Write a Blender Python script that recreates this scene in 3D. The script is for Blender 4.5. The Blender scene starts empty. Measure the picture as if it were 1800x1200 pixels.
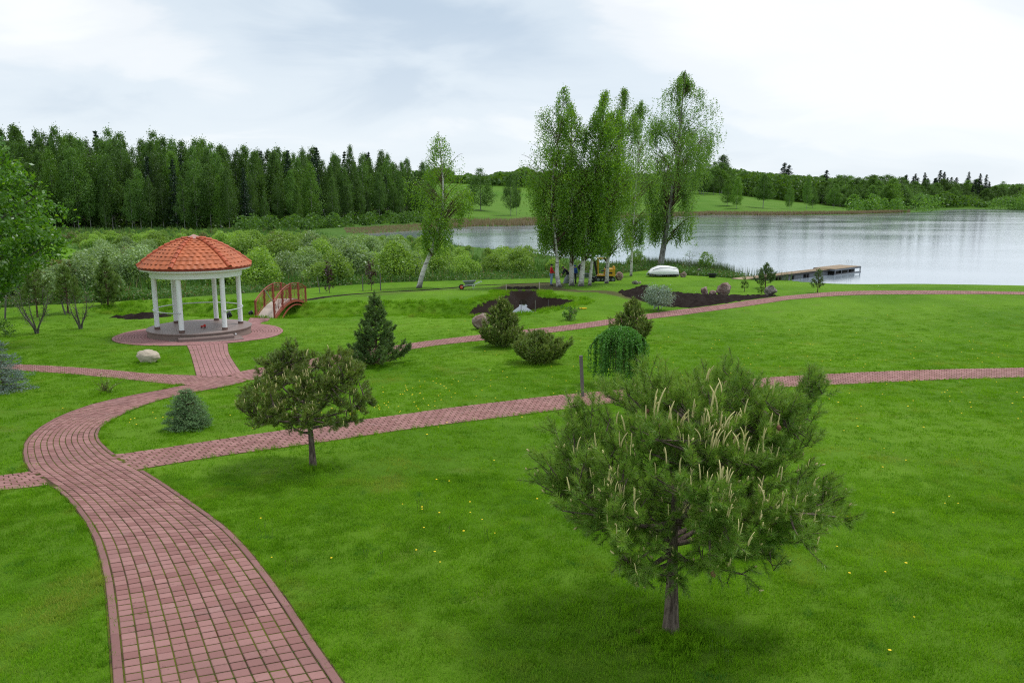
import bpy, math, random
import numpy as np
from mathutils import Matrix, Vector

# ------------------------------------------------------------------ camera, world, sun, exposure
SC = bpy.context.scene
F = 1373.0                                   # focal length in photo pixels (1800 wide)
PITCH = math.atan(248.0 / F)
SP, CP = math.sin(PITCH), math.cos(PITCH)
CAMZ = 8.0
cam_d = bpy.data.cameras.new('camera')
cam = bpy.data.objects.new('camera', cam_d)
SC.collection.objects.link(cam)
cam.location = (0, 0, CAMZ)
cam.rotation_euler = (math.pi / 2 - PITCH, 0, 0)
cam_d.sensor_fit = 'HORIZONTAL'
cam_d.sensor_width = 36.0
cam_d.lens = F / 1800.0 * 36.0
cam_d.clip_start = 0.1
cam_d.clip_end = 8000
SC.camera = cam
SC.view_settings.view_transform = 'Standard'
SC.view_settings.look = 'None'
SC.view_settings.gamma = 1
SC.view_settings.use_curve_mapping = False
SC.view_settings.exposure = 0.78
SC.cycles.use_denoising = False
SC.cycles.use_adaptive_sampling = False
SC.cycles.sample_clamp_indirect = 4.0
SC.cycles.filter_width = 1.15
SC.cycles.max_bounces = 6
SC.cycles.diffuse_bounces = 3
SC.cycles.transmission_bounces = 4
SC.cycles.transparent_max_bounces = 6
SC.cycles.caustics_reflective = False
SC.cycles.caustics_refractive = False

SUN_EL, SUN_AZ = math.radians(64), math.radians(62)      # azimuth clockwise from +Y
sun_d = bpy.data.lights.new('sun', 'SUN')
sun_d.energy = 1.4
sun_d.angle = math.radians(12)
sun_d.color = (1.0, 0.965, 0.91)
sun = bpy.data.objects.new('sun', sun_d)
SC.collection.objects.link(sun)
sun.rotation_euler = (math.pi / 2 - SUN_EL, 0, -SUN_AZ + math.pi)

world = bpy.data.worlds.new('World')
SC.world = world
world.use_nodes = True


class NT:
    """small helper around a node tree"""
    def __init__(s, tree):
        s.t = tree
        s.n = tree.nodes
        s.l = tree.links
    def add(s, typ, **kw):
        nd = s.n.new(typ)
        for k, v in kw.items():
            if k == 'inp':
                for i, val in v.items():
                    if isinstance(val, bpy.types.NodeSocket):
                        s.l.new(val, nd.inputs[i])
                    else:
                        nd.inputs[i].default_value = val
            else:
                setattr(nd, k, v)
        return nd
    def math(s, op, a, b=0.0, c=None, clamp=False):
        nd = s.add('ShaderNodeMath', operation=op, inp={0: a, 1: b})
        nd.use_clamp = clamp
        if c is not None:
            if isinstance(c, bpy.types.NodeSocket):
                s.l.new(c, nd.inputs[2])
            else:
                nd.inputs[2].default_value = c
        return nd.outputs[0]
    def mix(s, f, a, b, mode='MIX'):
        nd = s.add('ShaderNodeMixRGB', blend_type=mode)
        for i, val in ((0, f), (1, a), (2, b)):
            if isinstance(val, bpy.types.NodeSocket):
                s.l.new(val, nd.inputs[i])
            elif i == 0:
                nd.inputs[0].default_value = val
            else:
                nd.inputs[i].default_value = (*val[:3], 1)
        return nd.outputs[0]
    def ramp(s, f, stops, interp='LINEAR'):
        nd = s.add('ShaderNodeValToRGB')
        nd.color_ramp.interpolation = interp
        el = nd.color_ramp.elements
        while len(el) < len(stops):
            el.new(0.5)
        for e, (p, c) in zip(el, stops):
            e.position = p
            e.color = (c, c, c, 1) if isinstance(c, (int, float)) else (*c[:3], 1)
        s.l.new(f, nd.inputs[0])
        return nd.outputs[0]
    def noise(s, vec, scale, detail=3, rough=0.5, dist=0.0):
        nd = s.add('ShaderNodeTexNoise')
        nd.inputs['Scale'].default_value = scale
        nd.inputs['Detail'].default_value = detail
        nd.inputs['Roughness'].default_value = rough
        nd.inputs['Distortion'].default_value = dist
        if vec is not None:
            s.l.new(vec, nd.inputs['Vector'])
        return nd.outputs['Fac']


def make_sky():
    t = NT(world.node_tree)
    t.n.clear()
    out = t.add('ShaderNodeOutputWorld')
    bg = t.add('ShaderNodeBackground')
    bg.inputs[1].default_value = 0.1
    t.l.new(bg.outputs[0], out.inputs[0])
    sky = t.add('ShaderNodeTexSky', sky_type='NISHITA')
    sky.sun_disc = False
    sky.sun_elevation = SUN_EL
    sky.sun_rotation = SUN_AZ
    geo = t.add('ShaderNodeTexCoord').outputs['Generated']
    sep = t.add('ShaderNodeSeparateXYZ', inp={0: geo})
    zc = t.math('MAXIMUM', sep.outputs[2], 0.0)
    den = t.math('ADD', zc, 0.32)
    px = t.math('DIVIDE', sep.outputs[0], den)
    py = t.math('DIVIDE', sep.outputs[1], den)
    vec = t.add('ShaderNodeCombineXYZ', inp={0: px, 1: py, 2: 0.0}).outputs[0]
    mp = t.add('ShaderNodeMapping', inp={'Vector': vec})
    mp.inputs['Location'].default_value = CLOUD_OFF
    mp.inputs['Rotation'].default_value = (0, 0, 0.45)
    mp.inputs['Scale'].default_value = (0.95, 1.5, 1.0)
    big = t.noise(mp.outputs[0], 0.62, 2.5, 0.5, 0.6)
    mid = t.noise(mp.outputs[0], 1.9, 6, 0.55, 0.5)
    f = t.math('MULTIPLY_ADD', mid, 0.36, t.math('MULTIPLY', big, 0.85))
    shade = t.ramp(f, [(0.455, (0.56, 0.67, 0.79)), (0.565, (0.74, 0.83, 0.91)), (0.63, (0.91, 0.95, 0.985)), (0.72, (1.03, 1.05, 1.06))], 'EASE')
    cl = t.mix(1.0, shade, (5.85, 5.85, 5.85), 'MULTIPLY')
    # near the horizon the layers lie one behind another and even out to a pale grey white
    hz = t.ramp(zc, [(0.0, 0.8), (0.10, 0.35), (0.22, 0.0)])
    cl = t.mix(hz, cl, (5.5, 5.85, 6.15))
    col = t.mix(0.93, sky.outputs[0], cl)
    t.l.new(col, bg.inputs[0])


CLOUD_OFF = (26.056, -6.718, 0)
make_sky()

# ------------------------------------------------------------------ photo geometry


def ray(u, v):
    yc = 600.0 - v
    return np.array([u - 900.0, yc * SP + F * CP, yc * CP - F * SP])


def atz(u, v, z=0.0):
    r = ray(u, v)
    t = (z - CAMZ) / r[2]
    return np.array([r[0] * t, r[1] * t])


def seg_dist(x, y, pts, closed=False):
    """distance to a polyline"""
    pts = np.asarray(pts, float)
    n = len(pts)
    d = np.full(np.shape(x), 1e9)
    for i in range(n if closed else n - 1):
        a, b = pts[i], pts[(i + 1) % n]
        ab = b - a
        L = max(ab @ ab, 1e-9)
        s = np.clip(((x - a[0]) * ab[0] + (y - a[1]) * ab[1]) / L, 0, 1)
        d = np.minimum(d, np.hypot(x - a[0] - s * ab[0], y - a[1] - s * ab[1]))
    return d


def inside(x, y, pts):
    pts = np.asarray(pts, float)
    r = np.zeros(np.shape(x), bool)
    n = len(pts)
    j = n - 1
    for i in range(n):
        xi, yi = pts[i]
        xj, yj = pts[j]
        if yi != yj:
            c = ((yi > y) != (yj > y)) & (x < (xj - xi) * (y - yi) / (yj - yi) + xi)
            r ^= c
        j = i
    return r


def sstep(a, b, x):
    t = np.clip((x - a) / (b - a), 0, 1)
    return t * t * (3 - 2 * t)


near_shore = [(632, 412), (660, 415), (720, 420), (800, 431), (870, 438), (950, 447), (1050, 462), (1130, 466), (1200, 471),
              (1250, 475.5), (1290, 482), (1330, 489.5), (1420, 497), (1540, 509)]
far_shore = [(1800, 369.5), (1699, 367.5), (1644, 370.6), (1605, 373.7), (1489, 377.6), (1360, 378.5), (1248, 378), (1100, 384), (1000, 391),
             (920, 397), (835, 398), (750, 404.5), (690, 408), (650, 410.5)]
LAKE = [atz(*p) for p in near_shore] + [np.array(p, float) for p in ((41, 67), (52, 63), (70, 58), (100, 50), (160, 36), (300, 10), (900, -200), (1500, 500), (1000, 780))] \
    + [atz(*p) for p in far_shore]
LAKE = np.array(LAKE)
DITCH = [atz(u, v, 1.3) for u, v in ((262, 541), (330, 541), (420, 545), (510, 548), (600, 546), (700, 544), (780, 541))]
POND = np.array([atz(u, v, 1.3) for u, v in ((746, 554), (775, 549), (815, 541), (845, 532), (868, 524), (887, 519), (890, 505), (948, 505), (951, 520), (985, 523), (1008, 527), (1013, 532),
                                             (985, 541), (935, 548), (880, 552.5), (820, 556), (775, 557))])
WATER_POND = 0.50


def noise2(x, y, s, seed=0):
    k = seed * 1.7
    return (np.sin(x * s + 1.3 * np.sin(y * s * 0.7 + k) + k) + np.sin(y * s * 1.13 + 1.7 * np.sin(x * s * 0.61 + 2 * k) + 3 * k)
            + 0.5 * np.sin((x + y) * s * 2.1 + k * 5)) / 2.5


def pond_d(x, y):
    """signed distance to the pond rim, positive inside"""
    return np.where(inside(x, y, POND), 1.0, -1.0) * seg_dist(x, y, POND, True) + 0.12 * noise2(x, y, 2.1, 3)


def gz(x, y):
    x = np.asarray(x, float)
    y = np.asarray(y, float)
    base = np.interp(y, [-60, 0, 7.8, 15.5, 27, 38, 46, 52, 60, 69, 75, 90, 150, 200, 320], [4.4, 3.3, 2.85, 2.5, 1.85, 1.42, 1.3, 1.4, 1.05, 0.72, 0.54, 0.5, 0.5, 0.5, 0.6])
    base = base + 0.42 * sstep(16, 34, x) * sstep(30, 52, y) * (1 - sstep(70, 90, y))
    base = base + 0.035 * noise2(x, y, 0.16, 1) * sstep(4, 20, y) + 0.01 * noise2(x, y, 0.7, 2)
    d = seg_dist(x, y, LAKE, True)
    ins = inside(x, y, LAKE)
    w = 9.0 - 3.0 * sstep(26, 40, x)
    near = np.where(ins, -0.22 * np.minimum(d, 12), base * (0.12 + 0.88 * sstep(0, 1, d / w)))
    # far hills
    az = x / np.maximum(y, 1.0)
    A = np.interp(az, [-1.2, -0.5, -0.18, -0.09, 0.02, 0.26, 0.36, 0.46, 0.66, 1.0], [3, 3, 4, 19, 19, 15, 9, 5.5, 5, 8])
    hill = A * sstep(0, 210, d) * sstep(200, 330, y) * (1 + 0.12 * noise2(x, y, 0.012, 5))
    hill = hill + 16 * sstep(260, 1500, d) * sstep(300, 900, y)
    z = np.where(ins, near, near + hill)
    # ditch and pond
    dd = seg_dist(x, y, DITCH)
    z = z - 1.05 * (1 - sstep(0.5, 3.0, dd))
    q = pond_d(x, y)
    z = np.where(q > -0.6, np.minimum(z, 1.36 - 1.15 * sstep(-0.35, 1.7, q)), z)
    return z


def gzs(x, y):
    return float(gz(np.array([x]), np.array([y]))[0])


_TS = np.concatenate([np.arange(3, 120, 0.1), np.geomspace(120, 2500, 700)])


def at(u, v):
    """point of the ground seen at photo pixel (u, v)"""
    r = ray(u, v)
    t = _TS / r[1]
    X, Y, Z = r[0] * t, r[1] * t, CAMZ + r[2] * t
    dz = Z - gz(X, Y)
    k = np.argmax(dz < 0)
    if k == 0:
        k = len(t) - 1
    s = dz[k - 1] / max(dz[k - 1] - dz[k], 1e-9)
    tt = t[k - 1] + s * (t[k] - t[k - 1])
    x, y = r[0] * tt, r[1] * tt
    return np.array([x, y, max(gzs(x, y), -0.4)])


def mpp(p):
    """metres per photo pixel at a ground point"""
    return (p[1] * CP + (CAMZ - p[2]) * SP) / F


# ------------------------------------------------------------------ mesh helpers
def nrm(a):
    return a / np.maximum(np.linalg.norm(a, axis=-1, keepdims=True), 1e-9)


def mesh_np(name, V, Fs, smooth=False):
    V = np.asarray(V, np.float32).reshape(-1, 3)
    if not isinstance(Fs, list):
        Fs = [Fs]
    Fs = [np.asarray(f, np.int32) for f in Fs if len(f)]
    me = bpy.data.meshes.new(name)
    me.vertices.add(len(V))
    me.vertices.foreach_set('co', V.ravel())
    loops = np.concatenate([f.ravel() for f in Fs])
    tot = np.concatenate([np.full(len(f), f.shape[1], np.int32) for f in Fs])
    st = np.concatenate([[0], np.cumsum(tot)[:-1]]).astype(np.int32)
    me.loops.add(len(loops))
    me.loops.foreach_set('vertex_index', loops)
    me.polygons.add(len(tot))
    me.polygons.foreach_set('loop_start', st)
    me.polygons.foreach_set('loop_total', tot)
    me.polygons.foreach_set('use_smooth', np.full(len(tot), smooth, bool))
    me.update(calc_edges=True)
    me.validate()
    return me


class MB:
    """collects shapes into one mesh"""
    def __init__(s):
        s.V, s.F, s.n = [], {}, 0
    def add(s, V, Fc):
        V = np.asarray(V, float).reshape(-1, 3)
        if not isinstance(Fc, list) or (len(Fc) and not hasattr(Fc[0], '__len__')):
            Fc = [Fc]
        if len(Fc) and isinstance(Fc[0], (list, tuple)) and len(Fc[0]) and not hasattr(Fc[0][0], '__len__'):
            Fc = [Fc]
        for f in Fc:
            groups = {}
            if isinstance(f, np.ndarray):
                groups[f.shape[1]] = f
            else:
                for q in f:
                    groups.setdefault(len(q), []).append(q)
            for k, g in groups.items():
                s.F.setdefault(k, []).append(np.asarray(g, np.int64) + s.n)
        s.V.append(V)
        s.n += len(V)
        return s
    def box(s, c, size, rz=0.0, taper=1.0, M=None):
        x, y, z = size[0] / 2, size[1] / 2, size[2] / 2
        P = np.array([[-x, -y, -z], [x, -y, -z], [x, y, -z], [-x, y, -z], [-x * taper, -y * taper, z], [x * taper, -y * taper, z], [x * taper, y * taper, z], [-x * taper, y * taper, z]])
        if M is not None:
            P = P @ np.asarray(M).T
        if rz:
            c_, s_ = math.cos(rz), math.sin(rz)
            P = P @ np.array([[c_, s_, 0], [-s_, c_, 0], [0, 0, 1]])
        return s.add(P + np.asarray(c, float), [[(0, 3, 2, 1), (4, 5, 6, 7), (0, 1, 5, 4), (1, 2, 6, 5), (2, 3, 7, 6), (3, 0, 4, 7)]])
    def bar(s, a, b, w, h=None):
        """box from a to b"""
        a, b = np.asarray(a, float), np.asarray(b, float)
        h = h or w
        d = nrm(b - a)
        up = np.array([0, 0, 1.0]) if abs(d[2]) < 0.95 else np.array([0, 1.0, 0])
        sd = nrm(np.cross(d, up))
        u2 = np.cross(sd, d)
        P = [p + sd * w / 2 * i + u2 * h / 2 * j for p in (a, b) for i, j in ((-1, -1), (1, -1), (1, 1), (-1, 1))]
        return s.add(P, [[(0, 1, 2, 3), (7, 6, 5, 4), (0, 4, 5, 1), (1, 5, 6, 2), (2, 6, 7, 3), (3, 7, 4, 0)]])
    def tube(s, P, R, n=8, cap=True):
        P = np.asarray(P, float)
        R = np.broadcast_to(np.asarray(R, float), (len(P),))
        T = np.gradient(P, axis=0)
        T = nrm(T)
        ref = np.array([0.0, 0, 1]) if abs(T[:, 2]).mean() < 0.8 else np.array([1.0, 0, 0])
        A = nrm(np.cross(T, ref))
        B = np.cross(T, A)
        a = np.arange(n) / n * 2 * math.pi
        V = P[:, None] + R[:, None, None] * (A[:, None] * np.cos(a)[None, :, None] + B[:, None] * np.sin(a)[None, :, None])
        m = len(P)
        i = np.arange(m - 1)[:, None] * n
        j = np.arange(n)[None]
        k = (j + 1) % n
        Fq = np.stack([i + j, i + k, i + n + k, i + n + j], -1).reshape(-1, 4)
        s.add(V.reshape(-1, 3), Fq)
        if cap and n > 2:
            s.F.setdefault(n, []).append(np.array([list(range(n))[::-1], [(m - 1) * n + q for q in range(n)]]) + s.n - m * n)
        return s
    def lathe(s, prof, n=24, c=(0, 0, 0), a0=0.0, a1=2 * math.pi):
        prof = np.asarray(prof, float)
        full = abs(a1 - a0 - 2 * math.pi) < 1e-6
        a = a0 + (a1 - a0) * np.arange(n if full else n + 1) / n
        m = len(a)
        V = np.stack([prof[:, None, 0] * np.cos(a), prof[:, None, 0] * np.sin(a), np.broadcast_to(prof[:, None, 1], (len(prof), m))], -1) + np.asarray(c)
        i = np.arange(len(prof) - 1)[:, None] * m
        j = np.arange(m if full else m - 1)[None]
        k = (j + 1) % m
        s.add(V.reshape(-1, 3), np.stack([i + j, i + k, i + m + k, i + m + j], -1).reshape(-1, 4))
        return s
    def mesh(s, name, smooth=False):
        return mesh_np(name, np.concatenate(s.V), [np.concatenate(v) for v in s.F.values()], smooth)


COL = SC.collection


def obj(name, me, mat, parent=None, loc=None, smooth=False, rot=None, scale=None):
    if isinstance(me, MB):
        me = me.mesh(name, smooth)
    if mat is not None and not me.materials:
        for m in (mat if isinstance(mat, (list, tuple)) else [mat]):
            me.materials.append(m)
    o = bpy.data.objects.new(name, me)
    COL.objects.link(o)
    o.parent = parent
    if loc is not None:
        o.location = loc
    if rot is not None:
        o.rotation_euler = rot
    if scale is not None:
        o.scale = scale if hasattr(scale, '__len__') else (scale,) * 3
    return o


def tag(o, label, cat, group=None):
    o['label'] = label
    o['category'] = cat
    if group:
        o['group'] = group
    return o


def thing(name, label, cat, loc=(0, 0, 0), rz=0.0, group=None, scale=1.0):
    o = bpy.data.objects.new(name, None)
    o.empty_display_size = 0.2
    COL.objects.link(o)
    o.location = loc
    o.rotation_euler = (0, 0, rz)
    o.scale = scale if hasattr(scale, '__len__') else (scale,) * 3
    return tag(o, label, cat, group)


def struct(name, me, mat, **kw):
    o = obj(name, me, mat, **kw)
    o['kind'] = 'structure'
    return o


def stuff(name, me, mat, parent=None, label=None, cat=None, **kw):
    o = obj(name, me, mat, parent, **kw)
    o['kind'] = 'stuff'
    if parent is None:
        tag(o, label, cat)
    return o


def dup(root, loc, rz=0.0, scale=1.0, label=None, group=None):
    r = root.copy()
    COL.objects.link(r)
    r.location = loc
    r.rotation_euler = (0, 0, rz)
    r.scale = scale if hasattr(scale, '__len__') else (scale,) * 3
    if label:
        r['label'] = label
    if group:
        r['group'] = group
    for ch in list(root.children):
        c = ch.copy()
        COL.objects.link(c)
        c.parent = r
        for g in list(ch.children):
            d = g.copy()
            COL.objects.link(d)
            d.parent = c
    return r


# ------------------------------------------------------------------ materials
def new_mat(name):
    m = bpy.data.materials.new(name)
    m.use_nodes = True
    t = NT(m.node_tree)
    t.n.clear()
    t.out = t.add('ShaderNodeOutputMaterial')
    t.geo = t.add('ShaderNodeNewGeometry')
    t.tc = t.add('ShaderNodeTexCoord')
    t.oi = t.add('ShaderNodeObjectInfo')
    return m, t


def rnd(t):
    """a random number that differs per piece and per object"""
    return t.math('FRACT', t.math('ADD', t.geo.outputs['Random Per Island'], t.oi.outputs['Random']))


def finish(t, col, rough=0.8, bump=None, bstr=0.3, bdist=0.02, spec=0.3, metal=0.0):
    b = t.add('ShaderNodeBsdfPrincipled')
    if isinstance(col, bpy.types.NodeSocket):
        t.l.new(col, b.inputs['Base Color'])
    else:
        b.inputs['Base Color'].default_value = (*col, 1)
    b.inputs['Specular IOR Level'].default_value = spec
    b.inputs['Metallic'].default_value = metal
    if isinstance(rough, bpy.types.NodeSocket):
        t.l.new(rough, b.inputs['Roughness'])
    else:
        b.inputs['Roughness'].default_value = rough
    if bump is not None:
        bn = t.add('ShaderNodeBump')
        bn.inputs['Strength'].default_value = bstr
        bn.inputs['Distance'].default_value = bdist
        t.l.new(bump, bn.inputs['Height'])
        t.l.new(bn.outputs[0], b.inputs['Normal'])
    t.l.new(b.outputs[0], t.out.inputs[0])
    return b


def plain(name, col, rough=0.7, var=0.18, scale=6.0, bump=0.15, bdist=0.01, spec=0.3, metal=0.0, coord='Object', per=0.0):
    m, t = new_mat(name)
    v = t.tc.outputs[coord]
    n = t.noise(v, scale, 6, 0.6)
    n2 = t.noise(v, scale * 7, 4, 0.6)
    k = t.math('MULTIPLY_ADD', n, 2 * var, 1 - var)
    k = t.math('MULTIPLY', k, t.math('MULTIPLY_ADD', n2, var, 1 - var / 2))
    if per:
        k = t.math('MULTIPLY', k, t.math('MULTIPLY_ADD', rnd(t), 2 * per, 1 - per))
    kk = t.add('ShaderNodeCombineXYZ', inp={0: k, 1: k, 2: k}).outputs[0]
    c = t.mix(1.0, col, kk, 'MULTIPLY')
    finish(t, c, rough, n2, bump, bdist, spec, metal)
    return m


def foliage(name, c1, c2, c3=None, trans=0.35, per_obj=0.25, gloss=0.05, rough=0.45, lumps=0.0):
    """leaves: colour varies from leaf to leaf, from clump to clump and from plant to plant"""
    m, t = new_mat(name)
    r = t.geo.outputs['Random Per Island']
    cl = t.noise(t.tc.outputs['Object'], 1.1, 3, 0.6)
    cl = t.ramp(cl, [(0.36, 0.0), (0.64, 1.0)])
    f = t.math('MULTIPLY_ADD', cl, 0.5, t.math('MULTIPLY', r, 0.5))
    c = t.mix(f, c1, c2)
    if c3 is not None:
        c = t.mix(t.ramp(r, [(0.86, 0.0), (0.94, 1.0)]), c, c3)
    k = t.math('MULTIPLY_ADD', t.oi.outputs['Random'], 2 * per_obj, 1 - per_obj)
    kk = t.add('ShaderNodeCombineXYZ', inp={0: k, 1: k, 2: k}).outputs[0]
    c = t.mix(1.0, c, kk, 'MULTIPLY')
    d = t.add('ShaderNodeBsdfDiffuse', inp={0: c})
    tr = t.add('ShaderNodeBsdfTranslucent')
    t.l.new(t.mix(1.0, c, (1.25, 1.25, 0.6), 'MULTIPLY'), tr.inputs[0])
    g = t.add('ShaderNodeBsdfGlossy', inp={'Roughness': rough})
    g.inputs[0].default_value = (0.9, 0.95, 1, 1)
    m1 = t.add('ShaderNodeMixShader', inp={0: trans, 1: d.outputs[0], 2: tr.outputs[0]})
    m2 = t.add('ShaderNodeMixShader', inp={0: gloss, 1: m1.outputs[0], 2: g.outputs[0]})
    t.l.new(m2.outputs[0], t.out.inputs[0])
    return m


def bark(name, c1, c2, scale=9.0, stretch=(1, 1, 0.25), bstr=0.6, bdist=0.02):
    m, t = new_mat(name)
    mp = t.add('ShaderNodeMapping', inp={'Vector': t.tc.outputs['Object']})
    mp.inputs['Scale'].default_value = stretch
    n = t.noise(mp.outputs[0], scale, 6, 0.65, 0.4)
    c = t.mix(t.ramp(n, [(0.38, 0.0), (0.62, 1.0)]), c1, c2)
    finish(t, c, 0.9, n, bstr, bdist, 0.15)
    return m


def stone(name, c1, c2):
    m, t = new_mat(name)
    P = t.tc.outputs['Object']
    n = t.noise(P, 1.6, 7, 0.65, 0.6)
    n2 = t.noise(P, 14, 5, 0.7)
    c = t.mix(t.ramp(n, [(0.40, 0.0), (0.60, 1.0)]), c1, c2)
    c = t.mix(t.math('MULTIPLY', t.ramp(n2, [(0.52, 0.0), (0.62, 1.0)]), 0.6), c, (0.10, 0.095, 0.08))
    finish(t, c, 0.9, t.math('MULTIPLY_ADD', n, 1.0, n2), 0.8, 0.06, 0.15)
    return m


def birch_bark(name):
    m, t = new_mat(name)
    mp = t.add('ShaderNodeMapping', inp={'Vector': t.tc.outputs['Object']})
    mp.inputs['Scale'].default_value = (1.4, 1.4, 9.0)
    n = t.noise(mp.outputs[0], 1.0, 4, 0.6, 0.8)
    n2 = t.noise(t.tc.outputs['Object'], 1.3, 4, 0.6)
    c = t.mix(t.ramp(n, [(0.57, 0.0), (0.62, 1.0)]), (0.62, 0.60, 0.57), (0.045, 0.04, 0.038))
    sep = t.add('ShaderNodeSeparateXYZ', inp={0: t.tc.outputs['Object']})
    low = t.math('MULTIPLY', t.ramp(t.math('DIVIDE', sep.outputs[2], 2.2), [(0.0, 1.0), (0.5, 0.0)]), t.ramp(n2, [(0.40, 0.0), (0.52, 1.0)]))
    c = t.mix(low, c, (0.06, 0.055, 0.05))
    finish(t, c, 0.75, n, 0.3, 0.01, 0.2)
    return m


def make_ground_mat():
    m, t = new_mat('ground_cover')
    P = t.tc.outputs['Object']
    att = t.add('ShaderNodeVertexColor', layer_name='zone')
    zs = t.add('ShaderNodeSeparateColor', inp={0: att.outputs[0]})
    n1 = t.noise(P, 0.16, 4, 0.55)
    n2 = t.noise(P, 1.1, 5, 0.6)
    n3 = t.noise(P, 9.0, 5, 0.7)
    n4 = t.noise(P, 60.0, 3, 0.7)
    # mowing stripes: faint broad bands
    wv = t.add('ShaderNodeTexWave', inp={'Vector': P})
    wv.inputs['Scale'].default_value = 0.22
    wv.inputs['Distortion'].default_value = 3.0
    wv.inputs['Detail'].default_value = 2.0
    wv.inputs['Detail Scale'].default_value = 0.25
    lawn = t.mix(t.ramp(n1, [(0.35, 0), (0.65, 1)]), (0.075, 0.185, 0.007), (0.135, 0.275, 0.016))
    lawn = t.mix(t.math('MULTIPLY', t.ramp(n2, [(0.45, 0), (0.7, 1)]), 0.45), lawn, (0.135, 0.270, 0.022))
    lawn = t.mix(t.math('MULTIPLY', t.ramp(t.noise(P, 0.75, 3, 0.6), [(0.60, 0), (0.74, 1)]), 0.45), lawn, (0.17, 0.215, 0.05))
    k = t.math('MULTIPLY_ADD', n3, 0.5, 0.75)
    k = t.math('MULTIPLY', k, t.math('MULTIPLY_ADD', n4, 0.8, 0.6))
    k = t.math('MULTIPLY', k, t.math('MULTIPLY_ADD', wv.outputs['Fac'], 0.05, 0.975))
    kk = t.add('ShaderNodeCombineXYZ', inp={0: k, 1: k, 2: k}).outputs[0]
    lawn = t.mix(1.0, lawn, kk, 'MULTIPLY')
    # rough meadow and marsh floor
    mead = t.mix(t.ramp(n2, [(0.35, 0), (0.65, 1)]), (0.045, 0.11, 0.014), (0.085, 0.17, 0.03))
    mead = t.mix(t.math('MULTIPLY', t.ramp(t.noise(P, 0.045, 5, 0.65), [(0.5, 0), (0.7, 1)]), 0.35), mead, (0.13, 0.17, 0.04))
    mead = t.mix(1.0, mead, kk, 'MULTIPLY')
    soil = t.mix(n3, (0.010, 0.007, 0.006), (0.032, 0.020, 0.015))
    worn = t.mix(n3, (0.075, 0.075, 0.028), (0.11, 0.10, 0.045))
    edge = t.math('MULTIPLY_ADD', t.noise(P, 2.6, 5, 0.7), 0.9, -0.45)
    fm = t.ramp(t.math('ADD', zs.outputs[1], t.math('MULTIPLY', edge, 0.4)), [(0.4, 0), (0.6, 1)])
    fs = t.ramp(t.math('ADD', zs.outputs[0], t.math('MULTIPLY', edge, 0.8)), [(0.46, 0), (0.56, 1)])
    fw = t.ramp(t.math('ADD', zs.outputs[2], t.math('MULTIPLY', edge, 0.9)), [(0.35, 0), (0.75, 1)])
    sp = t.add('ShaderNodeSeparateXYZ', inp={0: P})
    far = t.ramp(t.math('DIVIDE', sp.outputs[1], 400.0), [(0.4, 0.0), (0.62, 1.0)])
    fld = t.mix(t.ramp(t.noise(P, 0.03, 5, 0.6), [(0.35, 0), (0.7, 1)]), (0.060, 0.150, 0.014), (0.105, 0.190, 0.032))
    lawn = t.mix(t.math('MULTIPLY', far, 0.8), lawn, fld)
    c = t.mix(fm, lawn, mead)
    c = t.mix(fw, c, worn)
    c = t.mix(fs, c, soil)
    h = t.math('MULTIPLY_ADD', n3, 0.7, n4)
    finish(t, c, 0.95, h, 0.9, 0.05, 0.1)
    return m


def make_water_mat(name, base, rough, bscale, bstr, ior=1.33, tint=(0.93, 0.96, 1.0)):
    m, t = new_mat(name)
    P = t.tc.outputs['Object']
    mp = t.add('ShaderNodeMapping', inp={'Vector': P})
    mp.inputs['Scale'].default_value = (1.0, 2.2, 1.0)
    a = t.noise(mp.outputs[0], bscale, 3, 0.55)
    # calm streaks and rippled bands
    band = t.ramp(t.noise(mp.outputs[0], 0.02, 4, 0.55, 0.5), [(0.30, 0.25), (0.70, 1.0)])
    bn = t.add('ShaderNodeBump', inp={'Height': a})
    bn.inputs['Distance'].default_value = 0.05
    t.l.new(t.math('MULTIPLY', band, bstr), bn.inputs['Strength'])
    fr = t.add('ShaderNodeFresnel', inp={'Normal': bn.outputs[0]})
    fr.inputs['IOR'].default_value = ior
    d = t.add('ShaderNodeBsdfDiffuse')
    d.inputs[0].default_value = (*base, 1)
    g = t.add('ShaderNodeBsdfGlossy', inp={'Normal': bn.outputs[0]})
    g.inputs[0].default_value = (*tint, 1)
    t.l.new(t.math('MULTIPLY_ADD', band, rough, rough * 0.35), g.inputs['Roughness'])
    mx = t.add('ShaderNodeMixShader', inp={0: fr.outputs[0], 1: d.outputs[0], 2: g.outputs[0]})
    t.l.new(mx.outputs[0], t.out.inputs[0])
    return m


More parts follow.
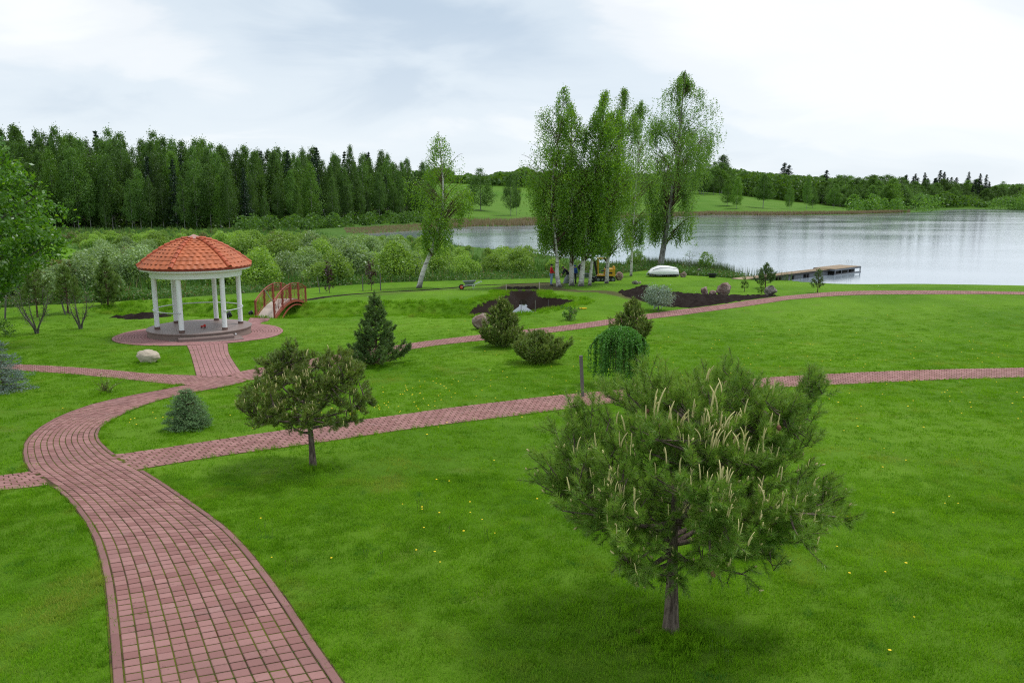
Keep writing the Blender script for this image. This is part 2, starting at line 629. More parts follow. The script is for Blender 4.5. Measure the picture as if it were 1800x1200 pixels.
def make_paver_mat(name, c1, c2):
    m, t = new_mat(name)
    P = t.tc.outputs['Object']
    W = t.add('ShaderNodeNewGeometry').outputs['Position']
    r = rnd(t)
    c = t.mix(r, c1, c2)
    n = t.noise(W, 14, 6, 0.65)
    c = t.mix(t.math('MULTIPLY', t.ramp(t.noise(W, 0.9, 4, 0.6), [(0.45, 0), (0.75, 1)]), 0.4), c, (0.15, 0.085, 0.08))
    c = t.mix(t.math('MULTIPLY', t.ramp(n, [(0.60, 0), (0.72, 1)]), 0.5), c, (0.10, 0.05, 0.05))
    c = t.mix(t.math('MULTIPLY', t.ramp(t.noise(W, 3.3, 5, 0.7), [(0.66, 0), (0.71, 1)]), 0.65), c, (0.085, 0.035, 0.028))
    c = t.mix(t.math('MULTIPLY', t.ramp(t.noise(W, 2.1, 5, 0.7, 0.5), [(0.60, 0), (0.72, 1)]), 0.35), c, (0.36, 0.27, 0.25))
    k = t.math('MULTIPLY_ADD', t.noise(W, 160, 3, 0.6), 0.5, 0.75)
    kk = t.add('ShaderNodeCombineXYZ', inp={0: k, 1: k, 2: k}).outputs[0]
    c = t.mix(1.0, c, kk, 'MULTIPLY')
    finish(t, c, 0.85, t.noise(W, 90, 4, 0.6), 0.35, 0.004, 0.25)
    return m


def make_joint_mat():
    m, t = new_mat('mossy_joint')
    P = t.tc.outputs['Object']
    n = t.noise(P, 1.6, 5, 0.6)
    n2 = t.noise(P, 40, 4, 0.7)
    c = t.mix(t.ramp(n, [(0.40, 0), (0.60, 1)]), (0.085, 0.055, 0.035), (0.135, 0.150, 0.020))
    c = t.mix(t.math('MULTIPLY', t.ramp(t.noise(P, 3.0, 3, 0.6), [(0.62, 0), (0.70, 1)]), 0.7), c, (0.10, 0.022, 0.012))
    finish(t, t.mix(t.math('MULTIPLY', n2, 0.6), c, (0.02, 0.02, 0.008)), 0.95, n2, 0.8, 0.02, 0.1)
    return m


M = {}
M['ground'] = make_ground_mat()
M['lake'] = make_water_mat('lake_water', (0.27, 0.33, 0.38), 0.10, 1.6, 0.30, 1.7)
M['pondwater'] = make_water_mat('pond_water', (0.010, 0.009, 0.006), 0.01, 1.2, 0.02, 1.33)
M['paver'] = make_paver_mat('rose_paver', (0.228, 0.108, 0.098), (0.325, 0.172, 0.158))
M['paver_pink'] = make_paver_mat('pale_rose_paver', (0.31, 0.155, 0.15), (0.37, 0.195, 0.19))
M['kerb'] = make_paver_mat('kerb_stone', (0.20, 0.10, 0.092), (0.25, 0.13, 0.12))
M['joint'] = make_joint_mat()
M['soil'] = plain('dark_soil', (0.018, 0.012, 0.010), 0.95, 0.5, 3.0, 0.9, 0.06, 0.1)
M['white'] = plain('white_paint', (0.83, 0.85, 0.87), 0.45, 0.05, 3.0, 0.04)
M['steel'] = plain('pale_tube', (0.62, 0.65, 0.68), 0.3, 0.08, 8.0, 0.03, metal=0.6)
M['bronze'] = plain('brown_collar', (0.16, 0.10, 0.085), 0.5, 0.15, 8.0, 0.05)
M['granite'] = plain('brown_granite', (0.235, 0.175, 0.16), 0.5, 0.16, 11.0, 0.08)
M['granite_side'] = plain('grey_brown_render', (0.25, 0.19, 0.165), 0.8, 0.14, 7.0, 0.2)
M['tile'] = plain('clay_tile', (0.42, 0.118, 0.048), 0.55, 0.14, 5.0, 0.1, 0.004, per=0.14)
M['ridge'] = plain('clay_ridge_tile', (0.40, 0.088, 0.038), 0.55, 0.14, 5.0, 0.1, 0.004, per=0.14)
M['gutter'] = plain('red_metal', (0.27, 0.045, 0.04), 0.4, 0.12, 4.0, 0.03)
M['cap'] = plain('pink_cap', (0.42, 0.24, 0.21), 0.5, 0.1, 6.0, 0.05)
M['redwood'] = plain('red_paint', (0.28, 0.062, 0.045), 0.5, 0.2, 9.0, 0.1)
M['deck'] = plain('grey_deck_wood', (0.40, 0.34, 0.29), 0.8, 0.2, 9.0, 0.2, per=0.12)
M['dockwood'] = plain('tan_dock_wood', (0.30, 0.225, 0.15), 0.8, 0.2, 5.0, 0.2, per=0.12)
M['darkwood'] = plain('dark_dock_frame', (0.055, 0.052, 0.05), 0.8, 0.3, 4.0, 0.2)
M['pontoon'] = plain('grey_pontoon', (0.17, 0.18, 0.20), 0.6, 0.25, 4.0, 0.1)
M['stake'] = plain('weathered_stake', (0.15, 0.14, 0.13), 0.9, 0.3, 12.0, 0.3)
M['bark'] = bark('pine_bark', (0.060, 0.044, 0.036), (0.20, 0.155, 0.13), 26, (1, 1, 0.22))
M['twig'] = bark('brown_twig', (0.060, 0.040, 0.028), (0.17, 0.115, 0.08), 20)
M['greybark'] = bark('grey_bark', (0.075, 0.07, 0.06), (0.19, 0.18, 0.16), 5)
M['birch'] = birch_bark('birch_bark')
M['greybirch'] = bark('grey_birch_bark', (0.12, 0.115, 0.105), (0.36, 0.35, 0.33), 4)
M['farbark'] = bark('wood_bark', (0.16, 0.16, 0.15), (0.42, 0.42, 0.40), 1.2)
M['boulder'] = stone('grey_stone', (0.13, 0.12, 0.105), (0.36, 0.33, 0.30))
M['boulder_red'] = stone('red_stone', (0.17, 0.105, 0.085), (0.42, 0.34, 0.30))
M['boulder_pale'] = plain('boulder_pale', (0.44, 0.38, 0.30), 0.9, 0.4, 3.5, 0.6, 0.03)
M['boatwhite'] = plain('boat_gelcoat', (0.80, 0.81, 0.82), 0.35, 0.05, 2.0, 0.05)
M['black'] = plain('black_plastic', (0.02, 0.02, 0.022), 0.5, 0.2, 8.0, 0.1)
M['yellow'] = plain('machine_yellow', (0.62, 0.34, 0.02), 0.5, 0.15, 4.0, 0.05)
M['galv'] = plain('galvanised_tray', (0.20, 0.225, 0.24), 0.45, 0.2, 8.0, 0.05, metal=0.3)
M['orange'] = plain('orange_rubber', (0.62, 0.09, 0.03), 0.6, 0.1)
M['redcloth'] = plain('red_jacket', (0.60, 0.03, 0.03), 0.8, 0.1)
M['whitecloth'] = plain('white_cloth', (0.7, 0.7, 0.7), 0.8, 0.1)
M['bluecloth'] = plain('blue_jacket', (0.02, 0.075, 0.36), 0.8, 0.1)
M['darkcloth'] = plain('dark_cloth', (0.025, 0.028, 0.04), 0.85, 0.2)
M['denim'] = plain('pale_denim', (0.22, 0.33, 0.45), 0.85, 0.2)
M['skin'] = plain('skin', (0.48, 0.28, 0.20), 0.6, 0.05)
M['yellowfoam'] = plain('yellow_plastic', (0.75, 0.55, 0.02), 0.5, 0.1)
M['rednet'] = plain('red_plastic', (0.55, 0.03, 0.02), 0.5, 0.1)

# leaf colours
def lawn_blades():
    m, t = new_mat('lawn_blades')
    P = t.geo.outputs['Position']
    r = t.geo.outputs['Random Per Island']
    a = t.ramp(t.noise(P, 0.9, 5, 0.62, 0.3), [(0.36, 0.0), (0.64, 1.0)])
    b = t.ramp(t.noise(P, 4.5, 4, 0.6), [(0.35, 0.0), (0.65, 1.0)])
    f = t.math('MULTIPLY_ADD', a, 0.45, t.math('MULTIPLY_ADD', b, 0.25, t.math('MULTIPLY', r, 0.3)))
    c = t.mix(f, (0.058, 0.185, 0.005), (0.240, 0.490, 0.026))
    mp = t.add('ShaderNodeMapping', inp={'Vector': P})
    mp.inputs['Rotation'].default_value = (0, 0, 0.9)
    mp.inputs['Scale'].default_value = (0.10, 1.1, 1.0)
    st = t.ramp(t.noise(mp.outputs[0], 1.0, 3, 0.5), [(0.56, 0.0), (0.66, 1.0)])
    c = t.mix(t.math('MULTIPLY', st, 0.30), c, (0.20, 0.40, 0.06))
    dry = t.math('MULTIPLY', t.ramp(t.noise(P, 0.55, 5, 0.65), [(0.54, 0.0), (0.70, 1.0)]), 0.6)
    c = t.mix(dry, c, (0.36, 0.40, 0.10))
    blue = t.math('MULTIPLY', t.ramp(t.noise(P, 1.9, 4, 0.6, 0.4), [(0.60, 0.0), (0.70, 1.0)]), 0.6)
    c = t.mix(blue, c, (0.055, 0.20, 0.055))
    mq = t.add('ShaderNodeMapping', inp={'Vector': P})
    mq.inputs['Location'].default_value = (5.9 * 1.5, -9.7 * 0.55, 0)
    mq.inputs['Scale'].default_value = (1.5, 0.55, 0)
    ln = t.add('ShaderNodeVectorMath', operation='LENGTH', inp={0: mq.outputs[0]}).outputs['Value']
    spot = t.ramp(t.math('ADD', ln, t.math('MULTIPLY_ADD', b, 0.5, -0.25)), [(0.25, 1.0), (1.0, 0.0)])
    c = t.mix(t.math('MULTIPLY', spot, 0.6), c, (0.38, 0.42, 0.10))
    c = t.mix(t.math('MULTIPLY', t.ramp(r, [(0.92, 0.0), (0.96, 1.0)]), 0.5), c, (0.30, 0.36, 0.12))
    d = t.add('ShaderNodeBsdfDiffuse', inp={0: c})
    tr = t.add('ShaderNodeBsdfTranslucent')
    t.l.new(t.mix(1.0, c, (1.3, 1.2, 0.5), 'MULTIPLY'), tr.inputs[0])
    mx = t.add('ShaderNodeMixShader', inp={0: 0.45, 1: d.outputs[0], 2: tr.outputs[0]})
    t.l.new(mx.outputs[0], t.out.inputs[0])
    return m


M['grass'] = lawn_blades()
M['pine'] = foliage('pine_needles', (0.103, 0.227, 0.027), (0.277, 0.445, 0.056), (0.27, 0.29, 0.09), 0.3, 0.0, 0.03)
M['pine_dark'] = foliage('dark_pine_needles', (0.065, 0.149, 0.029), (0.146, 0.247, 0.052), (0.16, 0.16, 0.05), 0.25, 0.1, 0.05)
M['mugo'] = foliage('olive_pine_needles', (0.110, 0.200, 0.024), (0.244, 0.337, 0.046), (0.24, 0.18, 0.07), 0.25, 0.1, 0.05)
M['larch'] = foliage('larch_needles', (0.074, 0.159, 0.022), (0.157, 0.245, 0.037), (0.15, 0.16, 0.035), 0.25, 0.1, 0.03)
M['candle'] = plain('pine_candle', (0.60, 0.53, 0.25), 0.7, 0.2, 20, 0.1, per=0.18)
M['cone'] = plain('pine_cone', (0.17, 0.075, 0.045), 0.8, 0.3, 40, 0.5)
M['spruce_blue'] = foliage('blue_spruce', (0.09, 0.16, 0.13), (0.27, 0.35, 0.31), (0.20, 0.25, 0.19), 0.1, 0.05, 0.05)
M['spruce'] = foliage('dwarf_spruce', (0.077, 0.175, 0.062), (0.223, 0.370, 0.156), (0.24, 0.29, 0.13), 0.1, 0.05, 0.04)
M['weep'] = foliage('weeping_larch', (0.055, 0.182, 0.022), (0.121, 0.319, 0.045), None, 0.3, 0.05, 0.03)
M['maple'] = foliage('maple_leaves', (0.065, 0.190, 0.007), (0.135, 0.310, 0.014), (0.19, 0.36, 0.02), 0.5, 0.05, 0.05)
M['birchleaf'] = foliage('birch_leaves', (0.100, 0.213, 0.020), (0.188, 0.338, 0.037), None, 0.5, 0.08, 0.04)
M['birchleaf_y'] = foliage('bright_birch_leaves', (0.112, 0.252, 0.011), (0.213, 0.386, 0.022), None, 0.55, 0.05, 0.04)
M['wood1'] = foliage('wood_leaves_dark', (0.055, 0.121, 0.016), (0.108, 0.208, 0.030), None, 0.4, 0.28, 0.03)
M['wood2'] = foliage('wood_leaves_mid', (0.070, 0.162, 0.022), (0.126, 0.246, 0.036), None, 0.42, 0.25, 0.03)
M['wood3'] = foliage('wood_leaves_bright', (0.080, 0.185, 0.014), (0.150, 0.290, 0.026), None, 0.42, 0.18, 0.03)
M['conifer'] = foliage('wood_spruce', (0.018, 0.042, 0.018), (0.036, 0.072, 0.030), None, 0.15, 0.25, 0.03)
M['willow1'] = foliage('willow_green', (0.168, 0.301, 0.034), (0.329, 0.502, 0.090), None, 0.45, 0.22, 0.04)
M['willow2'] = foliage('willow_silver', (0.181, 0.291, 0.106), (0.316, 0.442, 0.182), None, 0.4, 0.15, 0.05)
M['willow3'] = foliage('willow_brownish', (0.125, 0.175, 0.050), (0.200, 0.240, 0.080), (0.28, 0.16, 0.08), 0.3, 0.2, 0.04)
M['undergrowth'] = foliage('undergrowth', (0.055, 0.145, 0.020), (0.115, 0.235, 0.042), (0.24, 0.18, 0.09), 0.35, 0.0, 0.03)
M['silver'] = foliage('silver_willow', (0.17, 0.25, 0.18), (0.36, 0.44, 0.37), None, 0.25, 0.0, 0.05)
M['purple'] = foliage('purple_leaves', (0.035, 0.012, 0.016), (0.075, 0.022, 0.028), None, 0.2, 0.1, 0.05)
M['reed'] = foliage('green_reed', (0.07, 0.12, 0.04), (0.13, 0.19, 0.07), None, 0.2, 0.0, 0.03)
M['dryreed'] = foliage('dry_reed', (0.24, 0.18, 0.11), (0.34, 0.27, 0.17), (0.20, 0.19, 0.08), 0.2, 0.0, 0.03)
M['dandelion'] = plain('dandelion', (0.85, 0.62, 0.02), 0.7, 0.1)
M['litter'] = plain('needle_litter', (0.13, 0.06, 0.03), 0.9, 0.4, 30, 0.8, 0.02)

# ------------------------------------------------------------------ beds and paths (outlines)
SOIL_BED = [at(u, v)[:2] for u, v in ((1088, 513), (1112, 508), (1150, 511), (1190, 515), (1240, 519), (1290, 521), (1340, 520), (1372, 519.5), (1330, 525), (1285, 531), (1240, 538), (1212, 541), (1165, 538), (1130, 530), (1100, 521))]
SOIL_BED2 = [at(u, v)[:2] for u, v in ((200, 558), (225, 554), (270, 551.5), (320, 550.5), (335, 553), (300, 556), (262, 560), (225, 562))]
SOIL_SMALL = [at(u, v)[:2] for u, v in ((1118, 506), (1128, 502.5), (1143, 503), (1140, 507), (1128, 509))]
BARE = [at(u, v)[:2] for u, v in ((880, 507), (900, 500), (960, 497.5), (982, 499), (978, 509), (940, 514), (945, 527), (892, 527), (886, 512))]
TRENCH = [at(u, v)[:2] for u, v in ((541, 527), (575, 521.5), (620, 517), (680, 513), (740, 510), (800, 505.5), (830, 502), (880, 500), (960, 497))]
TRACK = [at(u, v)[:2] for u, v in ((975, 508), (1020, 512), (1060, 512), (1100, 519), (1130, 527))]
TRACK2 = [at(u, v)[:2] for u, v in ((640, 520), (720, 513), (800, 508), (880, 506))]
LAWN_EDGE = [at(u, v)[:2] for u, v in ((-500, 548), (0, 541), (60, 537), (190, 531), (260, 527), (440, 515), (560, 505), (700, 496), (800, 493), (960, 489), (1040, 487), (1100, 480), (1150, 474), (1200, 484), (1260, 487), (1330, 492))]
LAWN = [(-80, -30)] + [tuple(p) for p in LAWN_EDGE] + [(30, 83), (48, 74), (60, 67), (90, 58), (200, 40), (200, -60), (-80, -60)]
GREEN_GAP = [at(u, v)[:2] for u, v in ((20, 418), (60, 416), (110, 432), (175, 452), (160, 466), (110, 478), (60, 492), (20, 520), (-60, 525), (-60, 430))]


def strip(pairs, step, z=None):
    """resample edge pairs (photo pixels) to a ruled strip on the ground"""
    L = np.array([at(*a)[:2] if z is None else a for a, b in pairs])
    R = np.array([at(*b)[:2] if z is None else b for a, b in pairs])
    C = (L + R) / 2
    s = np.concatenate([[0], np.cumsum(np.hypot(*np.diff(C, axis=0).T))])
    n = max(int(round(s[-1] / step)), 2)
    q = np.linspace(0, s[-1], n + 1)

    def cr(P):
        # monotone parameter, cubic through the points
        m = np.gradient(P, s, axis=0)
        i = np.clip(np.searchsorted(s, q, 'right') - 1, 0, len(s) - 2)
        h = (s[i + 1] - s[i])[:, None]
        t = ((q - s[i])[:, None]) / h
        return ((2 * t**3 - 3 * t**2 + 1) * P[i] + (t**3 - 2 * t**2 + t) * h * m[i] + (-2 * t**3 + 3 * t**2) * P[i + 1] + (t**3 - t**2) * h * m[i + 1])
    return cr(L), cr(R)


P_MAIN = [((212, 1420), (690, 1335)), ((205, 1300), (620, 1225)), ((199, 1200), (557, 1135)), ((192, 1100), (500, 1050)), ((182, 1010), (440, 972)), ((164, 945), (398, 928)), ((137, 900), (350, 893)),
          ((108, 868), (300, 858)), ((75, 845), (256, 830)), ((50, 825), (216, 808)), ((41, 800), (190, 790)), ((46, 775), (173, 770)),
          ((70, 752), (177, 753)), ((108, 731), (198, 738)), ((160, 712), (232, 721)), ((230, 696), (285, 702)), ((300, 683), (340, 690)), ((350, 671), (400, 679)), ((392, 660), (438, 669))]
P_UPPER = [((392, 660), (438, 669)), ((450, 648), (490, 657)), ((520, 636), (555, 646)), ((600, 622), (640, 632)), ((712, 605), (725, 613.5)), ((847, 588), (860, 597)), ((997, 571.5), (1010, 579.5)),
           ((1144, 551), (1160, 558.5)), ((1298, 531), (1318, 537.5)), ((1400, 518.5), (1415, 524.5)), ((1480, 512.5), (1492, 519)), ((1580, 510.8), (1585, 517.5)), ((1700, 511.5), (1700, 517)), ((1810, 513.5), (1810, 518.5)), ((2000, 520), (1990, 526))]
P_RIGHT = [((150, 806), (180, 838)), ((222, 797), (262, 822)), ((350, 778), (385, 802)), ((475, 759.5), (510, 785)), ((590, 744), (620, 769)), ((700, 729.5), (735, 752)), ((840, 711), (870, 735)), ((975, 695.5), (1000, 718)), ((1110, 683), (1125, 703)),
           ((1247, 671), (1255, 689)), ((1457, 657.5), (1460, 676.5)), ((1640, 650), (1640, 668)), ((1800, 646.5), (1800, 663)), ((2050, 640), (2050, 656))]
P_LEFT = [((-60, 842), (-60, 872)), ((0, 836), (0, 862)), ((45, 830), (80, 853)), ((90, 822), (130, 840))]
P_UPLEFT = [((-80, 636), (-80, 646)), ((0, 639), (0, 649)), ((45, 641), (45, 652)), ((120, 645), (120, 657)), ((200, 651), (195, 664)), ((270, 657), (262, 671)), ((330, 659.5), (310, 676)), ((395, 662), (365, 677))]
P_APPROACH = [((327, 604), (400, 604)), ((334, 620), (402, 620)), ((340, 640), (413, 640)), ((346, 663), (428, 661))]
P_TOBRIDGE = [((428, 571), (444, 577)), ((437, 563), (458, 568)), ((446, 557.5), (474, 560.5)), ((453, 553.5), (484, 554.5))]
GAZ = np.array([-15.55, 38.45])

STRIPS = {}
for nm, prs, st in (('main', P_MAIN, 0.17), ('right', P_RIGHT, 0.2), ('upper', P_UPPER, 0.2), ('left', P_LEFT, 0.2), ('upleft', P_UPLEFT, 0.2), ('approach', P_APPROACH, 0.2), ('bridge', P_TOBRIDGE, 0.2)):
    STRIPS[nm] = strip(prs, st)
POLYS = {k: np.concatenate([a[:: max(1, len(a) // 60)], a[-1:], b[::-1][:: max(1, len(b) // 60)], b[:1]]) for k, (a, b) in STRIPS.items()}


def on_paving(x, y, grow=0.0):
    r = np.hypot(x - GAZ[0], y - GAZ[1]) < 3.95 + grow
    for p in POLYS.values():
        r |= inside(x, y, p)
        if grow:
            r |= seg_dist(x, y, p, True) < grow
    return r


# ------------------------------------------------------------------ the ground
def build_ground():
    c0 = np.array([0.0, -15.0])
    r = [1.0]
    while r[-1] < 3500:
        d = 0.32 if 18 < r[-1] < 82 else (0.4 if r[-1] <= 18 else max(0.32, (r[-1] - 82) * 0.018 + 0.32))
        r.append(r[-1] + d)
    r = np.array(r)
    a = [0.0]
    while a[-1] < math.radians(125):
        a.append(a[-1] + math.radians(0.31 if a[-1] < math.radians(44) else 1.5))
    a = np.array(a)
    a = np.concatenate([-a[::-1], a[1:]])
    R, A = np.meshgrid(r, a, indexing='ij')
    x = (c0[0] + R * np.sin(A)).ravel()
    y = (c0[1] + R * np.cos(A)).ravel()
    z = gz(x, y)
    m, n = R.shape
    i = np.arange(m - 1)[:, None] * n
    j = np.arange(n - 1)[None]
    Fq = np.stack([i + j, i + n + j, i + n + j + 1, i + j + 1], -1).reshape(-1, 4)
    # zones: red soil, green rough meadow, blue worn grass
    soil = np.zeros(len(x))
    for p in (SOIL_BED, SOIL_BED2, SOIL_SMALL, BARE):
        s = np.where(inside(x, y, p), 1.0, -1.0) * seg_dist(x, y, p, True)
        soil = np.maximum(soil, sstep(-0.5, 0.5, s))
    q = pond_d(x, y)
    soil = np.maximum(soil, sstep(-0.25, 0.25, q))
    soil = np.maximum(soil, 1 - sstep(0.2, 0.6, seg_dist(x, y, TRENCH)))
    soil = np.maximum(soil, 0.7 * (1 - sstep(0.2, 0.9, seg_dist(x, y, DITCH))))
    sd = np.where(inside(x, y, LAWN), -1.0, 1.0) * seg_dist(x, y, LAWN, True)
    mead = sstep(-0.8, 0.8, sd)
    gap = np.where(inside(x, y, GREEN_GAP), 1.0, -1.0) * seg_dist(x, y, GREEN_GAP, True)
    mead = mead * (1 - sstep(-3, 3, gap))
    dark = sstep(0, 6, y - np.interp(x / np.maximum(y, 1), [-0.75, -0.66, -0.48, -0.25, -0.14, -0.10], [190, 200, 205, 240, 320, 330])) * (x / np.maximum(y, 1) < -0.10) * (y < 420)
    mead = mead * (1 - 0.75 * sstep(215, 260, y) * sstep(12, 30, seg_dist(x, y, LAKE, True)))
    worn = 0.75 * (1 - sstep(0.4, 1.8, seg_dist(x, y, TRACK)))
    worn = np.maximum(worn, 0.5 * (1 - sstep(0.2, 2.2, seg_dist(x, y, TRACK2))))
    worn = np.maximum(worn, 0.95 * (1 - sstep(0, 1.2, -np.where(inside(x, y, BARE), 1.0, -1.0) * seg_dist(x, y, BARE, True))) * (q < -0.2))
    soil = np.where((worn > 0.6) & (q < -0.2) & inside(x, y, BARE), 0.3, soil)
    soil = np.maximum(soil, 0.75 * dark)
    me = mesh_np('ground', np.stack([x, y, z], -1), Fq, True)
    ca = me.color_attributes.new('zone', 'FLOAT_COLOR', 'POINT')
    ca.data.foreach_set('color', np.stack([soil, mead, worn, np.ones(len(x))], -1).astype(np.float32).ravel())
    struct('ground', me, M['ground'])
    # water
    P = [(-500, 60, 0), (2500, -300, 0), (2500, 1800, 0), (-500, 1800, 0)]
    struct('lake_water', mesh_np('lake_water', P, [np.array([[0, 1, 2, 3]])]), M['lake'])
    lo, hi = POND.min(0) + 0.3, POND.max(0) - 0.3
    P = [(lo[0], lo[1], WATER_POND), (hi[0], lo[1], WATER_POND), (hi[0], hi[1], WATER_POND), (lo[0], hi[1], WATER_POND)]
    struct('pond_water', mesh_np('pond_water', P, [np.array([[0, 1, 2, 3]])]), M['pondwater'])


build_ground()
rng = np.random.default_rng(11)


# ------------------------------------------------------------------ paving
def brick_cells(L, R, ncol, off, gap, kerb=0.0, stagger=0.5):
    """corner quads of every paver in a ruled strip: long joints run with the strip"""
    n = len(L) - 1
    W = np.hypot(*(R - L).T).mean()
    k = kerb / W
    e = k + (1 - 2 * k) * np.arange(ncol + 1) / ncol
    cells = []
    for c in range(ncol):
        sh = (c % 2) * stagger
        q0 = np.arange(0, n - 0.999) + sh
        q1 = q0 + 1
        ok = q1 <= n
        q0, q1 = q0[ok], q1[ok]
        def P(q, f):
            i = np.clip(q.astype(int), 0, n - 1)
            t = (q - i)[:, None]
            a = L[i] + (L[i + 1] - L[i]) * t
            b = R[i] + (R[i + 1] - R[i]) * t
            return a + (b - a) * f
        cells.append(np.stack([P(q0, e[c]), P(q0, e[c + 1]), P(q1, e[c + 1]), P(q1, e[c])], 1))
    return np.concatenate(cells)


def shrink(C, gap, along=None):
    along = gap if along is None else along
    ctr = C.mean(1, keepdims=True)
    u = nrm((C[:, 1] - C[:, 0]) + (C[:, 2] - C[:, 3]))[:, None]
    v = nrm((C[:, 3] - C[:, 0]) + (C[:, 2] - C[:, 1]))[:, None]
    su = np.array([1, -1, -1, 1])[None, :, None]
    sv = np.array([1, 1, -1, -1])[None, :, None]
    return C + su * u * gap / 2 + sv * v * along / 2


def brick_solids(C, zt, rg, bev=0.009, h=0.04):
    """chamfered blocks on quads C (n,4,2); returns V (n*12), quads"""
    n = len(C)
    z = gz(C[..., 0].ravel(), C[..., 1].ravel()).reshape(n, 4) + zt + rg.normal(0, 0.0018, (n, 1)) + rg.normal(0, 0.001, (n, 4))
    Ci = shrink(C, 2 * bev)
    b = np.concatenate([C, (z - h)[..., None]], -1)
    m = np.concatenate([C, (z - bev * 0.7)[..., None]], -1)
    t = np.concatenate([Ci, z[..., None]], -1)
    V = np.concatenate([b, m, t], 1)
    q = [(8, 9, 10, 11)]
    for i in range(4):
        j = (i + 1) % 4
        q.append((i, j, 4 + j, 4 + i))
        q.append((4 + i, 4 + j, 8 + j, 8 + i))
    Fq = (np.arange(n)[:, None, None] * 12 + np.array(q)[None]).reshape(-1, 4)
    return V.reshape(-1, 3), Fq


def base_sheet(L, R, z, name, mat, widen=0.0):
    fs = np.linspace(-widen, 1 + widen, 5)
    P = L[:, None] + (R - L)[:, None] * fs[None, :, None]
    zz = gz(P[..., 0].ravel(), P[..., 1].ravel()) + z
    V = np.concatenate([P.reshape(-1, 2), zz[:, None]], -1)
    m, n = P.shape[:2]
    i = np.arange(m - 1)[:, None] * n
    j = np.arange(n - 1)[None]
    return struct(name, mesh_np(name, V, np.stack([i + j, i + j + 1, i + n + j + 1, i + n + j], -1).reshape(-1, 4), True), mat)


def pave(name, key, ncol, zbase, others, n_parts=0, kerb=0.0, mat='paver', stagger=0.5, gap=0.014, ztop=0.024):
    L, R = STRIPS[key]
    root = base_sheet(L, R, zbase, name, M['joint'], 0.01)
    C = brick_cells(L, R, ncol, 0, gap, kerb, stagger)
    ctr = C.mean(1)
    keep = np.ones(len(C), bool)
    for o in others:
        if o == 'circle':
            keep &= np.hypot(ctr[:, 0] - GAZ[0], ctr[:, 1] - GAZ[1]) > 4.02
        else:
            keep &= ~(inside(ctr[:, 0], ctr[:, 1], POLYS[o]) & (seg_dist(ctr[:, 0], ctr[:, 1], POLYS[o], True) > 0.11))
    C = C[keep]
    C = C[np.argsort(np.abs(C.mean(1)[:, 1] - 0) + 0 * C.mean(1)[:, 0])]
    # the first n_parts in view become separate parts
    ctr = C.mean(1)
    z = gz(ctr[:, 0], ctr[:, 1])
    dep = ctr[:, 1] * CP + (CAMZ - z) * SP
    uu = 900 + F * ctr[:, 0] / dep
    vv = 600 + F * ((CAMZ - z) * CP - ctr[:, 1] * SP) / dep
    PV, _ = brick_solids(shrink(C, gap, 0.019), ztop, rng)
    FQ0 = _[:9]
    view = (uu > -5) & (uu < 1805) & (vv > 0) & (vv < 1205)
    idx = np.where(view)[0][:n_parts]
    rest = np.setdiff1d(np.arange(len(C)), idx)
    for i in idx:
        V, Fq = PV[i * 12:(i + 1) * 12], FQ0
        obj('paver', mesh_np('paver', V - V[8], Fq), M[mat], root, tuple(V[8]))
    if len(rest):
        V = PV.reshape(-1, 12, 3)[rest].reshape(-1, 3)
        Fq = (np.arange(len(rest))[:, None, None] * 12 + FQ0[None]).reshape(-1, 4)
        stuff('paving', mesh_np('paving', V, Fq), M[mat], root)
    if kerb:
        kf = kerb / np.hypot(*(R - L).T).mean()
        for a, b in ((L, L + (R - L) * (kf - 0.004)), (R + (L - R) * (kf - 0.004), R)):
            Q = np.stack([a[:-5:5], b[:-5:5], b[5::5][:len(a[:-5:5])], a[5::5][:len(a[:-5:5])]], 1)
            cc = Q.mean(1)
            kp = np.ones(len(Q), bool)
            for o in ('right', 'left', 'upleft'):
                kp &= ~(inside(cc[:, 0], cc[:, 1], POLYS[o]) | (seg_dist(cc[:, 0], cc[:, 1], STRIPS[o][0][:1].tolist() + STRIPS[o][1][:1].tolist()) < 0.0))
            Q = Q[kp]
            ctr2 = Q.mean(1)
            V, Fq = brick_solids(shrink(Q, 0.008), ztop + 0.006, rng, 0.01)
            st = obj('kerb', mesh_np('kerb', V, Fq), M['kerb'], root)
            st['kind'] = 'stuff'
    return root


pave('main_path', 'main', 11, 0.014, [], 300, 0.095, stagger=0.0, gap=0.017)
pave('lawn_path', 'right', 9, 0.006, ['main'], 240, stagger=0.5, gap=0.014, ztop=0.017)
pave('upper_path', 'upper', 7, 0.008, ['main'], 0, ztop=0.020)
pave('side_path', 'left', 8, 0.005, ['main'], 0, ztop=0.017)
pave('meadow_path', 'upleft', 8, 0.004, ['main', 'upper'], 0, ztop=0.016)
pave('pavilion_path', 'approach', 9, 0.012, ['circle', 'main', 'upleft', 'upper'], 0, mat='paver_pink')
pave('bridge_path', 'bridge', 6, 0.003, ['circle'], 0, mat='paver_pink')


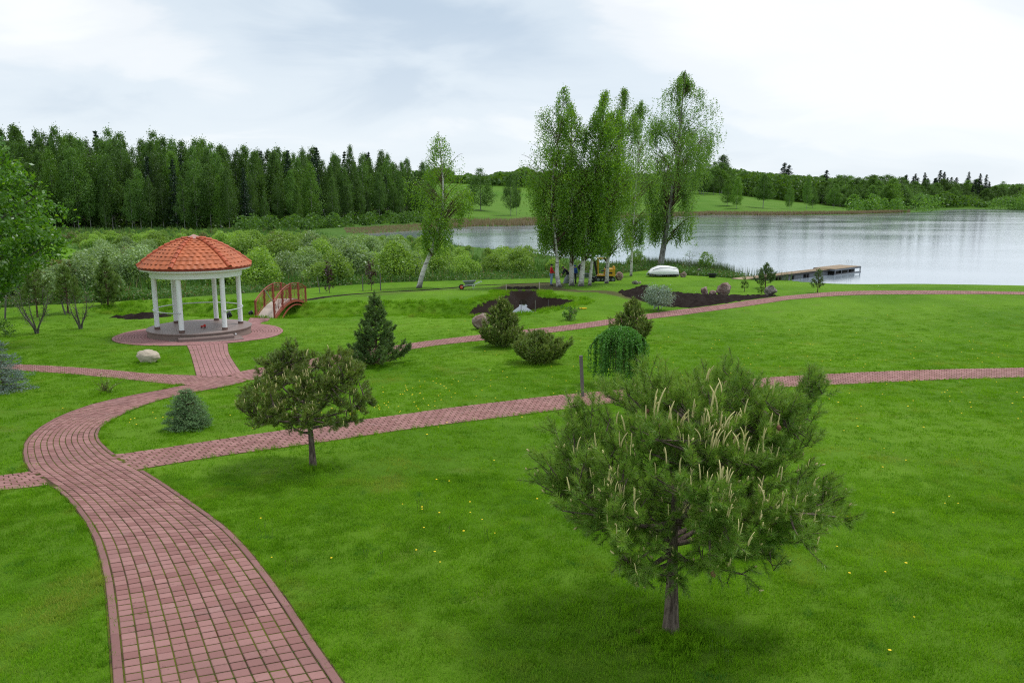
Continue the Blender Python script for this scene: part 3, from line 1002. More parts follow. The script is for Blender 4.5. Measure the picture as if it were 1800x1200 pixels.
def paved_circle():
    a = np.linspace(0, 2 * math.pi, 91)[:-1]
    rings = np.array([0.3, 2.0, 3.0, 3.5, 3.97])
    V = [(GAZ[0] + r * math.cos(t), GAZ[1] + r * math.sin(t)) for r in rings for t in a]
    V = np.array(V)
    V = np.concatenate([V, (gz(V[:, 0], V[:, 1]) + 0.014)[:, None]], -1)
    n = 90
    Fq = [(i * n + j, (i + 1) * n + j, (i + 1) * n + (j + 1) % n, i * n + (j + 1) % n) for i in range(len(rings) - 1) for j in range(n)]
    root = struct('paved_circle', mesh_np('paved_circle', V, [np.array(Fq)]), M['joint'])
    C = []
    w = 0.14
    for k in range(11):
        r1 = 3.96 - k * w
        r0 = r1 - w
        m = int(2 * math.pi * r1 / 0.2)
        t = (np.arange(m) + 0.5 * (k % 2)) / m * 2 * math.pi
        d = 2 * math.pi / m
        C.append(np.stack([np.stack([GAZ[0] + r * np.cos(tt), GAZ[1] + r * np.sin(tt)], -1) for r, tt in ((r1, t), (r1, t + d), (r0, t + d), (r0, t))], 1)[:, ::-1])
    V, Fq = brick_solids(shrink(np.concatenate(C), 0.014), 0.036, rng)
    stuff('paving', mesh_np('paving', V, Fq), M['paver_pink'], root)


paved_circle()


# ------------------------------------------------------------------ soil heaped on the beds
def soil_heap(name, poly, h, label, structure=True, seed=0, res=0.22):
    poly = np.array(poly)
    lo, hi = poly.min(0), poly.max(0)
    xs = np.arange(lo[0], hi[0] + res, res)
    ys = np.arange(lo[1], hi[1] + res, res)
    X, Y = np.meshgrid(xs, ys, indexing='ij')
    x, y = X.ravel(), Y.ravel()
    s = np.where(inside(x, y, poly), 1.0, -1.0) * seg_dist(x, y, poly, True) + 0.14 * noise2(x, y, 3.1, seed + 4)
    g = np.random.default_rng(seed)
    lump = g.random(len(x)) * 0.7 + 0.3 + 0.35 * noise2(x, y, 2.3, seed) + 0.25 * noise2(x, y, 5.1, seed + 1)
    z = gz(x, y) + np.where(s > -0.25, h * sstep(-0.1, 0.9, s) * (0.6 + 0.4 * lump) + 0.015, 0) + np.where(s > -0.1, g.normal(0, 0.045, len(x)), 0)
    z = np.where(s < -0.05, gz(x, y) - 0.05, z)
    m, n = X.shape
    i = np.arange(m - 1)[:, None] * n
    j = np.arange(n - 1)[None]
    Fq = np.stack([i + j, i + n + j, i + n + j + 1, i + j + 1], -1).reshape(-1, 4)
    Fq = Fq[(s[Fq] > -0.3).any(1)]
    me = mesh_np(name, np.stack([x, y, z], -1), Fq, False)
    return struct(name, me, M['soil'])


soil_heap('soil_bed', SOIL_BED, 0.16, '', seed=1)
soil_heap('pavilion_soil_bed', SOIL_BED2, 0.12, '', seed=2)
soil_heap('soil_mound', SOIL_SMALL, 0.22, '', seed=3, res=0.15)


# ------------------------------------------------------------------ the pavilion
def gazebo():
    gzv = gzs(*GAZ)
    th0 = math.atan2(-GAZ[1], -GAZ[0])               # towards the camera
    root = thing('gazebo', 'round white-columned garden pavilion with an orange tiled dome roof on a paved circle', 'gazebo', (GAZ[0], GAZ[1], gzv), th0)
    # local frame: +x faces the camera, +y is the viewer's right
    T = 0.42
    pl = MB()
    pl.lathe([(0.0, T), (2.44, T), (2.46, T - 0.01), (2.46, T - 0.05), (2.44, T - 0.06)], 72)
    obj('floor_slab', pl, M['granite'], root, smooth=False)
    obj('plinth', MB().lathe([(2.41, T - 0.06), (2.41, -0.25)], 72), M['granite_side'], root)
    a0 = math.radians(5.5)
    for k, (w, dep, h) in enumerate(((3.2, 0.96, 0.14), (2.45, 0.64, 0.28))):
        st = MB()
        prof = []
        nseg = 10
        half = w / 2
        # front edge bows slightly outwards
        fr = [(2.20 + dep - 0.10 * (abs(s) ** 2), s * half) for s in np.linspace(-1, 1, nseg + 1)]
        top = [(x, y, h) for x, y in fr] + [(1.9, half, h), (1.9, -half, h)]
        bot = [(x - 0.03, y * 0.99, -0.2) for x, y in fr] + [(1.9, half * 0.99, -0.2), (1.9, -half * 0.99, -0.2)]
        lip = [(x, y, h - 0.05) for x, y in fr] + [(1.9, half, h - 0.05), (1.9, -half, h - 0.05)]
        n = len(top)
        V = np.array(top + lip + bot)
        c_, s_ = math.cos(a0), math.sin(a0)
        V = np.stack([V[:, 0] * c_ - V[:, 1] * s_, V[:, 0] * s_ + V[:, 1] * c_, V[:, 2]], -1)
        Fc = [tuple(range(n))]
        for i in range(n):
            j = (i + 1) % n
            Fc += [(n + i, n + j, j, i), (2 * n + i, 2 * n + j, n + j, n + i)]
        st.add(V, [Fc])
        obj('step', st, M['granite'], root)
    CA = [math.radians(a) for a in (-25, 35, 95, 155, 215, 275)]
    R = 1.94
    zt = T + 2.53
    cm = MB().lathe([(0.116, T), (0.116, zt)], 24).mesh('column', True)
    bm = MB().lathe([(0.0, T + 0.12), (0.130, T + 0.12), (0.133, T + 0.115), (0.133, T), (0.13, T)], 24).mesh('column_base', False)
    for a in CA:
        c = obj('column', cm, M['white'], root, (R * math.cos(a), R * math.sin(a), 0))
        obj('column_base', bm, M['bronze'], c)
    # handrail: between all columns but the front pair
    rr = R + 0.13
    for i in range(1, 6):
        a, b = CA[i], CA[(i + 1) % 6] + (2 * math.pi if i == 5 else 0)
        t = np.linspace(a - 0.04, b + 0.04, 16)
        P = np.stack([rr * np.cos(t), rr * np.sin(t), np.full(16, T + 0.93)], -1)
        obj('handrail', MB().tube(P, 0.026, 8), M['steel'], root, smooth=True)
    for a in CA:
        br = MB().bar((R * math.cos(a), R * math.sin(a), T + 0.93), ((rr) * math.cos(a), (rr) * math.sin(a), T + 0.93), 0.02)
        obj('rail_bracket', br, M['steel'], root)
    obj('ring_beam', MB().lathe([(1.80, zt), (2.12, zt), (2.12, zt + 0.27), (1.80, zt + 0.27), (1.80, zt)], 72), M['white'], root)
    obj('cornice', MB().lathe([(2.05, zt + 0.20), (2.44, zt + 0.32), (2.53, zt + 0.34), (2.53, zt + 0.42), (2.46, zt + 0.43), (0.1, zt + 0.43)], 72), M['white'], root)
    obj('gutter', MB().lathe([(2.48, zt + 0.40), (2.60, zt + 0.42), (2.615, zt + 0.49), (2.58, zt + 0.52), (2.4, zt + 0.52)], 72), M['gutter'], root)
    z0, RH, RR = zt + 0.50, 1.33, 2.60

    def prof(s):
        """roof surface: s from 0 at the eave to 1 near the top"""
        r = RR + (0.22 - RR) * s
        q = r / RR
        return r, z0 + RH * (1 - q ** 1.75)
    roof = obj('roof', MB().lathe([(prof(s)[0] - 0.02, prof(s)[1] - 0.035) for s in np.linspace(0, 1, 16)], 72), M['ridge'], root, smooth=True)
    rows = 11
    facets = sorted(range(6), key=lambda k: abs(math.remainder(CA[k] + math.radians(30), 2 * math.pi)))
    back = MB()
    count = 0
    meshes = {}
    for fk in facets:
        for r in range(rows):
            s0, s1 = r / rows, (r + 1.25) / rows
            rad = prof(s0)[0]
            nt = max(1, int(round(rad * math.radians(60) / 0.30)))
            for k in range(nt):
                key = (r, k)
                a0_, a1_ = math.radians(60) * k / nt, math.radians(60) * (k + 1.04) / nt
                u = np.linspace(0, 1, 6)
                wave = 0.018 * np.sin(u * 2 * math.pi - 0.5)
                V = []
                for s, lift, thick in ((s0, 0.036, 0), (s1, 0.010, 0), (s0, 0.004, 1)):
                    rr_, zz = prof(min(s, 1))
                    for uu, w in zip(u, wave):
                        A = a0_ + (a1_ - a0_) * uu
                        h = lift + w * (0.55 + 0.45 * rad / RR)
                        V.append(((rr_ + h * 0.5) * math.cos(A), (rr_ + h * 0.5) * math.sin(A), zz + h * 0.87))
                Fc = [(i, i + 1, 6 + i + 1, 6 + i) for i in range(5)] + [(12 + i, 12 + i + 1, i + 1, i) for i in range(5)]
                if count < 300:
                    if key not in meshes:
                        meshes[key] = MB().add(V, [Fc]).mesh('roof_tile', False)
                    obj('roof_tile', meshes[key], M['tile'], roof, rot=(0, 0, CA[fk]))
                    count += 1
                else:
                    V = np.array(V)
                    c_, s_ = math.cos(CA[fk]), math.sin(CA[fk])
                    back.add(np.stack([V[:, 0] * c_ - V[:, 1] * s_, V[:, 0] * s_ + V[:, 1] * c_, V[:, 2]], -1), [Fc])
    if back.n:
        stuff('tile_field', back, M['tile'], roof)
    nr = 9
    for a in CA:
        for k in range(nr):
            s0, s1 = k / nr - 0.01, (k + 1.15) / nr
            rm = MB()
            V = []
            for s, w, h in ((s0, 0.12, 0.095), (s1, 0.095, 0.07)):
                rr_, zz = prof(min(max(s, 0), 1))
                for q in np.linspace(0, math.pi, 7):
                    V.append((rr_ + h * math.sin(q) * 0.5 + 0.01, w * math.cos(q), zz + 0.03 + h * math.sin(q) + (0.02 if s == s0 else 0)))
            for q in range(7):
                V.append((V[q][0], V[q][1] * 0.8, V[q][2] - 0.02))
            rm.add(V, [[(i, i + 1, 8 + i, 7 + i) for i in range(6)] + [(14 + i, 14 + i + 1, i + 1, i) for i in range(6)]])
            obj('ridge_tile', rm, M['ridge'], roof, rot=(0, 0, a))
    zc = prof(1)[1]
    cp = MB().lathe([(0.40, zc - 0.03), (0.42, zc + 0.01), (0.02, zc + 0.20), (0.0, zc + 0.20)], 6)
    obj('roof_cap', cp, M['cap'], root, rot=(0, 0, CA[0]))
    # small round wall light in the plinth
    lt = MB().lathe([(0.0, 0.012), (0.045, 0.012), (0.05, 0.0)], 16).mesh('plinth_light', False)
    a = math.radians(41)
    X = Matrix.Rotation(a, 4, 'Z') @ Matrix.Translation((2.412, 0, T - 0.2)) @ Matrix.Rotation(math.pi / 2, 4, 'Y')
    o = obj('plinth_light', lt, M['white'], root)
    o.matrix_local = X
    return root, gzv + T, th0


GAZ_ROOT, GAZ_FLOOR, TH0 = gazebo()


def gaz_pt(a_deg, r):
    a = TH0 + math.radians(a_deg)
    return GAZ[0] + r * math.cos(a), GAZ[1] + r * math.sin(a)


def pavilion_things():
    x, y = gaz_pt(15, 0.55)
    t = thing('toy_truck', 'small red plastic toy truck left on the pavilion floor', 'toy', (x, y, GAZ_FLOOR), 0.5)
    obj('body', MB().box((0, 0, 0.075), (0.24, 0.12, 0.06)).box((0.07, 0, 0.13), (0.08, 0.11, 0.07)), M['rednet'], t)
    wm = MB().tube([(0, -0.014, 0), (0, 0.014, 0)], 0.032, 10).mesh('wheel')
    for sx in (-0.075, 0.075):
        for sy in (-0.07, 0.07):
            obj('wheel', wm, M['black'], t, (sx, sy, 0.032))
    for (u, v, s, lab, wide) in ((402, 563, 1.25, 'dark garden spotlight on its bracket behind the pavilion floor, right of the rear column', 1), (441, 556.5, 1.0, 'grey garden spotlight standing beside the foot of the red bridge', 0)):
        p = at(u, v)
        t = thing('spotlight', lab, 'spotlight', tuple(p), 0.4, None, s)
        obj('housing', MB().tube([(-0.14, 0, 0.2), (-0.1, 0, 0.2), (0.06, 0, 0.27), (0.12, 0, 0.295)], [0.05, 0.11, 0.13, 0.13], 14), M['black'], t)
        obj('lens', MB().tube([(0.12, 0, 0.295), (0.135, 0, 0.301)], 0.11, 14), M['galv'], t)
        obj('bracket', MB().bar((0, -0.14, 0.02), (0, -0.14, 0.25), 0.02).bar((0, 0.14, 0.02), (0, 0.14, 0.25), 0.02).box((0, 0, 0.012), (0.16, 0.32, 0.024)), M['galv'], t)


pavilion_things()


# ------------------------------------------------------------------ the arched bridge
def bridge():
    p0 = at(468, 554.5)
    A = np.array([-14.3, 44.8])
    B = np.array([-14.05, 50.9])
    zA, zB = gzs(*A) + 0.02, gzs(*B) + 0.02
    L = np.hypot(*(B - A))
    rz = math.atan2(B[1] - A[1], B[0] - A[0])
    root = thing('footbridge', 'small arched garden footbridge with dark red railings and a pale plank deck over the ditch', 'bridge', (A[0], A[1], zA), rz)
    rise = 0.60
    dz = zB - zA

    def arc(s):
        return 4 * rise * s * (1 - s) + dz * s
    W = 1.02
    n = 36
    q = (np.arange(n) + 0.5) / n
    for s in q:
        ds = 1.0 / n
        a, b = np.array([(s - ds / 2) * L + 0.004, 0, arc(s - ds / 2)]), np.array([(s + ds / 2) * L - 0.004, 0, arc(s + ds / 2)])
        obj('plank', MB().bar(a, b, W, 0.04), M['deck'], root)
    ss = np.linspace(0, 1, 25)
    for sy in (-1, 1):
        y = sy * (W / 2 + 0.035)
        P = np.stack([ss * L, np.full(25, y), [arc(s) - 0.10 for s in ss]], -1)
        m = MB()
        for i in range(24):
            m.bar(P[i], P[i + 1], 0.05, 0.16)
        obj('side_beam', m, M['redwood'], root)
        # lower flat arch
        P2 = np.stack([0.16 * L + ss * L * 0.80, np.full(25, y), [-0.45 + 0.68 * (4 * s * (1 - s)) ** 0.8 + dz * s for s in ss]], -1)
        m = MB()
        for i in range(24):
            m.bar(P2[i], P2[i + 1], 0.05, 0.07)
        obj('arch_rib', m, M['redwood'], root)
        tops = []
        for k in range(5):
            s = k / 4
            z = arc(s)
            ht = z + 1.0
            m = MB().bar((s * L, y, z - 0.2), (s * L, y, ht), 0.085)
            m.box((s * L, y, ht + 0.02), (0.105, 0.105, 0.05))
            obj('railing_post', m, M['redwood'], root)
        S = np.linspace(0, 1, 33)
        P = np.stack([S * L, np.full(33, y), [arc(s) + 0.99 for s in S]], -1)
        m = MB()
        for i in range(32):
            m.bar(P[i] + (0, 0, 0.02), P[i + 1] + (0, 0, 0.02), 0.07, 0.035)
        obj('top_rail', m, M['redwood'], root)
        for off, nm in ((0.88, 'middle_rail'), (0.10, 'bottom_rail')):
            m = MB()
            for i in range(32):
                m.bar(P[i] + (0, 0, off - 1), P[i + 1] + (0, 0, off - 1), 0.03)
            obj(nm, m, M['redwood'], root)
        # scrollwork: verticals with S-curves
        m = MB()
        for k in range(4):
            for j in range(1, 6):
                s = (k + j / 6) / 4
                z = arc(s)
                m.bar((s * L, y, z + 0.10), (s * L, y, z + 0.88), 0.014)
                if j % 2:
                    t = np.linspace(0, 1, 9)
                    for sg in (-1, 1):
                        Q = np.stack([s * L + sg * 0.11 * np.sin(t * math.pi), np.full(9, y), z + 0.16 + t * 0.62], -1)
                        m.tube(Q, 0.009, 4, False)
        obj('scrollwork', m, M['redwood'], root)


bridge()


def soil_bank():
    """freshly dug dark bank by the pond"""
    c = [at(u, v)[:2] for u, v in ((889, 507), (948, 507))]
    a, b = np.array(c[0]), np.array(c[1])
    n, m = 26, 12
    V = []
    g = np.random.default_rng(9)
    d = b - a
    L = np.hypot(*d)
    d = d / L
    w = np.array([d[1], -d[0]])      # towards the camera
    for i in range(n + 1):
        for j in range(m + 1):
            s, t = i / n, j / m
            p = a + d * (L * s) + w * (t * 4.3 - 0.4)
            top = gzs(*(a + d * L * s)) + 0.14
            z = top - 1.02 * sstep(0.08, 1.0, t) + g.normal(0, 0.03) + 0.05 * math.sin(i * 0.9) * math.sin(j)
            if i in (0, n) or j == 0:
                z -= 0.4
            V.append((p[0] + g.normal(0, .03), p[1] + g.normal(0, .03), max(z, gzs(*p) - 0.3)))
    k = m + 1
    Fc = [(i * k + j, i * k + j + 1, (i + 1) * k + j + 1, (i + 1) * k + j) for i in range(n) for j in range(m)]
    tag(obj('soil_pile', mesh_np('soil_pile', V, [np.array(Fc)]), M['soil']), 'dark heap of freshly dug earth sloping down to the small pond', 'soil heap')


soil_bank()


# ------------------------------------------------------------------ vegetation builders
def leaves(P, size, g, aspect=0.55, up=None, droop=0.0):
    """one rhombic leaf at every point"""
    P = np.asarray(P, float)
    n = len(P)
    a = nrm(g.normal(size=(n, 3)))
    if droop:
        a = nrm(a * (1 - droop) + np.array([0, 0, -1.0]) * droop)
    b = nrm(np.cross(a, g.normal(size=(n, 3))))
    s = (size if hasattr(size, '__len__') else np.full(n, size)) * g.uniform(0.7, 1.3, n)
    s = s[:, None] * 0.5
    V = np.stack([P + a * s, P + b * s * aspect, P - a * s, P - b * s * aspect], 1).reshape(-1, 3)
    return V, np.arange(n * 4).reshape(-1, 4)


def needles(B, D, length, k, nl, w, g, spread=0.9, fwd=0.55):
    """bottle-brush shoots: B base points, D directions, length of each shoot, k needles each"""
    n = len(B)
    L = length if hasattr(length, '__len__') else np.full(n, length)
    t = g.uniform(0.0, 1.0, (n, k, 1))
    base = B[:, None] + D[:, None] * t * L[:, None, None]
    r = g.normal(size=(n, k, 3))
    r = nrm(r - (r * D[:, None]).sum(-1, keepdims=True) * D[:, None])
    nd = nrm(D[:, None] * (fwd + 0.5 * t) + r * spread)
    tip = base + nd * nl * g.uniform(0.75, 1.15, (n, k, 1))
    sd = nrm(np.cross(nd, g.normal(size=(n, k, 3)))) * w / 2
    V = np.stack([base - sd, base + sd, tip], 2).reshape(-1, 3)
    return V, np.arange(n * k * 3).reshape(-1, 3)


def bez(a, b, c, d, n=12):
    t = np.linspace(0, 1, n)[:, None]
    return (1 - t)**3 * a + 3 * (1 - t)**2 * t * b + 3 * (1 - t) * t**2 * c + t**3 * d


def v3(*a):
    return np.array(a, float)


def cloud_tree(g, H, z0, rad, n_cl, n_lf, cl_r, leaf, trunk_r, lean=(0, 0), limbs=14, squash=0.8, inner=0.3, lump=0.25, droop=0.0, skew=None):
    """trunk, limbs and a crown of leaf clumps; rad(f) gives crown radius at height fraction f"""
    tr = MB()
    top = v3(lean[0], lean[1], H * 0.93)
    mid = v3(lean[0] * 0.35 + g.normal(0, H * 0.012), lean[1] * 0.35 + g.normal(0, H * 0.012), H * 0.5)
    P = bez(v3(0, 0, -0.3), v3(0, 0, H * 0.2), mid, top, 14)
    f = np.linspace(0, 1, 14)
    tr.tube(P, trunk_r * (1 - f * 0.88) * (1 + 0.35 * np.exp(-f * 22)), 8)

    def axis(z):
        return np.stack([np.interp(z, P[:, 2], P[:, 0]), np.interp(z, P[:, 2], P[:, 1]), z], -1)
    ph = g.uniform(0, 6.28, 4)
    fz = g.uniform(0, 1, n_cl)
    # more clumps where the crown is wide
    wts = np.array([rad(q) for q in np.linspace(0, 1, 60)]) ** 1.3 + 0.05
    fz = np.interp(g.uniform(0, 1, n_cl), np.cumsum(wts) / wts.sum(), np.linspace(0, 1, 60))
    an = g.uniform(0, 2 * math.pi, n_cl)
    R = np.array([rad(q) for q in fz])
    R = R * (1 + lump * np.sin(an * 2 + ph[0] + fz * 5) + lump * 0.7 * np.sin(an * 3 + ph[1] - fz * 9) + lump * 0.6 * g.normal(size=n_cl) * 0.6)
    rr = R * np.sqrt(g.uniform(inner, 1, n_cl))
    C = axis(z0 + (H - z0) * fz)
    C[:, 0] += rr * np.cos(an)
    C[:, 1] += rr * np.sin(an)
    if skew is not None:
        C += skew(fz)[:, None] if False else 0
    cr = cl_r * (0.55 + 0.6 * g.random(n_cl)) * (0.6 + 0.4 * R / max(R.max(), 1e-3))
    off = g.normal(size=(n_cl, n_lf, 3)) * cr[:, None, None] * v3(1, 1, squash)
    L = (C[:, None] + off).reshape(-1, 3)
    L[:, 2] = np.maximum(L[:, 2], 0.05)
    V, Fq = leaves(L, leaf, g, droop=droop)
    idx = g.permutation(n_cl)[:limbs]
    for i in idx:
        zz = max(C[i, 2] - rr[i] * g.uniform(0.5, 1.0), z0 * 0.8)
        a = axis(np.array([zz]))[0]
        m = a + (C[i] - a) * 0.45 + v3(0, 0, 0.12 * rr[i])
        r0 = trunk_r * (1 - zz / H * 0.88) * 0.5
        tr.tube(bez(a, (a + m) / 2, m, C[i], 7), np.linspace(r0, r0 * 0.2, 7), 5, False)
    return tr, (V, Fq)


def put_tree(name, label, cat, parts, mats, loc, rz=0.0, scale=1.0, group=None, smooth_trunk=True):
    t = thing(name, label, cat, loc, rz, group, scale)
    obj('trunk', parts[0], mats[0], t, smooth=smooth_trunk)
    obj('crown', mesh_np('crown', *parts[1]), mats[1], t)
    return t


def G(s):
    return np.random.default_rng(s)


def photo_h(p, v_top):
    """height of a plant standing at ground point p whose top is seen at photo row v_top"""
    r = ray(900, v_top)
    return CAMZ + r[2] / r[1] * p[1] - p[2]


# ------------------------------------------------------------------ the big pine in front and its neighbour
def pine_round(g, H, ctr, rad, trunk_h, trunk_r, n_cl, per, nl, k, w, sl, flat_bottom=0.35, core=0.2, limbs=18, peaks=(), space=0.15, squat=True):
    """garden pine with a broad crown of bottle-brush shoots; returns trunk, needles, candle spots"""
    tr = MB()
    T = bez(v3(0, 0, -0.15), v3(0.02, 0, trunk_h * 0.5), v3(-0.04, 0, trunk_h), v3(ctr[0] * 0.4, ctr[1], ctr[2] + rad[2] * 0.25), 12)
    f = np.linspace(0, 1, 12)
    tr.tube(T, trunk_r * (1 - 0.72 * f) * (1 + 0.45 * np.exp(-f * 14)), 12)
    # branch ends spread over the crown
    E = []
    tries = 0
    while len(E) < n_cl and tries < 30000:
        tries += 1
        d = nrm(g.normal(size=3))
        if d[2] < -flat_bottom - 0.3 * g.random():
            continue
        q = g.uniform(core, 1.0) ** 0.5 if g.random() < 0.35 else g.uniform(0.82, 1.0)
        p = ctr + d * rad * q * (1 + 0.08 * math.sin(3 * math.atan2(d[1], d[0]) + 1) + 0.10 * math.sin(5 * d[0] + 7 * d[2]) + 0.09 * g.normal())
        if squat:
            p = ctr + (p - ctr) * (v3(1, 1, 0.80) if p[2] > ctr[2] else v3(1.13, 1.13, 1.0))
            if p[2] < trunk_h * 0.84 + 0.36 * max(0.0, -p[1]) or (p[2] < trunk_h * 1.15 and math.hypot(p[0], p[1]) < 0.28 * rad[0]):
                continue
        if not E or (np.linalg.norm((p - np.array(E)) / rad, axis=1) > space).all():
            E.append(p)
    for p in peaks:
        E.append(v3(*p))
    E = np.array(E)
    n = len(E)
    # main limbs leave the trunk, every branch end hangs on the nearest limb
    order = np.argsort(-np.linalg.norm((E - ctr) / rad, axis=1))
    main = [order[int(i)] for i in np.linspace(0, min(n - 1, n * 0.8), limbs)]
    skel = []
    for i in main:
        e = E[i]
        zz = np.interp((e[2] - ctr[2]) / rad[2], [-1, 1], [trunk_h * 0.75, ctr[2] + rad[2] * 0.1]) + g.normal(0, 0.05)
        fz = np.interp(zz, T[:, 2], f)
        a = np.array([np.interp(fz, f, T[:, q]) for q in range(3)])
        out = (e - a) * v3(1, 1, 0)
        m1 = a + out * 0.35 + v3(0, 0, 0.10 * (e[2] - a[2])) + g.normal(0, 0.05, 3)
        m2 = a + out * 0.8 + v3(0, 0, 0.45 * (e[2] - a[2])) + g.normal(0, 0.06, 3)
        P = bez(a, m1, m2, e, 16)
        r0 = trunk_r * (0.30 + 0.14 * g.random())
        tr.tube(P, np.linspace(r0, 0.008, 16), 6, False)
        skel.append(P)
    S = np.concatenate([p[3:] for p in skel])
    B, D, Ls, cand = [], [], [], []
    for i in range(n):
        e = E[i]
        dd = S - e
        dist = np.linalg.norm(dd, axis=1) + 0.5 * np.maximum(0, np.linalg.norm((S - ctr) / rad, axis=1) - np.linalg.norm((e - ctr) / rad))
        j = int(np.argmin(dist + (dist < 0.15) * 0.3))
        a = S[j]
        if i not in main:
            m = (a + e) / 2 + v3(0, 0, -0.06 * np.linalg.norm(e - a)) + g.normal(0, 0.03, 3)
            tr.tube(bez(a, m, m, e, 7), np.linspace(0.016, 0.006, 7), 4, False)
        out = nrm((e - ctr) / rad)
        ax = nrm(out * 0.9 + v3(0, 0, 0.45) + g.normal(0, 0.2, 3))
        # fan of side shoots round the branch end
        back = nrm(a - e)
        for q in range(per):
            t = g.random() ** 1.3
            sp = e + back * t * sl * 2.6 + g.normal(0, 0.22 * sl, 3)
            sd = nrm(ax * 1.0 + nrm(g.normal(size=3)) * 0.85 + v3(0, 0, 0.45))
            if q == 0:
                sp, sd = e, nrm(ax + v3(0, 0, 0.5))
            ll = sl * g.uniform(0.7, 1.3)
            B.append(sp)
            D.append(sd)
            Ls.append(ll)
            if q % 3 == 0:
                c_ = e + back * t * sl * 2.0
                tr.tube([c_, sp, sp + sd * ll], [0.006, 0.005, 0.003], 3, False)
            cand.append((sp + sd * ll, sd, q, out))
    B, D, Ls = np.array(B), np.array(D), np.array(Ls)
    V, Fq = needles(B, D, Ls, k, nl, w, g)
    return tr, (V, Fq), cand


def candle_mesh(g, bend, h=1.0, r=0.048, fat=1.0):
    t = np.linspace(0, 1, 6)
    P = np.stack([bend * t**2.2 * h, np.zeros(6), t * h], -1)
    return MB().tube(P, np.array([0.7, 1, 0.95, 0.85, 0.8, 0.35]) * r * fat, 5).mesh('candle', True)


def candle_set(g, root, cand, n, hmin, hmax, ctr, meshes, mat, wind=0.5):
    cand = [c for c in cand if c[2] < 9 and c[1][2] > -0.2]
    face = np.array([c[3][1] for c in cand]) + np.array([-0.28 * c[3][2] for c in cand])
    idx = np.argsort(face + g.random(len(cand)) * 0.9 + np.array([0.25 * (np.linalg.norm((c[0] - ctr)) < 1.0) for c in cand]))
    made = 0
    for i in idx:
        p, d, q, out = cand[i]
        hz = (p[2] - ctr[2])
        up = 0.5 + 0.5 * np.clip(hz / 1.2, -1, 1)
        if g.random() > 0.25 + 0.75 * up:
            continue
        kk = 1 + int(g.random() * 1.7)
        for j in range(kk):
            h = g.uniform(hmin, hmax) * (0.35 + 0.75 * up) * (1.5 if (up > 0.85 and g.random() < 0.35) else 1)
            ph = g.uniform(0, 6.28)
            dirv = nrm(v3(0.12 * math.cos(ph), 0.12 * math.sin(ph), 1) + 0.10 * d + 0.08 * out)
            X = Matrix.Translation(p + g.normal(0, 0.012, 3)) @ Vector(dirv).to_track_quat('Z', 'Y').to_matrix().to_4x4() @ Matrix.Rotation(g.uniform(-0.9, 0.9) + (math.pi if p[0] > ctr[0] + 0.3 else 0), 4, 'Z') @ Matrix.Diagonal((min(h, 0.2), min(h, 0.2), h, 1))
            o = bpy.data.objects.new('candle', meshes[int(g.integers(len(meshes)))])
            COL.objects.link(o)
            o.parent = root
            o.matrix_local = X
            made += 1
            if made >= n:
                return


def stubs(g, root, cand, n, ctr):
    """short pale flower clusters, most of them low on the crown"""
    m = MB()
    k = 0
    for i in g.permutation(len(cand)):
        p, d, q, out = cand[i]
        if out[1] > 0.35 or g.random() < 0.5 + 0.4 * np.clip((p[2] - ctr[2]) / 1.2, -1, 1):
            continue
        e = nrm(d * 0.7 + v3(0, 0, 0.5) + g.normal(0, 0.3, 3))
        L = g.uniform(0.03, 0.06)
        m.tube([p, p + e * L * 0.5, p + e * L], [0.008, 0.012, 0.005], 5)
        k += 1
        if k >= n:
            break
    o = obj('flower_cluster', m, M['candle'], root)
    o['kind'] = 'stuff'


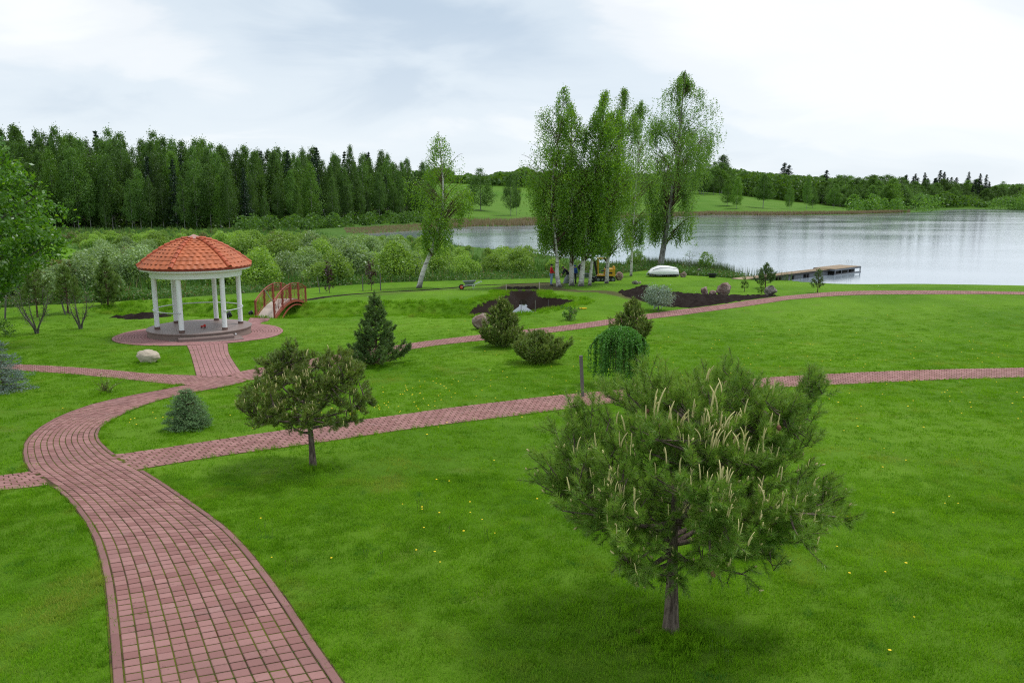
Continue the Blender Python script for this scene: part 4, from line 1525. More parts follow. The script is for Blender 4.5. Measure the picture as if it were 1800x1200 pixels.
def big_pine():
    g = G(5)
    p = at(1178, 1113)
    root = thing('pine_tree', 'large round-crowned pine nearest the camera with long pale candles on the front lawn', 'pine tree', tuple(p))
    ctr, rad = v3(0.08, 0.05, 2.08), v3(1.52, 1.45, 1.18)
    peaks = [(-0.42, 0.1, 3.22), (-0.28, -0.1, 3.12), (-0.60, 0, 3.0), (-0.15, 0.1, 3.15), (0.68, 0.1, 3.15), (1.62, 0.1, 3.08), (1.72, 0.2, 2.95), (-1.25, 0, 2.85), (-0.25, -0.2, 3.05), (0.55, 0.2, 3.05), (0.72, 0.0, 2.95), (1.45, 0.1, 2.95), (1.62, 0.2, 2.85), (1.5, -0.1, 2.7), (-1.15, 0.1, 2.75), (0.15, 0.3, 2.9), (-1.0, 0.0, 2.9), (1.0, 0.1, 2.95), (-0.4, 0, 3.2)]
    tr, cr, cand = pine_round(g, 3.3, ctr, rad, 1.0, 0.105, 390, 11, 0.085, 90, 0.0054, 0.18, flat_bottom=0.80, peaks=peaks, limbs=22, space=0.125)
    obj('trunk', tr, M['bark'], root, smooth=True)
    obj('crown', mesh_np('crown', *cr), M['pine'], root)
    stubs(g, root, cand, 330, ctr)
    ms = [candle_mesh(g, b) for b in (0.0, 0.1, 0.2, 0.35, -0.1, 0.5)]
    for m in ms:
        m.materials.append(M['candle'])
    candle_set(g, root, cand, 298, 0.11, 0.22, ctr, ms, M['candle'])
    # old cones
    cm = MB().tube([(0, 0, 0), (0, 0, 0.012), (0, 0, 0.03), (0, 0, 0.05), (0, 0, 0.062)], [0.006, 0.02, 0.024, 0.015, 0.003], 8).mesh('cone', True)
    cm.materials.append(M['cone'])
    for i in range(16):
        e = cand[int(g.integers(len(cand)))]
        q = e[0]
        if (q[1] > 0.6):
            q = q * v3(1, -1, 1)
        obj('cone', cm, None, root, tuple(q + v3(0, -0.03, -0.06)), rot=(math.pi + g.normal(0, .4), g.normal(0, .4), 0), scale=1.1)
    # ring of needle litter on the ground below
    a = np.linspace(0, 2 * math.pi, 25)[:-1]
    V = [(p[0] + 0.02, p[1] - 0.02, p[2] + 0.03)]
    for r in (0.16, 0.30):
        for t in a:
            x = p[0] + r * math.cos(t) * (1.2 + 0.25 * math.sin(3 * t) + g.normal(0, 0.12))
            y = p[1] + r * math.sin(t) * (1 + 0.2 * math.sin(2 * t + 1))
            V.append((x, y, gzs(x, y) + 0.018 - 0.022 * (r > 0.25)))
    Fc = [(0, 1 + i, 1 + (i + 1) % 24) for i in range(24)] + [(1 + i, 25 + i, 25 + (i + 1) % 24, 1 + (i + 1) % 24) for i in range(24)]
    struct('bare_soil_ring', MB().add(V, [Fc]), M['litter'])
    return p


PINE1 = big_pine()


def second_pine():
    g = G(8)
    p = at(550, 822)
    root = thing('pine_tree', 'broad-headed pine on a bare trunk beside the lower brick path, left of centre', 'pine tree', tuple(p))
    ctr, rad = v3(-0.08, 0.0, 1.62), v3(1.16, 1.15, 0.98)
    peaks = [(-0.38, 0, 2.62), (-0.2, 0, 2.55), (-0.3, 0.1, 2.45), (-0.05, 0, 2.4), (0.62, 0, 2.45), (0.7, 0.1, 2.35), (0.5, 0, 2.35), (1.05, 0, 2.05), (-1.0, 0, 2.2), (-0.55, -0.1, 2.4)]
    tr, cr, cand = pine_round(g, 2.7, ctr, rad, 0.85, 0.085, 230, 12, 0.075, 50, 0.0075, 0.12, flat_bottom=0.85, peaks=peaks, limbs=16, space=0.17)
    obj('trunk', tr, M['bark'], root, smooth=True)
    obj('crown', mesh_np('crown', *cr), M['mugo'], root)
    ms = [candle_mesh(g, b, r=0.09) for b in (0.0, 0.12, 0.3, -0.2)]
    for m in ms:
        m.materials.append(M['candle'])
    candle_set(g, root, cand, 230, 0.055, 0.11, ctr, ms, M['candle'])


second_pine()


def cone_pine(g, H, w, k, nl, wd, whorls, per, trunk_r, up=0.55, base=0.1, tip_clump=5, sl=0.14, open_=0.0, shape=0.8):
    """young pine: whorls of upswept branches carrying needle tufts"""
    tr = MB()
    P = bez(v3(0, 0, -0.1), v3(0.02, 0, H * 0.3), v3(g.normal(0, 0.03), 0, H * 0.6), v3(0, 0, H * 0.97), 10)
    tr.tube(P, np.linspace(trunk_r, trunk_r * 0.15, 10), 7)
    B, D = [], []
    for i in range(whorls):
        f = (i + 0.4 * g.random()) / whorls
        z = H * (base + (0.95 - base) * f)
        R = w / 2 * (1 - f ** (1 / shape) * 0.93) * g.uniform(0.8, 1.15)
        nb = max(3, int(per * (1 - 0.5 * f)))
        ph = g.uniform(0, 6.28)
        for j in range(nb):
            an = ph + j / nb * 6.283 + g.normal(0, 0.2)
            L = R * g.uniform(0.65, 1.12)
            d = v3(math.cos(an), math.sin(an), 0)
            a = v3(0, 0, z - L * up * 0.5)
            a[2] = max(a[2], 0.08)
            e = a + d * L + v3(0, 0, L * up * g.uniform(0.7, 1.2))
            Q = bez(a, a + d * L * 0.5, a + d * L * 0.85 + v3(0, 0, L * up * 0.3), e, 8)
            tr.tube(Q, np.linspace(trunk_r * 0.35, 0.005, 8), 4, False)
            nt = int(tip_clump * 1.6 + L / sl * 4.0)
            for q in range(nt):
                t = g.uniform(0.35, 1.0)
                pt = np.array([np.interp(t, np.linspace(0, 1, 8), Q[:, c]) for c in range(3)])
                sd = nrm(d * 0.5 + v3(0, 0, 0.8) + g.normal(0, 0.5, 3))
                B.append(pt + g.normal(0, sl * 0.25, 3))
                D.append(sd)
    for q in range(tip_clump * 2):
        B.append(v3(0, 0, H * g.uniform(0.85, 0.98)))
        D.append(nrm(v3(g.normal(0, .3), g.normal(0, .3), 1)))
    B, D = np.array(B), np.array(D)
    V, Fq = needles(B, D, sl, k, nl, wd, g)
    return tr, (V, Fq), B + D * sl


def plant_pines():
    # u, v of the foot, top row, width px, kind, label
    def add(u, v, vt, wpx, seed, mat, label, **kw):
        p = at(u, v)
        H = photo_h(p, vt)
        W = wpx * mpp(p)
        tr, cr, tips = cone_pine(G(seed), H, W, **kw)
        t = thing('pine_tree', label, 'pine tree', tuple(p))
        obj('trunk', tr, M['twig'], t, smooth=True)
        obj('crown', mesh_np('crown', *cr), mat, t)
        return t, tips, H
    g = G(77)
    cm = candle_mesh(g, 0.05, r=0.09)
    cm.materials.append(M['candle'])

    def candles(t, tips, n, h, low=0.2):
        ok = tips[tips[:, 2] > low]
        ok = ok[g.permutation(len(ok))[:n]]
        V = []
        m = MB()
        for q in ok:
            hh = h * g.uniform(0.6, 1.3)
            m.tube([q, q + v3(0.01, 0, hh)], [0.014, 0.009], 4)
        o = obj('candles', m, M['candle'], t)
        o['kind'] = 'stuff'
    t, tips, H = add(662, 641, 514, 108, 21, M['pine_dark'], 'dark conical pine hiding a stretch of the upper brick path', k=30, nl=0.085, wd=0.013, whorls=14, per=10, trunk_r=0.06, up=0.45, base=0.06, sl=0.13, shape=0.95)
    t, tips, H = add(884, 609, 524, 82, 22, M['mugo'], 'bushy pine in front of the reddish boulder, left one of the touching pair', k=28, nl=0.08, wd=0.014, whorls=14, per=12, trunk_r=0.05, up=0.8, base=0.03, sl=0.13, shape=0.62, tip_clump=7)
    candles(t, tips, 160, 0.10)
    t, tips, H = add(948, 638, 583, 104, 23, M['mugo'], 'low spreading mountain pine touching the taller pine, right one of the pair', k=28, nl=0.08, wd=0.014, whorls=9, per=16, trunk_r=0.04, up=0.75, base=0.03, sl=0.13, shape=0.5, tip_clump=8)
    candles(t, tips, 90, 0.07)
    t, tips, H = add(1110, 604, 525, 76, 24, M['mugo'], 'spiky young pine just behind the weeping larch', k=28, nl=0.08, wd=0.014, whorls=12, per=11, trunk_r=0.05, up=1.1, base=0.04, sl=0.13, shape=0.7, tip_clump=6)
    candles(t, tips, 120, 0.09)
    add(120, 551, 464, 50, 25, M['larch'], 'yellow-green young pine with a pale trunk, middle of three before the marsh', k=16, nl=0.12, wd=0.018, whorls=10, per=6, trunk_r=0.06, up=0.7, base=0.3, sl=0.18, shape=0.8)
    add(190, 538, 453, 54, 26, M['larch'], 'bushy conical young pine before the marsh, rightmost of three', k=20, nl=0.13, wd=0.018, whorls=11, per=7, trunk_r=0.06, up=0.6, base=0.12, sl=0.18, shape=0.75)
    add(66, 558, 460, 54, 27, M['larch'], 'young pine rising behind a bare shrub next to the maple, leftmost of three', k=16, nl=0.12, wd=0.018, whorls=9, per=6, trunk_r=0.06, up=0.7, base=0.35, sl=0.18, shape=0.8)
    add(1345, 506, 464, 34, 28, M['pine_dark'], 'slim young pine in front of the shore end of the jetty', k=14, nl=0.12, wd=0.025, whorls=8, per=6, trunk_r=0.05, up=0.8, base=0.3, sl=0.18, shape=0.7)
    add(1437, 514, 471, 26, 29, M['pine_dark'], 'thin young pine with open branches in front of the middle of the jetty', k=12, nl=0.10, wd=0.022, whorls=7, per=5, trunk_r=0.04, up=0.5, base=0.28, sl=0.13, shape=1.1, tip_clump=2)
    add(1308, 513, 487, 16, 30, M['larch'], 'tiny reddish pine seedling on the lawn near the shore', k=10, nl=0.10, wd=0.022, whorls=4, per=4, trunk_r=0.03, up=0.5, base=0.3, sl=0.12, shape=1.0, tip_clump=2)
    add(1338, 517, 498, 14, 31, M['larch'], 'small thin conifer sapling touching the square boulder', k=10, nl=0.08, wd=0.02, whorls=4, per=4, trunk_r=0.02, up=0.6, base=0.15, sl=0.10, shape=1.0, tip_clump=2)


plant_pines()


def spruce(g, H, w, layers, per, leaf, dens, trunk_r=0.05, mat=None, shape=1.0, droop=-0.15, base=0.03):
    tr = MB()
    tr.tube([(0, 0, -0.1), (0, 0, H * 0.95)], [trunk_r, 0.01], 7)
    B, D = [], []
    for i in range(layers):
        f = i / layers
        z = H * (base + (0.97 - base) * f)
        R = w / 2 * (1 - f ** shape) + 0.02 * w
        nb = max(4, int(per * (1 - 0.6 * f)))
        ph = g.uniform(0, 6.28)
        for j in range(nb):
            an = ph + j / nb * 6.283 + g.normal(0, 0.12)
            L = R * g.uniform(0.8, 1.12)
            d = v3(math.cos(an), math.sin(an), 0)
            a = v3(0, 0, z)
            e = a + d * L + v3(0, 0, droop * L + 0.1 * L * g.normal())
            tr.tube([a, (a + e) / 2 + v3(0, 0, 0.03 * L), e], [0.012, 0.008, 0.003], 3, False)
            nt = int(dens * (0.3 + L / (w / 2)))
            t = g.uniform(0.25, 1.0, nt)
            side = v3(-d[1], d[0], 0)
            pts = a + (e - a) * t[:, None] + side * (g.normal(0, 0.16, nt) * L * (1.1 - t * 0.6))[:, None] + g.normal(0, 0.02, (nt, 3))
            pts[:, 2] = np.maximum(pts[:, 2], 0.03)
            B.append(pts)
            D.append(nrm(d + side * (g.normal(0, 0.6, nt))[:, None] + v3(0, 0, 0.25) + g.normal(0, 0.2, (nt, 3))))
    B, D = np.concatenate(B), np.concatenate(D)
    V, Fq = needles(B, D, leaf * 1.6, 11, leaf * 0.6, leaf * 0.16, g, 0.9, 0.5)
    return tr, (V, Fq)


def spruces():
    p = at(331, 754)
    H = photo_h(p, 680)
    put_tree('spruce_tree', 'small cone-shaped spruce in the lawn inside the curve of the brick path', 'spruce', spruce(G(31), H, 70 * mpp(p), 15, 18, 0.050, 26, shape=2.1, droop=0.05), (M['twig'], M['spruce']), tuple(p))
    p = at(-12, 688)
    put_tree('spruce_tree', 'blue-grey spruce cut by the left edge of the picture', 'spruce', spruce(G(32), photo_h(p, 577), 122 * mpp(p), 14, 16, 0.085, 20, shape=1.25, droop=-0.05), (M['twig'], M['spruce_blue']), tuple(p))


spruces()


def weeping_larch():
    g = G(41)
    p = at(1088, 676)
    H = photo_h(p, 572)
    W = 88 * mpp(p)
    t = thing('weeping_tree', 'mop-shaped weeping larch whose bright green strands hang to the lawn', 'tree', tuple(p))
    tr = MB()
    tr.tube(bez(v3(0, 0, -0.1), v3(0.05, 0, H * 0.4), v3(-0.05, 0, H * 0.7), v3(0, 0, H * 0.94), 10), np.linspace(0.06, 0.03, 10), 7)
    P, S = [], []
    for i in range(260):
        an = g.uniform(0, 6.28)
        R = W / 2 * g.uniform(0.15, 1.0) ** 0.6 * (1 + 0.10 * math.sin(an * 3) + 0.12 * math.sin(an * 7 + 1) + g.normal(0, 0.07))
        d = v3(math.cos(an), math.sin(an), 0)
        top = v3(0, 0, H * g.uniform(0.86, 0.95))
        zs = H * (0.97 - 0.24 * (R / (W / 2)) ** 2)
        bot = max(0.12, H * g.uniform(0.05, 0.35)) if R > W * 0.3 else H * g.uniform(0.4, 0.7)
        K = v3(d[0] * R, d[1] * R, zs)
        Q1 = bez(top, top + d * R * 0.5 + v3(0, 0, 0.10), K + v3(0, 0, 0.06), K, 8)
        Q2 = bez(K, K - v3(0, 0, 0.15) + d * 0.05, v3(K[0], K[1], bot + 0.3), v3(K[0] * 1.03, K[1] * 1.03, bot), 12)
        Q = np.concatenate([Q1, Q2[1:]])
        if i % 3 == 0:
            tr.tube(Q, np.linspace(0.012, 0.003, len(Q)), 3, False)
        m = 46
        s = np.linspace(0.1, 1, m)
        pts = np.stack([np.interp(s, np.linspace(0, 1, len(Q)), Q[:, c]) for c in range(3)], -1)
        P.append(np.repeat(pts, 3, 0) + g.normal(0, 0.022, (m * 3, 3)))
    P = np.concatenate(P)
    V, Fq = leaves(P, 0.06, g, 0.55)
    obj('trunk', tr, M['twig'], t, smooth=True)
    obj('crown', mesh_np('crown', V, Fq), M['weep'], t)


weeping_larch()


def shrubs():
    g = G(50)
    # silver willow ball
    p = at(1157, 546)
    H, W = photo_h(p, 501), 50 * mpp(p)
    put_tree('willow_shrub', 'round silvery-grey willow bush on a short stem by the soil bed', 'shrub',
             cloud_tree(G(51), H, H * 0.22, lambda f: W / 2 * math.sqrt(max(0.05, 1 - (2 * f - 0.95) ** 2)), 90, 44, 0.16, 0.10, 0.05, limbs=16, inner=0.2, lump=0.06), (M['greybark'], M['silver']), tuple(p))
    # small green bush near the path
    p = at(1001, 563)
    H, W = photo_h(p, 541), 34 * mpp(p)
    put_tree('shrub', 'small loose green bush on the lawn between the pond and the upper path', 'shrub',
             cloud_tree(G(52), H, 0.02, lambda f: W / 2 * (0.65 + 0.35 * f), 40, 20, 0.10, 0.09, 0.02, limbs=22, inner=0.1), (M['twig'], M['undergrowth']), tuple(p))
    p = at(1240, 480)
    H, W = photo_h(p, 444), 28 * mpp(p)
    put_tree('round_tree', 'small round-headed green tree at the water edge near the black tub', 'tree',
             cloud_tree(G(53), H, H * 0.34, lambda f: W / 2 * math.sqrt(max(0.05, 1 - (2 * f - 1) ** 2)), 50, 30, 0.17, 0.13, 0.05, limbs=12, lump=0.05, inner=0.1), (M['greybark'], M['birchleaf']), tuple(p))
    p = at(1211, 480)
    H, W = photo_h(p, 440), 24 * mpp(p)
    put_tree('sapling', 'thin pale sapling with sparse leaves behind the upturned boat', 'tree',
             cloud_tree(G(54), H, H * 0.32, lambda f: W / 2 * math.sqrt(max(0.08, 1 - (2 * f - 1) ** 2)), 34, 12, 0.16, 0.09, 0.04, limbs=24, lump=0.15), (M['greybark'], M['silver']), tuple(p))
    # red-leaved saplings by the marsh
    for k, (u, v, vt, lab) in enumerate(((579, 515, 459, 'red-leaved sapling nearest the bridge on the far side of the ditch'), (653, 511, 457, 'red-leaved sapling with a bushy foot, closer to the leaning birch'))):
        p = at(u, v)
        H = photo_h(p, vt)
        W = 18 * mpp(p)
        put_tree('purple_sapling', lab, 'tree', cloud_tree(G(55 + k), H, H * 0.1, lambda f: W / 2 * (0.45 + 0.9 * (f > 0.45) * (1 - f) + 0.35 * (f < 0.15)), 34, 12, 0.10, 0.13, 0.03, limbs=14, lump=0.2), (M['twig'], M['purple']), tuple(p))
    # half-bare shrubs on the left lawn
    for k, (u, v, vt, wpx, lab, n) in enumerate(((65, 586, 505, 78, 'leafless forked shrub on the left lawn near the maple', 30), (142, 578, 520, 42, 'smaller leafless shrub to the right of the forked bare one', 20))):
        p = at(u, v)
        H, W = photo_h(p, vt), wpx * mpp(p)
        gg = G(60 + k)
        t = thing('bare_shrub', lab, 'shrub', tuple(p))
        br = MB()
        tips = []
        for i in range(5):
            an = i / 5 * 6.28 + gg.normal(0, 0.3)
            d = v3(math.cos(an), math.sin(an) * 0.8, 0)
            e = d * W * 0.42 * gg.uniform(0.6, 1.1) + v3(0, 0, H * gg.uniform(0.75, 1.0))
            Q = bez(v3(0, 0, -0.1) + d * 0.05, v3(0, 0, H * 0.25) + d * 0.03, d * W * 0.35 + v3(0, 0, H * 0.35), e, 12)
            br.tube(Q, np.linspace(0.055, 0.008, 12), 6, False)
            for j in range(n // 3):
                a = Q[int(gg.integers(4, 12))]
                b = a + nrm(d * 0.6 + gg.normal(0, 0.6, 3) + v3(0, 0, 0.8)) * H * gg.uniform(0.12, 0.32)
                br.tube([a, (a + b) / 2 + gg.normal(0, 0.02, 3), b], [0.012, 0.008, 0.004], 4, False)
                tips += [b, (a + b) / 2]
                for q in range(3):
                    c_ = (a + b) / 2
                    e2 = c_ + nrm(gg.normal(0, 1, 3) + v3(0, 0, 0.8)) * 0.3
                    br.tube([c_, e2], [0.006, 0.003], 3, False)
                    tips.append(e2)
        obj('branches', br, M['greybark'], t, smooth=True)
        T = np.array(tips)
        T = T[T[:, 2] > H * 0.3]
        V, Fq = leaves(np.repeat(T, 3, 0) + gg.normal(0, 0.04, (len(T) * 3, 3)), 0.06, gg)
        obj('leaves', mesh_np('leaves', V, Fq), M['larch'] if k == 0 else M['purple'], t)
    # dry twiggy plant by the meadow path
    p = at(184, 691)
    gg = G(64)
    t = thing('dry_plant', 'dry twiggy plant with tall stems standing beside the left brick path', 'plant', tuple(p))
    br = MB()
    tips = []
    for i in range(26):
        d = v3(gg.normal(0, 0.16), gg.normal(0, 0.16), 0)
        h = gg.uniform(0.15, 0.45) if i > 2 else gg.uniform(0.6, 0.72)
        e = d * (1.2 if i > 2 else 0.5) + v3(0, 0, h)
        br.tube([v3(0, 0, -0.02) + d * 0.2, d * 0.5 + v3(0, 0, h * 0.5), e], [0.008, 0.006, 0.003], 4, False)
        tips += [e, d * 0.7 + v3(0, 0, h * 0.7), d * 0.4 + v3(0, 0, h * 0.3)]
    obj('stems', br, M['twig'], t)
    T = np.repeat(np.array(tips), 5, 0)
    V, Fq = leaves(T + gg.normal(0, 0.04, T.shape), 0.045, gg)
    obj('leaves', mesh_np('leaves', V, Fq), M['mugo'], t)
    # dark bush behind the blue spruce
    p = at(-4, 592)
    H, W = photo_h(p, 558), 46 * mpp(p)
    put_tree('shrub', 'dark green bush just behind the blue-grey spruce at the left edge', 'shrub',
             cloud_tree(G(66), H, 0.05, lambda f: W / 2 * math.sqrt(max(0.05, 1 - f ** 2)), 40, 30, 0.15, 0.09, 0.03), (M['twig'], M['wood2']), tuple(p))


shrubs()


def maple():
    g = G(71)
    x, y = -24.0, 33.0
    p = (x, y, gzs(x, y))
    H = photo_h(p, 178)
    def rad(f):
        return 3.75 * (1 - abs(2 * f - 0.95) ** 2.4) ** 0.6 if abs(2 * f - 0.95) < 1 else 0.2
    parts = cloud_tree(g, H, 1.5, rad, 820, 50, 0.30, 0.19, 0.2, limbs=60, inner=0.25, lump=0.16, squash=0.6)
    put_tree('maple_tree', 'large bright green maple filling the left edge of the picture', 'maple tree', parts, (M['greybark'], M['maple']), p)


maple()


# ------------------------------------------------------------------ birches
def birch(g, H, R, z0, n_str, trunk_pts, trunk_r, leaf=0.125, top_sparse=0.5, hang=(1.2, 3.6), dens=8.0, wind=(0, 0), shape=None):
    tr = MB()
    T = np.array(trunk_pts, float)
    s = np.linspace(0, 1, 22)
    s0 = np.linspace(0, 1, len(T))
    # smooth trunk line
    P = np.stack([np.interp(s, s0, T[:, c]) for c in range(3)], -1)
    for _ in range(3):
        P[1:-1] = (P[:-2] + 2 * P[1:-1] + P[2:]) / 4
    br = MB()
    P[:, 2] *= 0.95
    n_str = int(n_str * 1.9)
    tr.tube(P, trunk_r * (1 - 0.93 * s) * (1 + 0.3 * np.exp(-s * 30)) + 0.01, 9)
    shape = shape or (lambda f: (0.35 + 1.3 * f) if f < 0.42 else 0.9 * max(0.0, 1 - (f - 0.42) / 0.58) ** 0.75 + 0.06)
    pts, sz = [], []
    hubs = [(g.random(), g.uniform(0, 6.283), math.sqrt(g.uniform(0.15, 1))) for _ in range(62)]
    for i in range(n_str):
        f, an, ru = hubs[int(g.integers(len(hubs)))]
        if g.random() < 0.13:
            f, an, ru = g.random(), g.uniform(0, 6.283), math.sqrt(g.random())
        f = float(np.clip(f + g.normal(0, 0.022), 0.0, 1.0))
        an += g.normal(0, 0.24)
        ru = min(1.0, ru * g.uniform(0.72, 1.12))
        if f > 0.4 and g.random() < top_sparse * (f - 0.4) * 1.7:
            continue
        z = z0 + (H - z0) * f
        a = np.array([np.interp(z * 0.93, P[:, 2], P[:, c]) for c in range(3)])
        rr = R * shape(f) * (0.25 + 0.80 * ru) * (1 + 0.28 * math.sin(an * 2 + f * 9 + trunk_r * 40) + 0.20 * math.sin(an * 3 + f * 22))
        d = v3(math.cos(an), math.sin(an), 0)
        rise = rr * g.uniform(0.4, 0.9) * (1.25 if f > 0.7 else 0.8)
        K = a + d * rr + v3(0, 0, rise * 0.6) + v3(wind[0], wind[1], 0) * f
        a0 = a - v3(0, 0, rr * 0.6)
        Q = bez(a0, a0 + d * rr * 0.3 + v3(0, 0, rise * 0.8), K - d * rr * 0.25, K, 8)
        if i % 7 == 0:
            br.tube(Q, np.linspace(0.04 * (1 - f) + 0.015, 0.008, 8), 4, False)
        hl = g.uniform(*hang) * (0.35 + 0.65 * (1 - f))
        hl = min(hl, K[2] - g.uniform(2.2, 3.4))
        if hl < 0.3:
            continue
        m = int(hl * dens) + 4
        t = g.uniform(0, 1, m)
        sway = v3(g.normal(0, 0.12), g.normal(0, 0.12), 0) * hl
        q = K + sway * t[:, None]**2 - v3(0, 0, 1) * (hl * t)[:, None]
        q += g.normal(0, 0.06, (m, 3)) * (1 + 0.5 * (1 - t))[:, None]
        pts.append(q)
        # leaves along the branch
        tb = g.uniform(0.45, 1, 6)
        qb = np.stack([np.interp(tb, np.linspace(0, 1, 8), Q[:, c]) for c in range(3)], -1) + g.normal(0, 0.14, (6, 3))
        pts.append(qb)
    V, Fq = leaves(np.concatenate(pts), leaf, g, 0.62, droop=0.25)
    return tr, (V, Fq), br


def birches():
    def base(u, v):
        return at(u, v)
    def one(u, v, vt, Rpx, z0px, seed, mat, label, bend=None, n_str=620, utop=None, **kw):
        p = base(u, v)
        m = mpp(p)
        H = photo_h(p, vt - 20)
        tx = ((utop if utop is not None else u) - u) * m
        T = bend(H, m, tx) if bend else [(0, 0, -0.3), (tx * 0.1, 0, H * 0.15), (tx * 0.4, 0, H * 0.5), (tx, 0, H)]
        bk = M['greybirch'] if kw.pop('grey', False) else M['birch']
        parts = birch(G(seed), H, Rpx * m, z0px * m, n_str, T, kw.pop('tr', 0.17), **kw)
        t = put_tree('birch_tree', label, 'birch tree', parts, (bk, mat), tuple(p))
        obj('branches', parts[2], M['twig'], t)
        return t
    one(735, 506, 236, 54, 62, 101, M['birchleaf_y'], 'lone birch with a strongly leaning white trunk before the reed bay', n_str=640, top_sparse=0.85,
        bend=lambda H, m, tx: [(0, 0, -0.3), (9 * m, 0, 32 * m), (28 * m, 0, 75 * m), (44 * m, 0, 130 * m), (48 * m, 0, 190 * m), (40 * m, 0, H)], tr=0.22, hang=(1.0, 3.0))
    one(984, 504, 150, 56, 60, 102, M['birchleaf_y'], 'tall birch with a curved white trunk, leftmost of the group by the excavator', n_str=900, utop=992, top_sparse=0.6,
        bend=lambda H, m, tx: [(0, 0, -0.3), (-6 * m, 0, 25 * m), (-4 * m, 0, 50 * m), (-12 * m, 0, 110 * m), (-18 * m, 0, 180 * m), (6 * m, 0, H)], tr=0.2)
    one(1005, 502, 180, 54, 50, 103, M['birchleaf'], 'birch with a straight thick white trunk standing beside the person in blue', n_str=700, utop=1000, tr=0.24)
    one(1021, 503, 158, 60, 55, 104, M['birchleaf_y'], 'birch with a dark-notched trunk leaning right, third trunk of the group', n_str=900, utop=1060, tr=0.24, top_sparse=0.25)
    one(1036, 502, 190, 54, 60, 105, M['birchleaf_y'], 'slim birch slanting right in front of the digger boom', n_str=800, utop=1075, tr=0.15, top_sparse=0.25)
    one(1066, 498, 155, 58, 50, 106, M['birchleaf'], 'broad birch standing right in front of the yellow excavator', n_str=900, utop=1088, tr=0.18, top_sparse=0.35)
    one(1109, 485, 178, 44, 60, 107, M['birchleaf'], 'thin birch alone to the right of the excavator and boulder', n_str=520, utop=1120, tr=0.13, top_sparse=0.4)
    one(1160, 470, 124, 76, 55, 108, M['birchleaf'], 'tallest drooping birch with a grey trunk behind the upturned white boat', n_str=1500, utop=1192, tr=0.36, top_sparse=0.55, hang=(1.5, 4.5), leaf=0.16,
        grey=True, bend=lambda H, m, tx: [(0, 0, -0.3), (8 * m, 0, 60 * m), (16 * m, 0, 130 * m), (24 * m, 0, 220 * m), (32 * m, 0, H)])


birches()


# ------------------------------------------------------------------ marsh willows, wood, far shore
def blades(P, h, w, g, lean=0.15, segs=1):
    n = len(P)
    a = g.uniform(0, 6.283, n)
    s = np.stack([np.cos(a), np.sin(a), np.zeros(n)], -1) * (np.broadcast_to(w, (n,))[:, None] / 2)
    H = h * g.uniform(0.5, 1.15, n)
    tip = P + np.stack([g.normal(0, lean, n) * H, g.normal(0, lean, n) * H, H], -1)
    V = np.stack([P - s, P + s, tip], 1).reshape(-1, 3)
    return V, np.arange(n * 3).reshape(-1, 3)


def willow_dome(g):
    """unit bush made of several leafy domes"""
    tr = MB()
    pts, sz = [], []
    nd = int(g.integers(6, 10))
    for i in range(nd):
        a = g.uniform(0, 6.28)
        r = 0.40 * math.sqrt(g.random()) * (i > 0)
        h = (1.0 - 0.9 * r) * g.uniform(0.72, 1.0) if i else 0.98
        R = g.uniform(0.22, 0.34)
        c = v3(r * math.cos(a), r * math.sin(a), h - R)
        tr.tube(bez(v3(0, 0, -0.05), c * 0.3, c * 0.8, c + v3(0, 0, R * 0.4), 6), np.linspace(0.012, 0.003, 6), 4, False)
        m = 520
        d = nrm(g.normal(size=(m, 3)))
        d[:, 2] = np.abs(d[:, 2]) * np.where(g.random(m) < 0.8, 1, -1)
        q = R * (g.uniform(0.55, 1.05, m) ** 0.6) * (1 + 0.16 * np.sin(d[:, 0] * 9 + i) * np.sin(d[:, 1] * 8 + d[:, 2] * 7))
        P = c + d * q[:, None] * v3(1, 1, 1.1)
        # skirts down to the ground
        m2 = 170
        an = g.uniform(0, 6.28, m2)
        zz = g.random(m2)
        S = np.stack([c[0] + R * 1.0 * np.cos(an) * (0.75 + 0.3 * zz), c[1] + R * np.sin(an) * (0.75 + 0.3 * zz), c[2] * zz], -1)
        # feathery leader shoots
        k = 26
        b = P[g.permutation(m)[:k]]
        t = g.random((k, 5, 1))
        Ls = (b[:, None] + v3(0, 0, 0.14) * t * g.uniform(0.3, 1, (k, 1, 1)) + g.normal(0, 0.008, (k, 5, 3))).reshape(-1, 3)
        pts += [P, S, Ls]
    P = np.concatenate(pts)
    P = P[P[:, 2] > 0.01]
    V, Fq = leaves(P, 0.055, g, 0.5)
    return tr, (V, Fq)


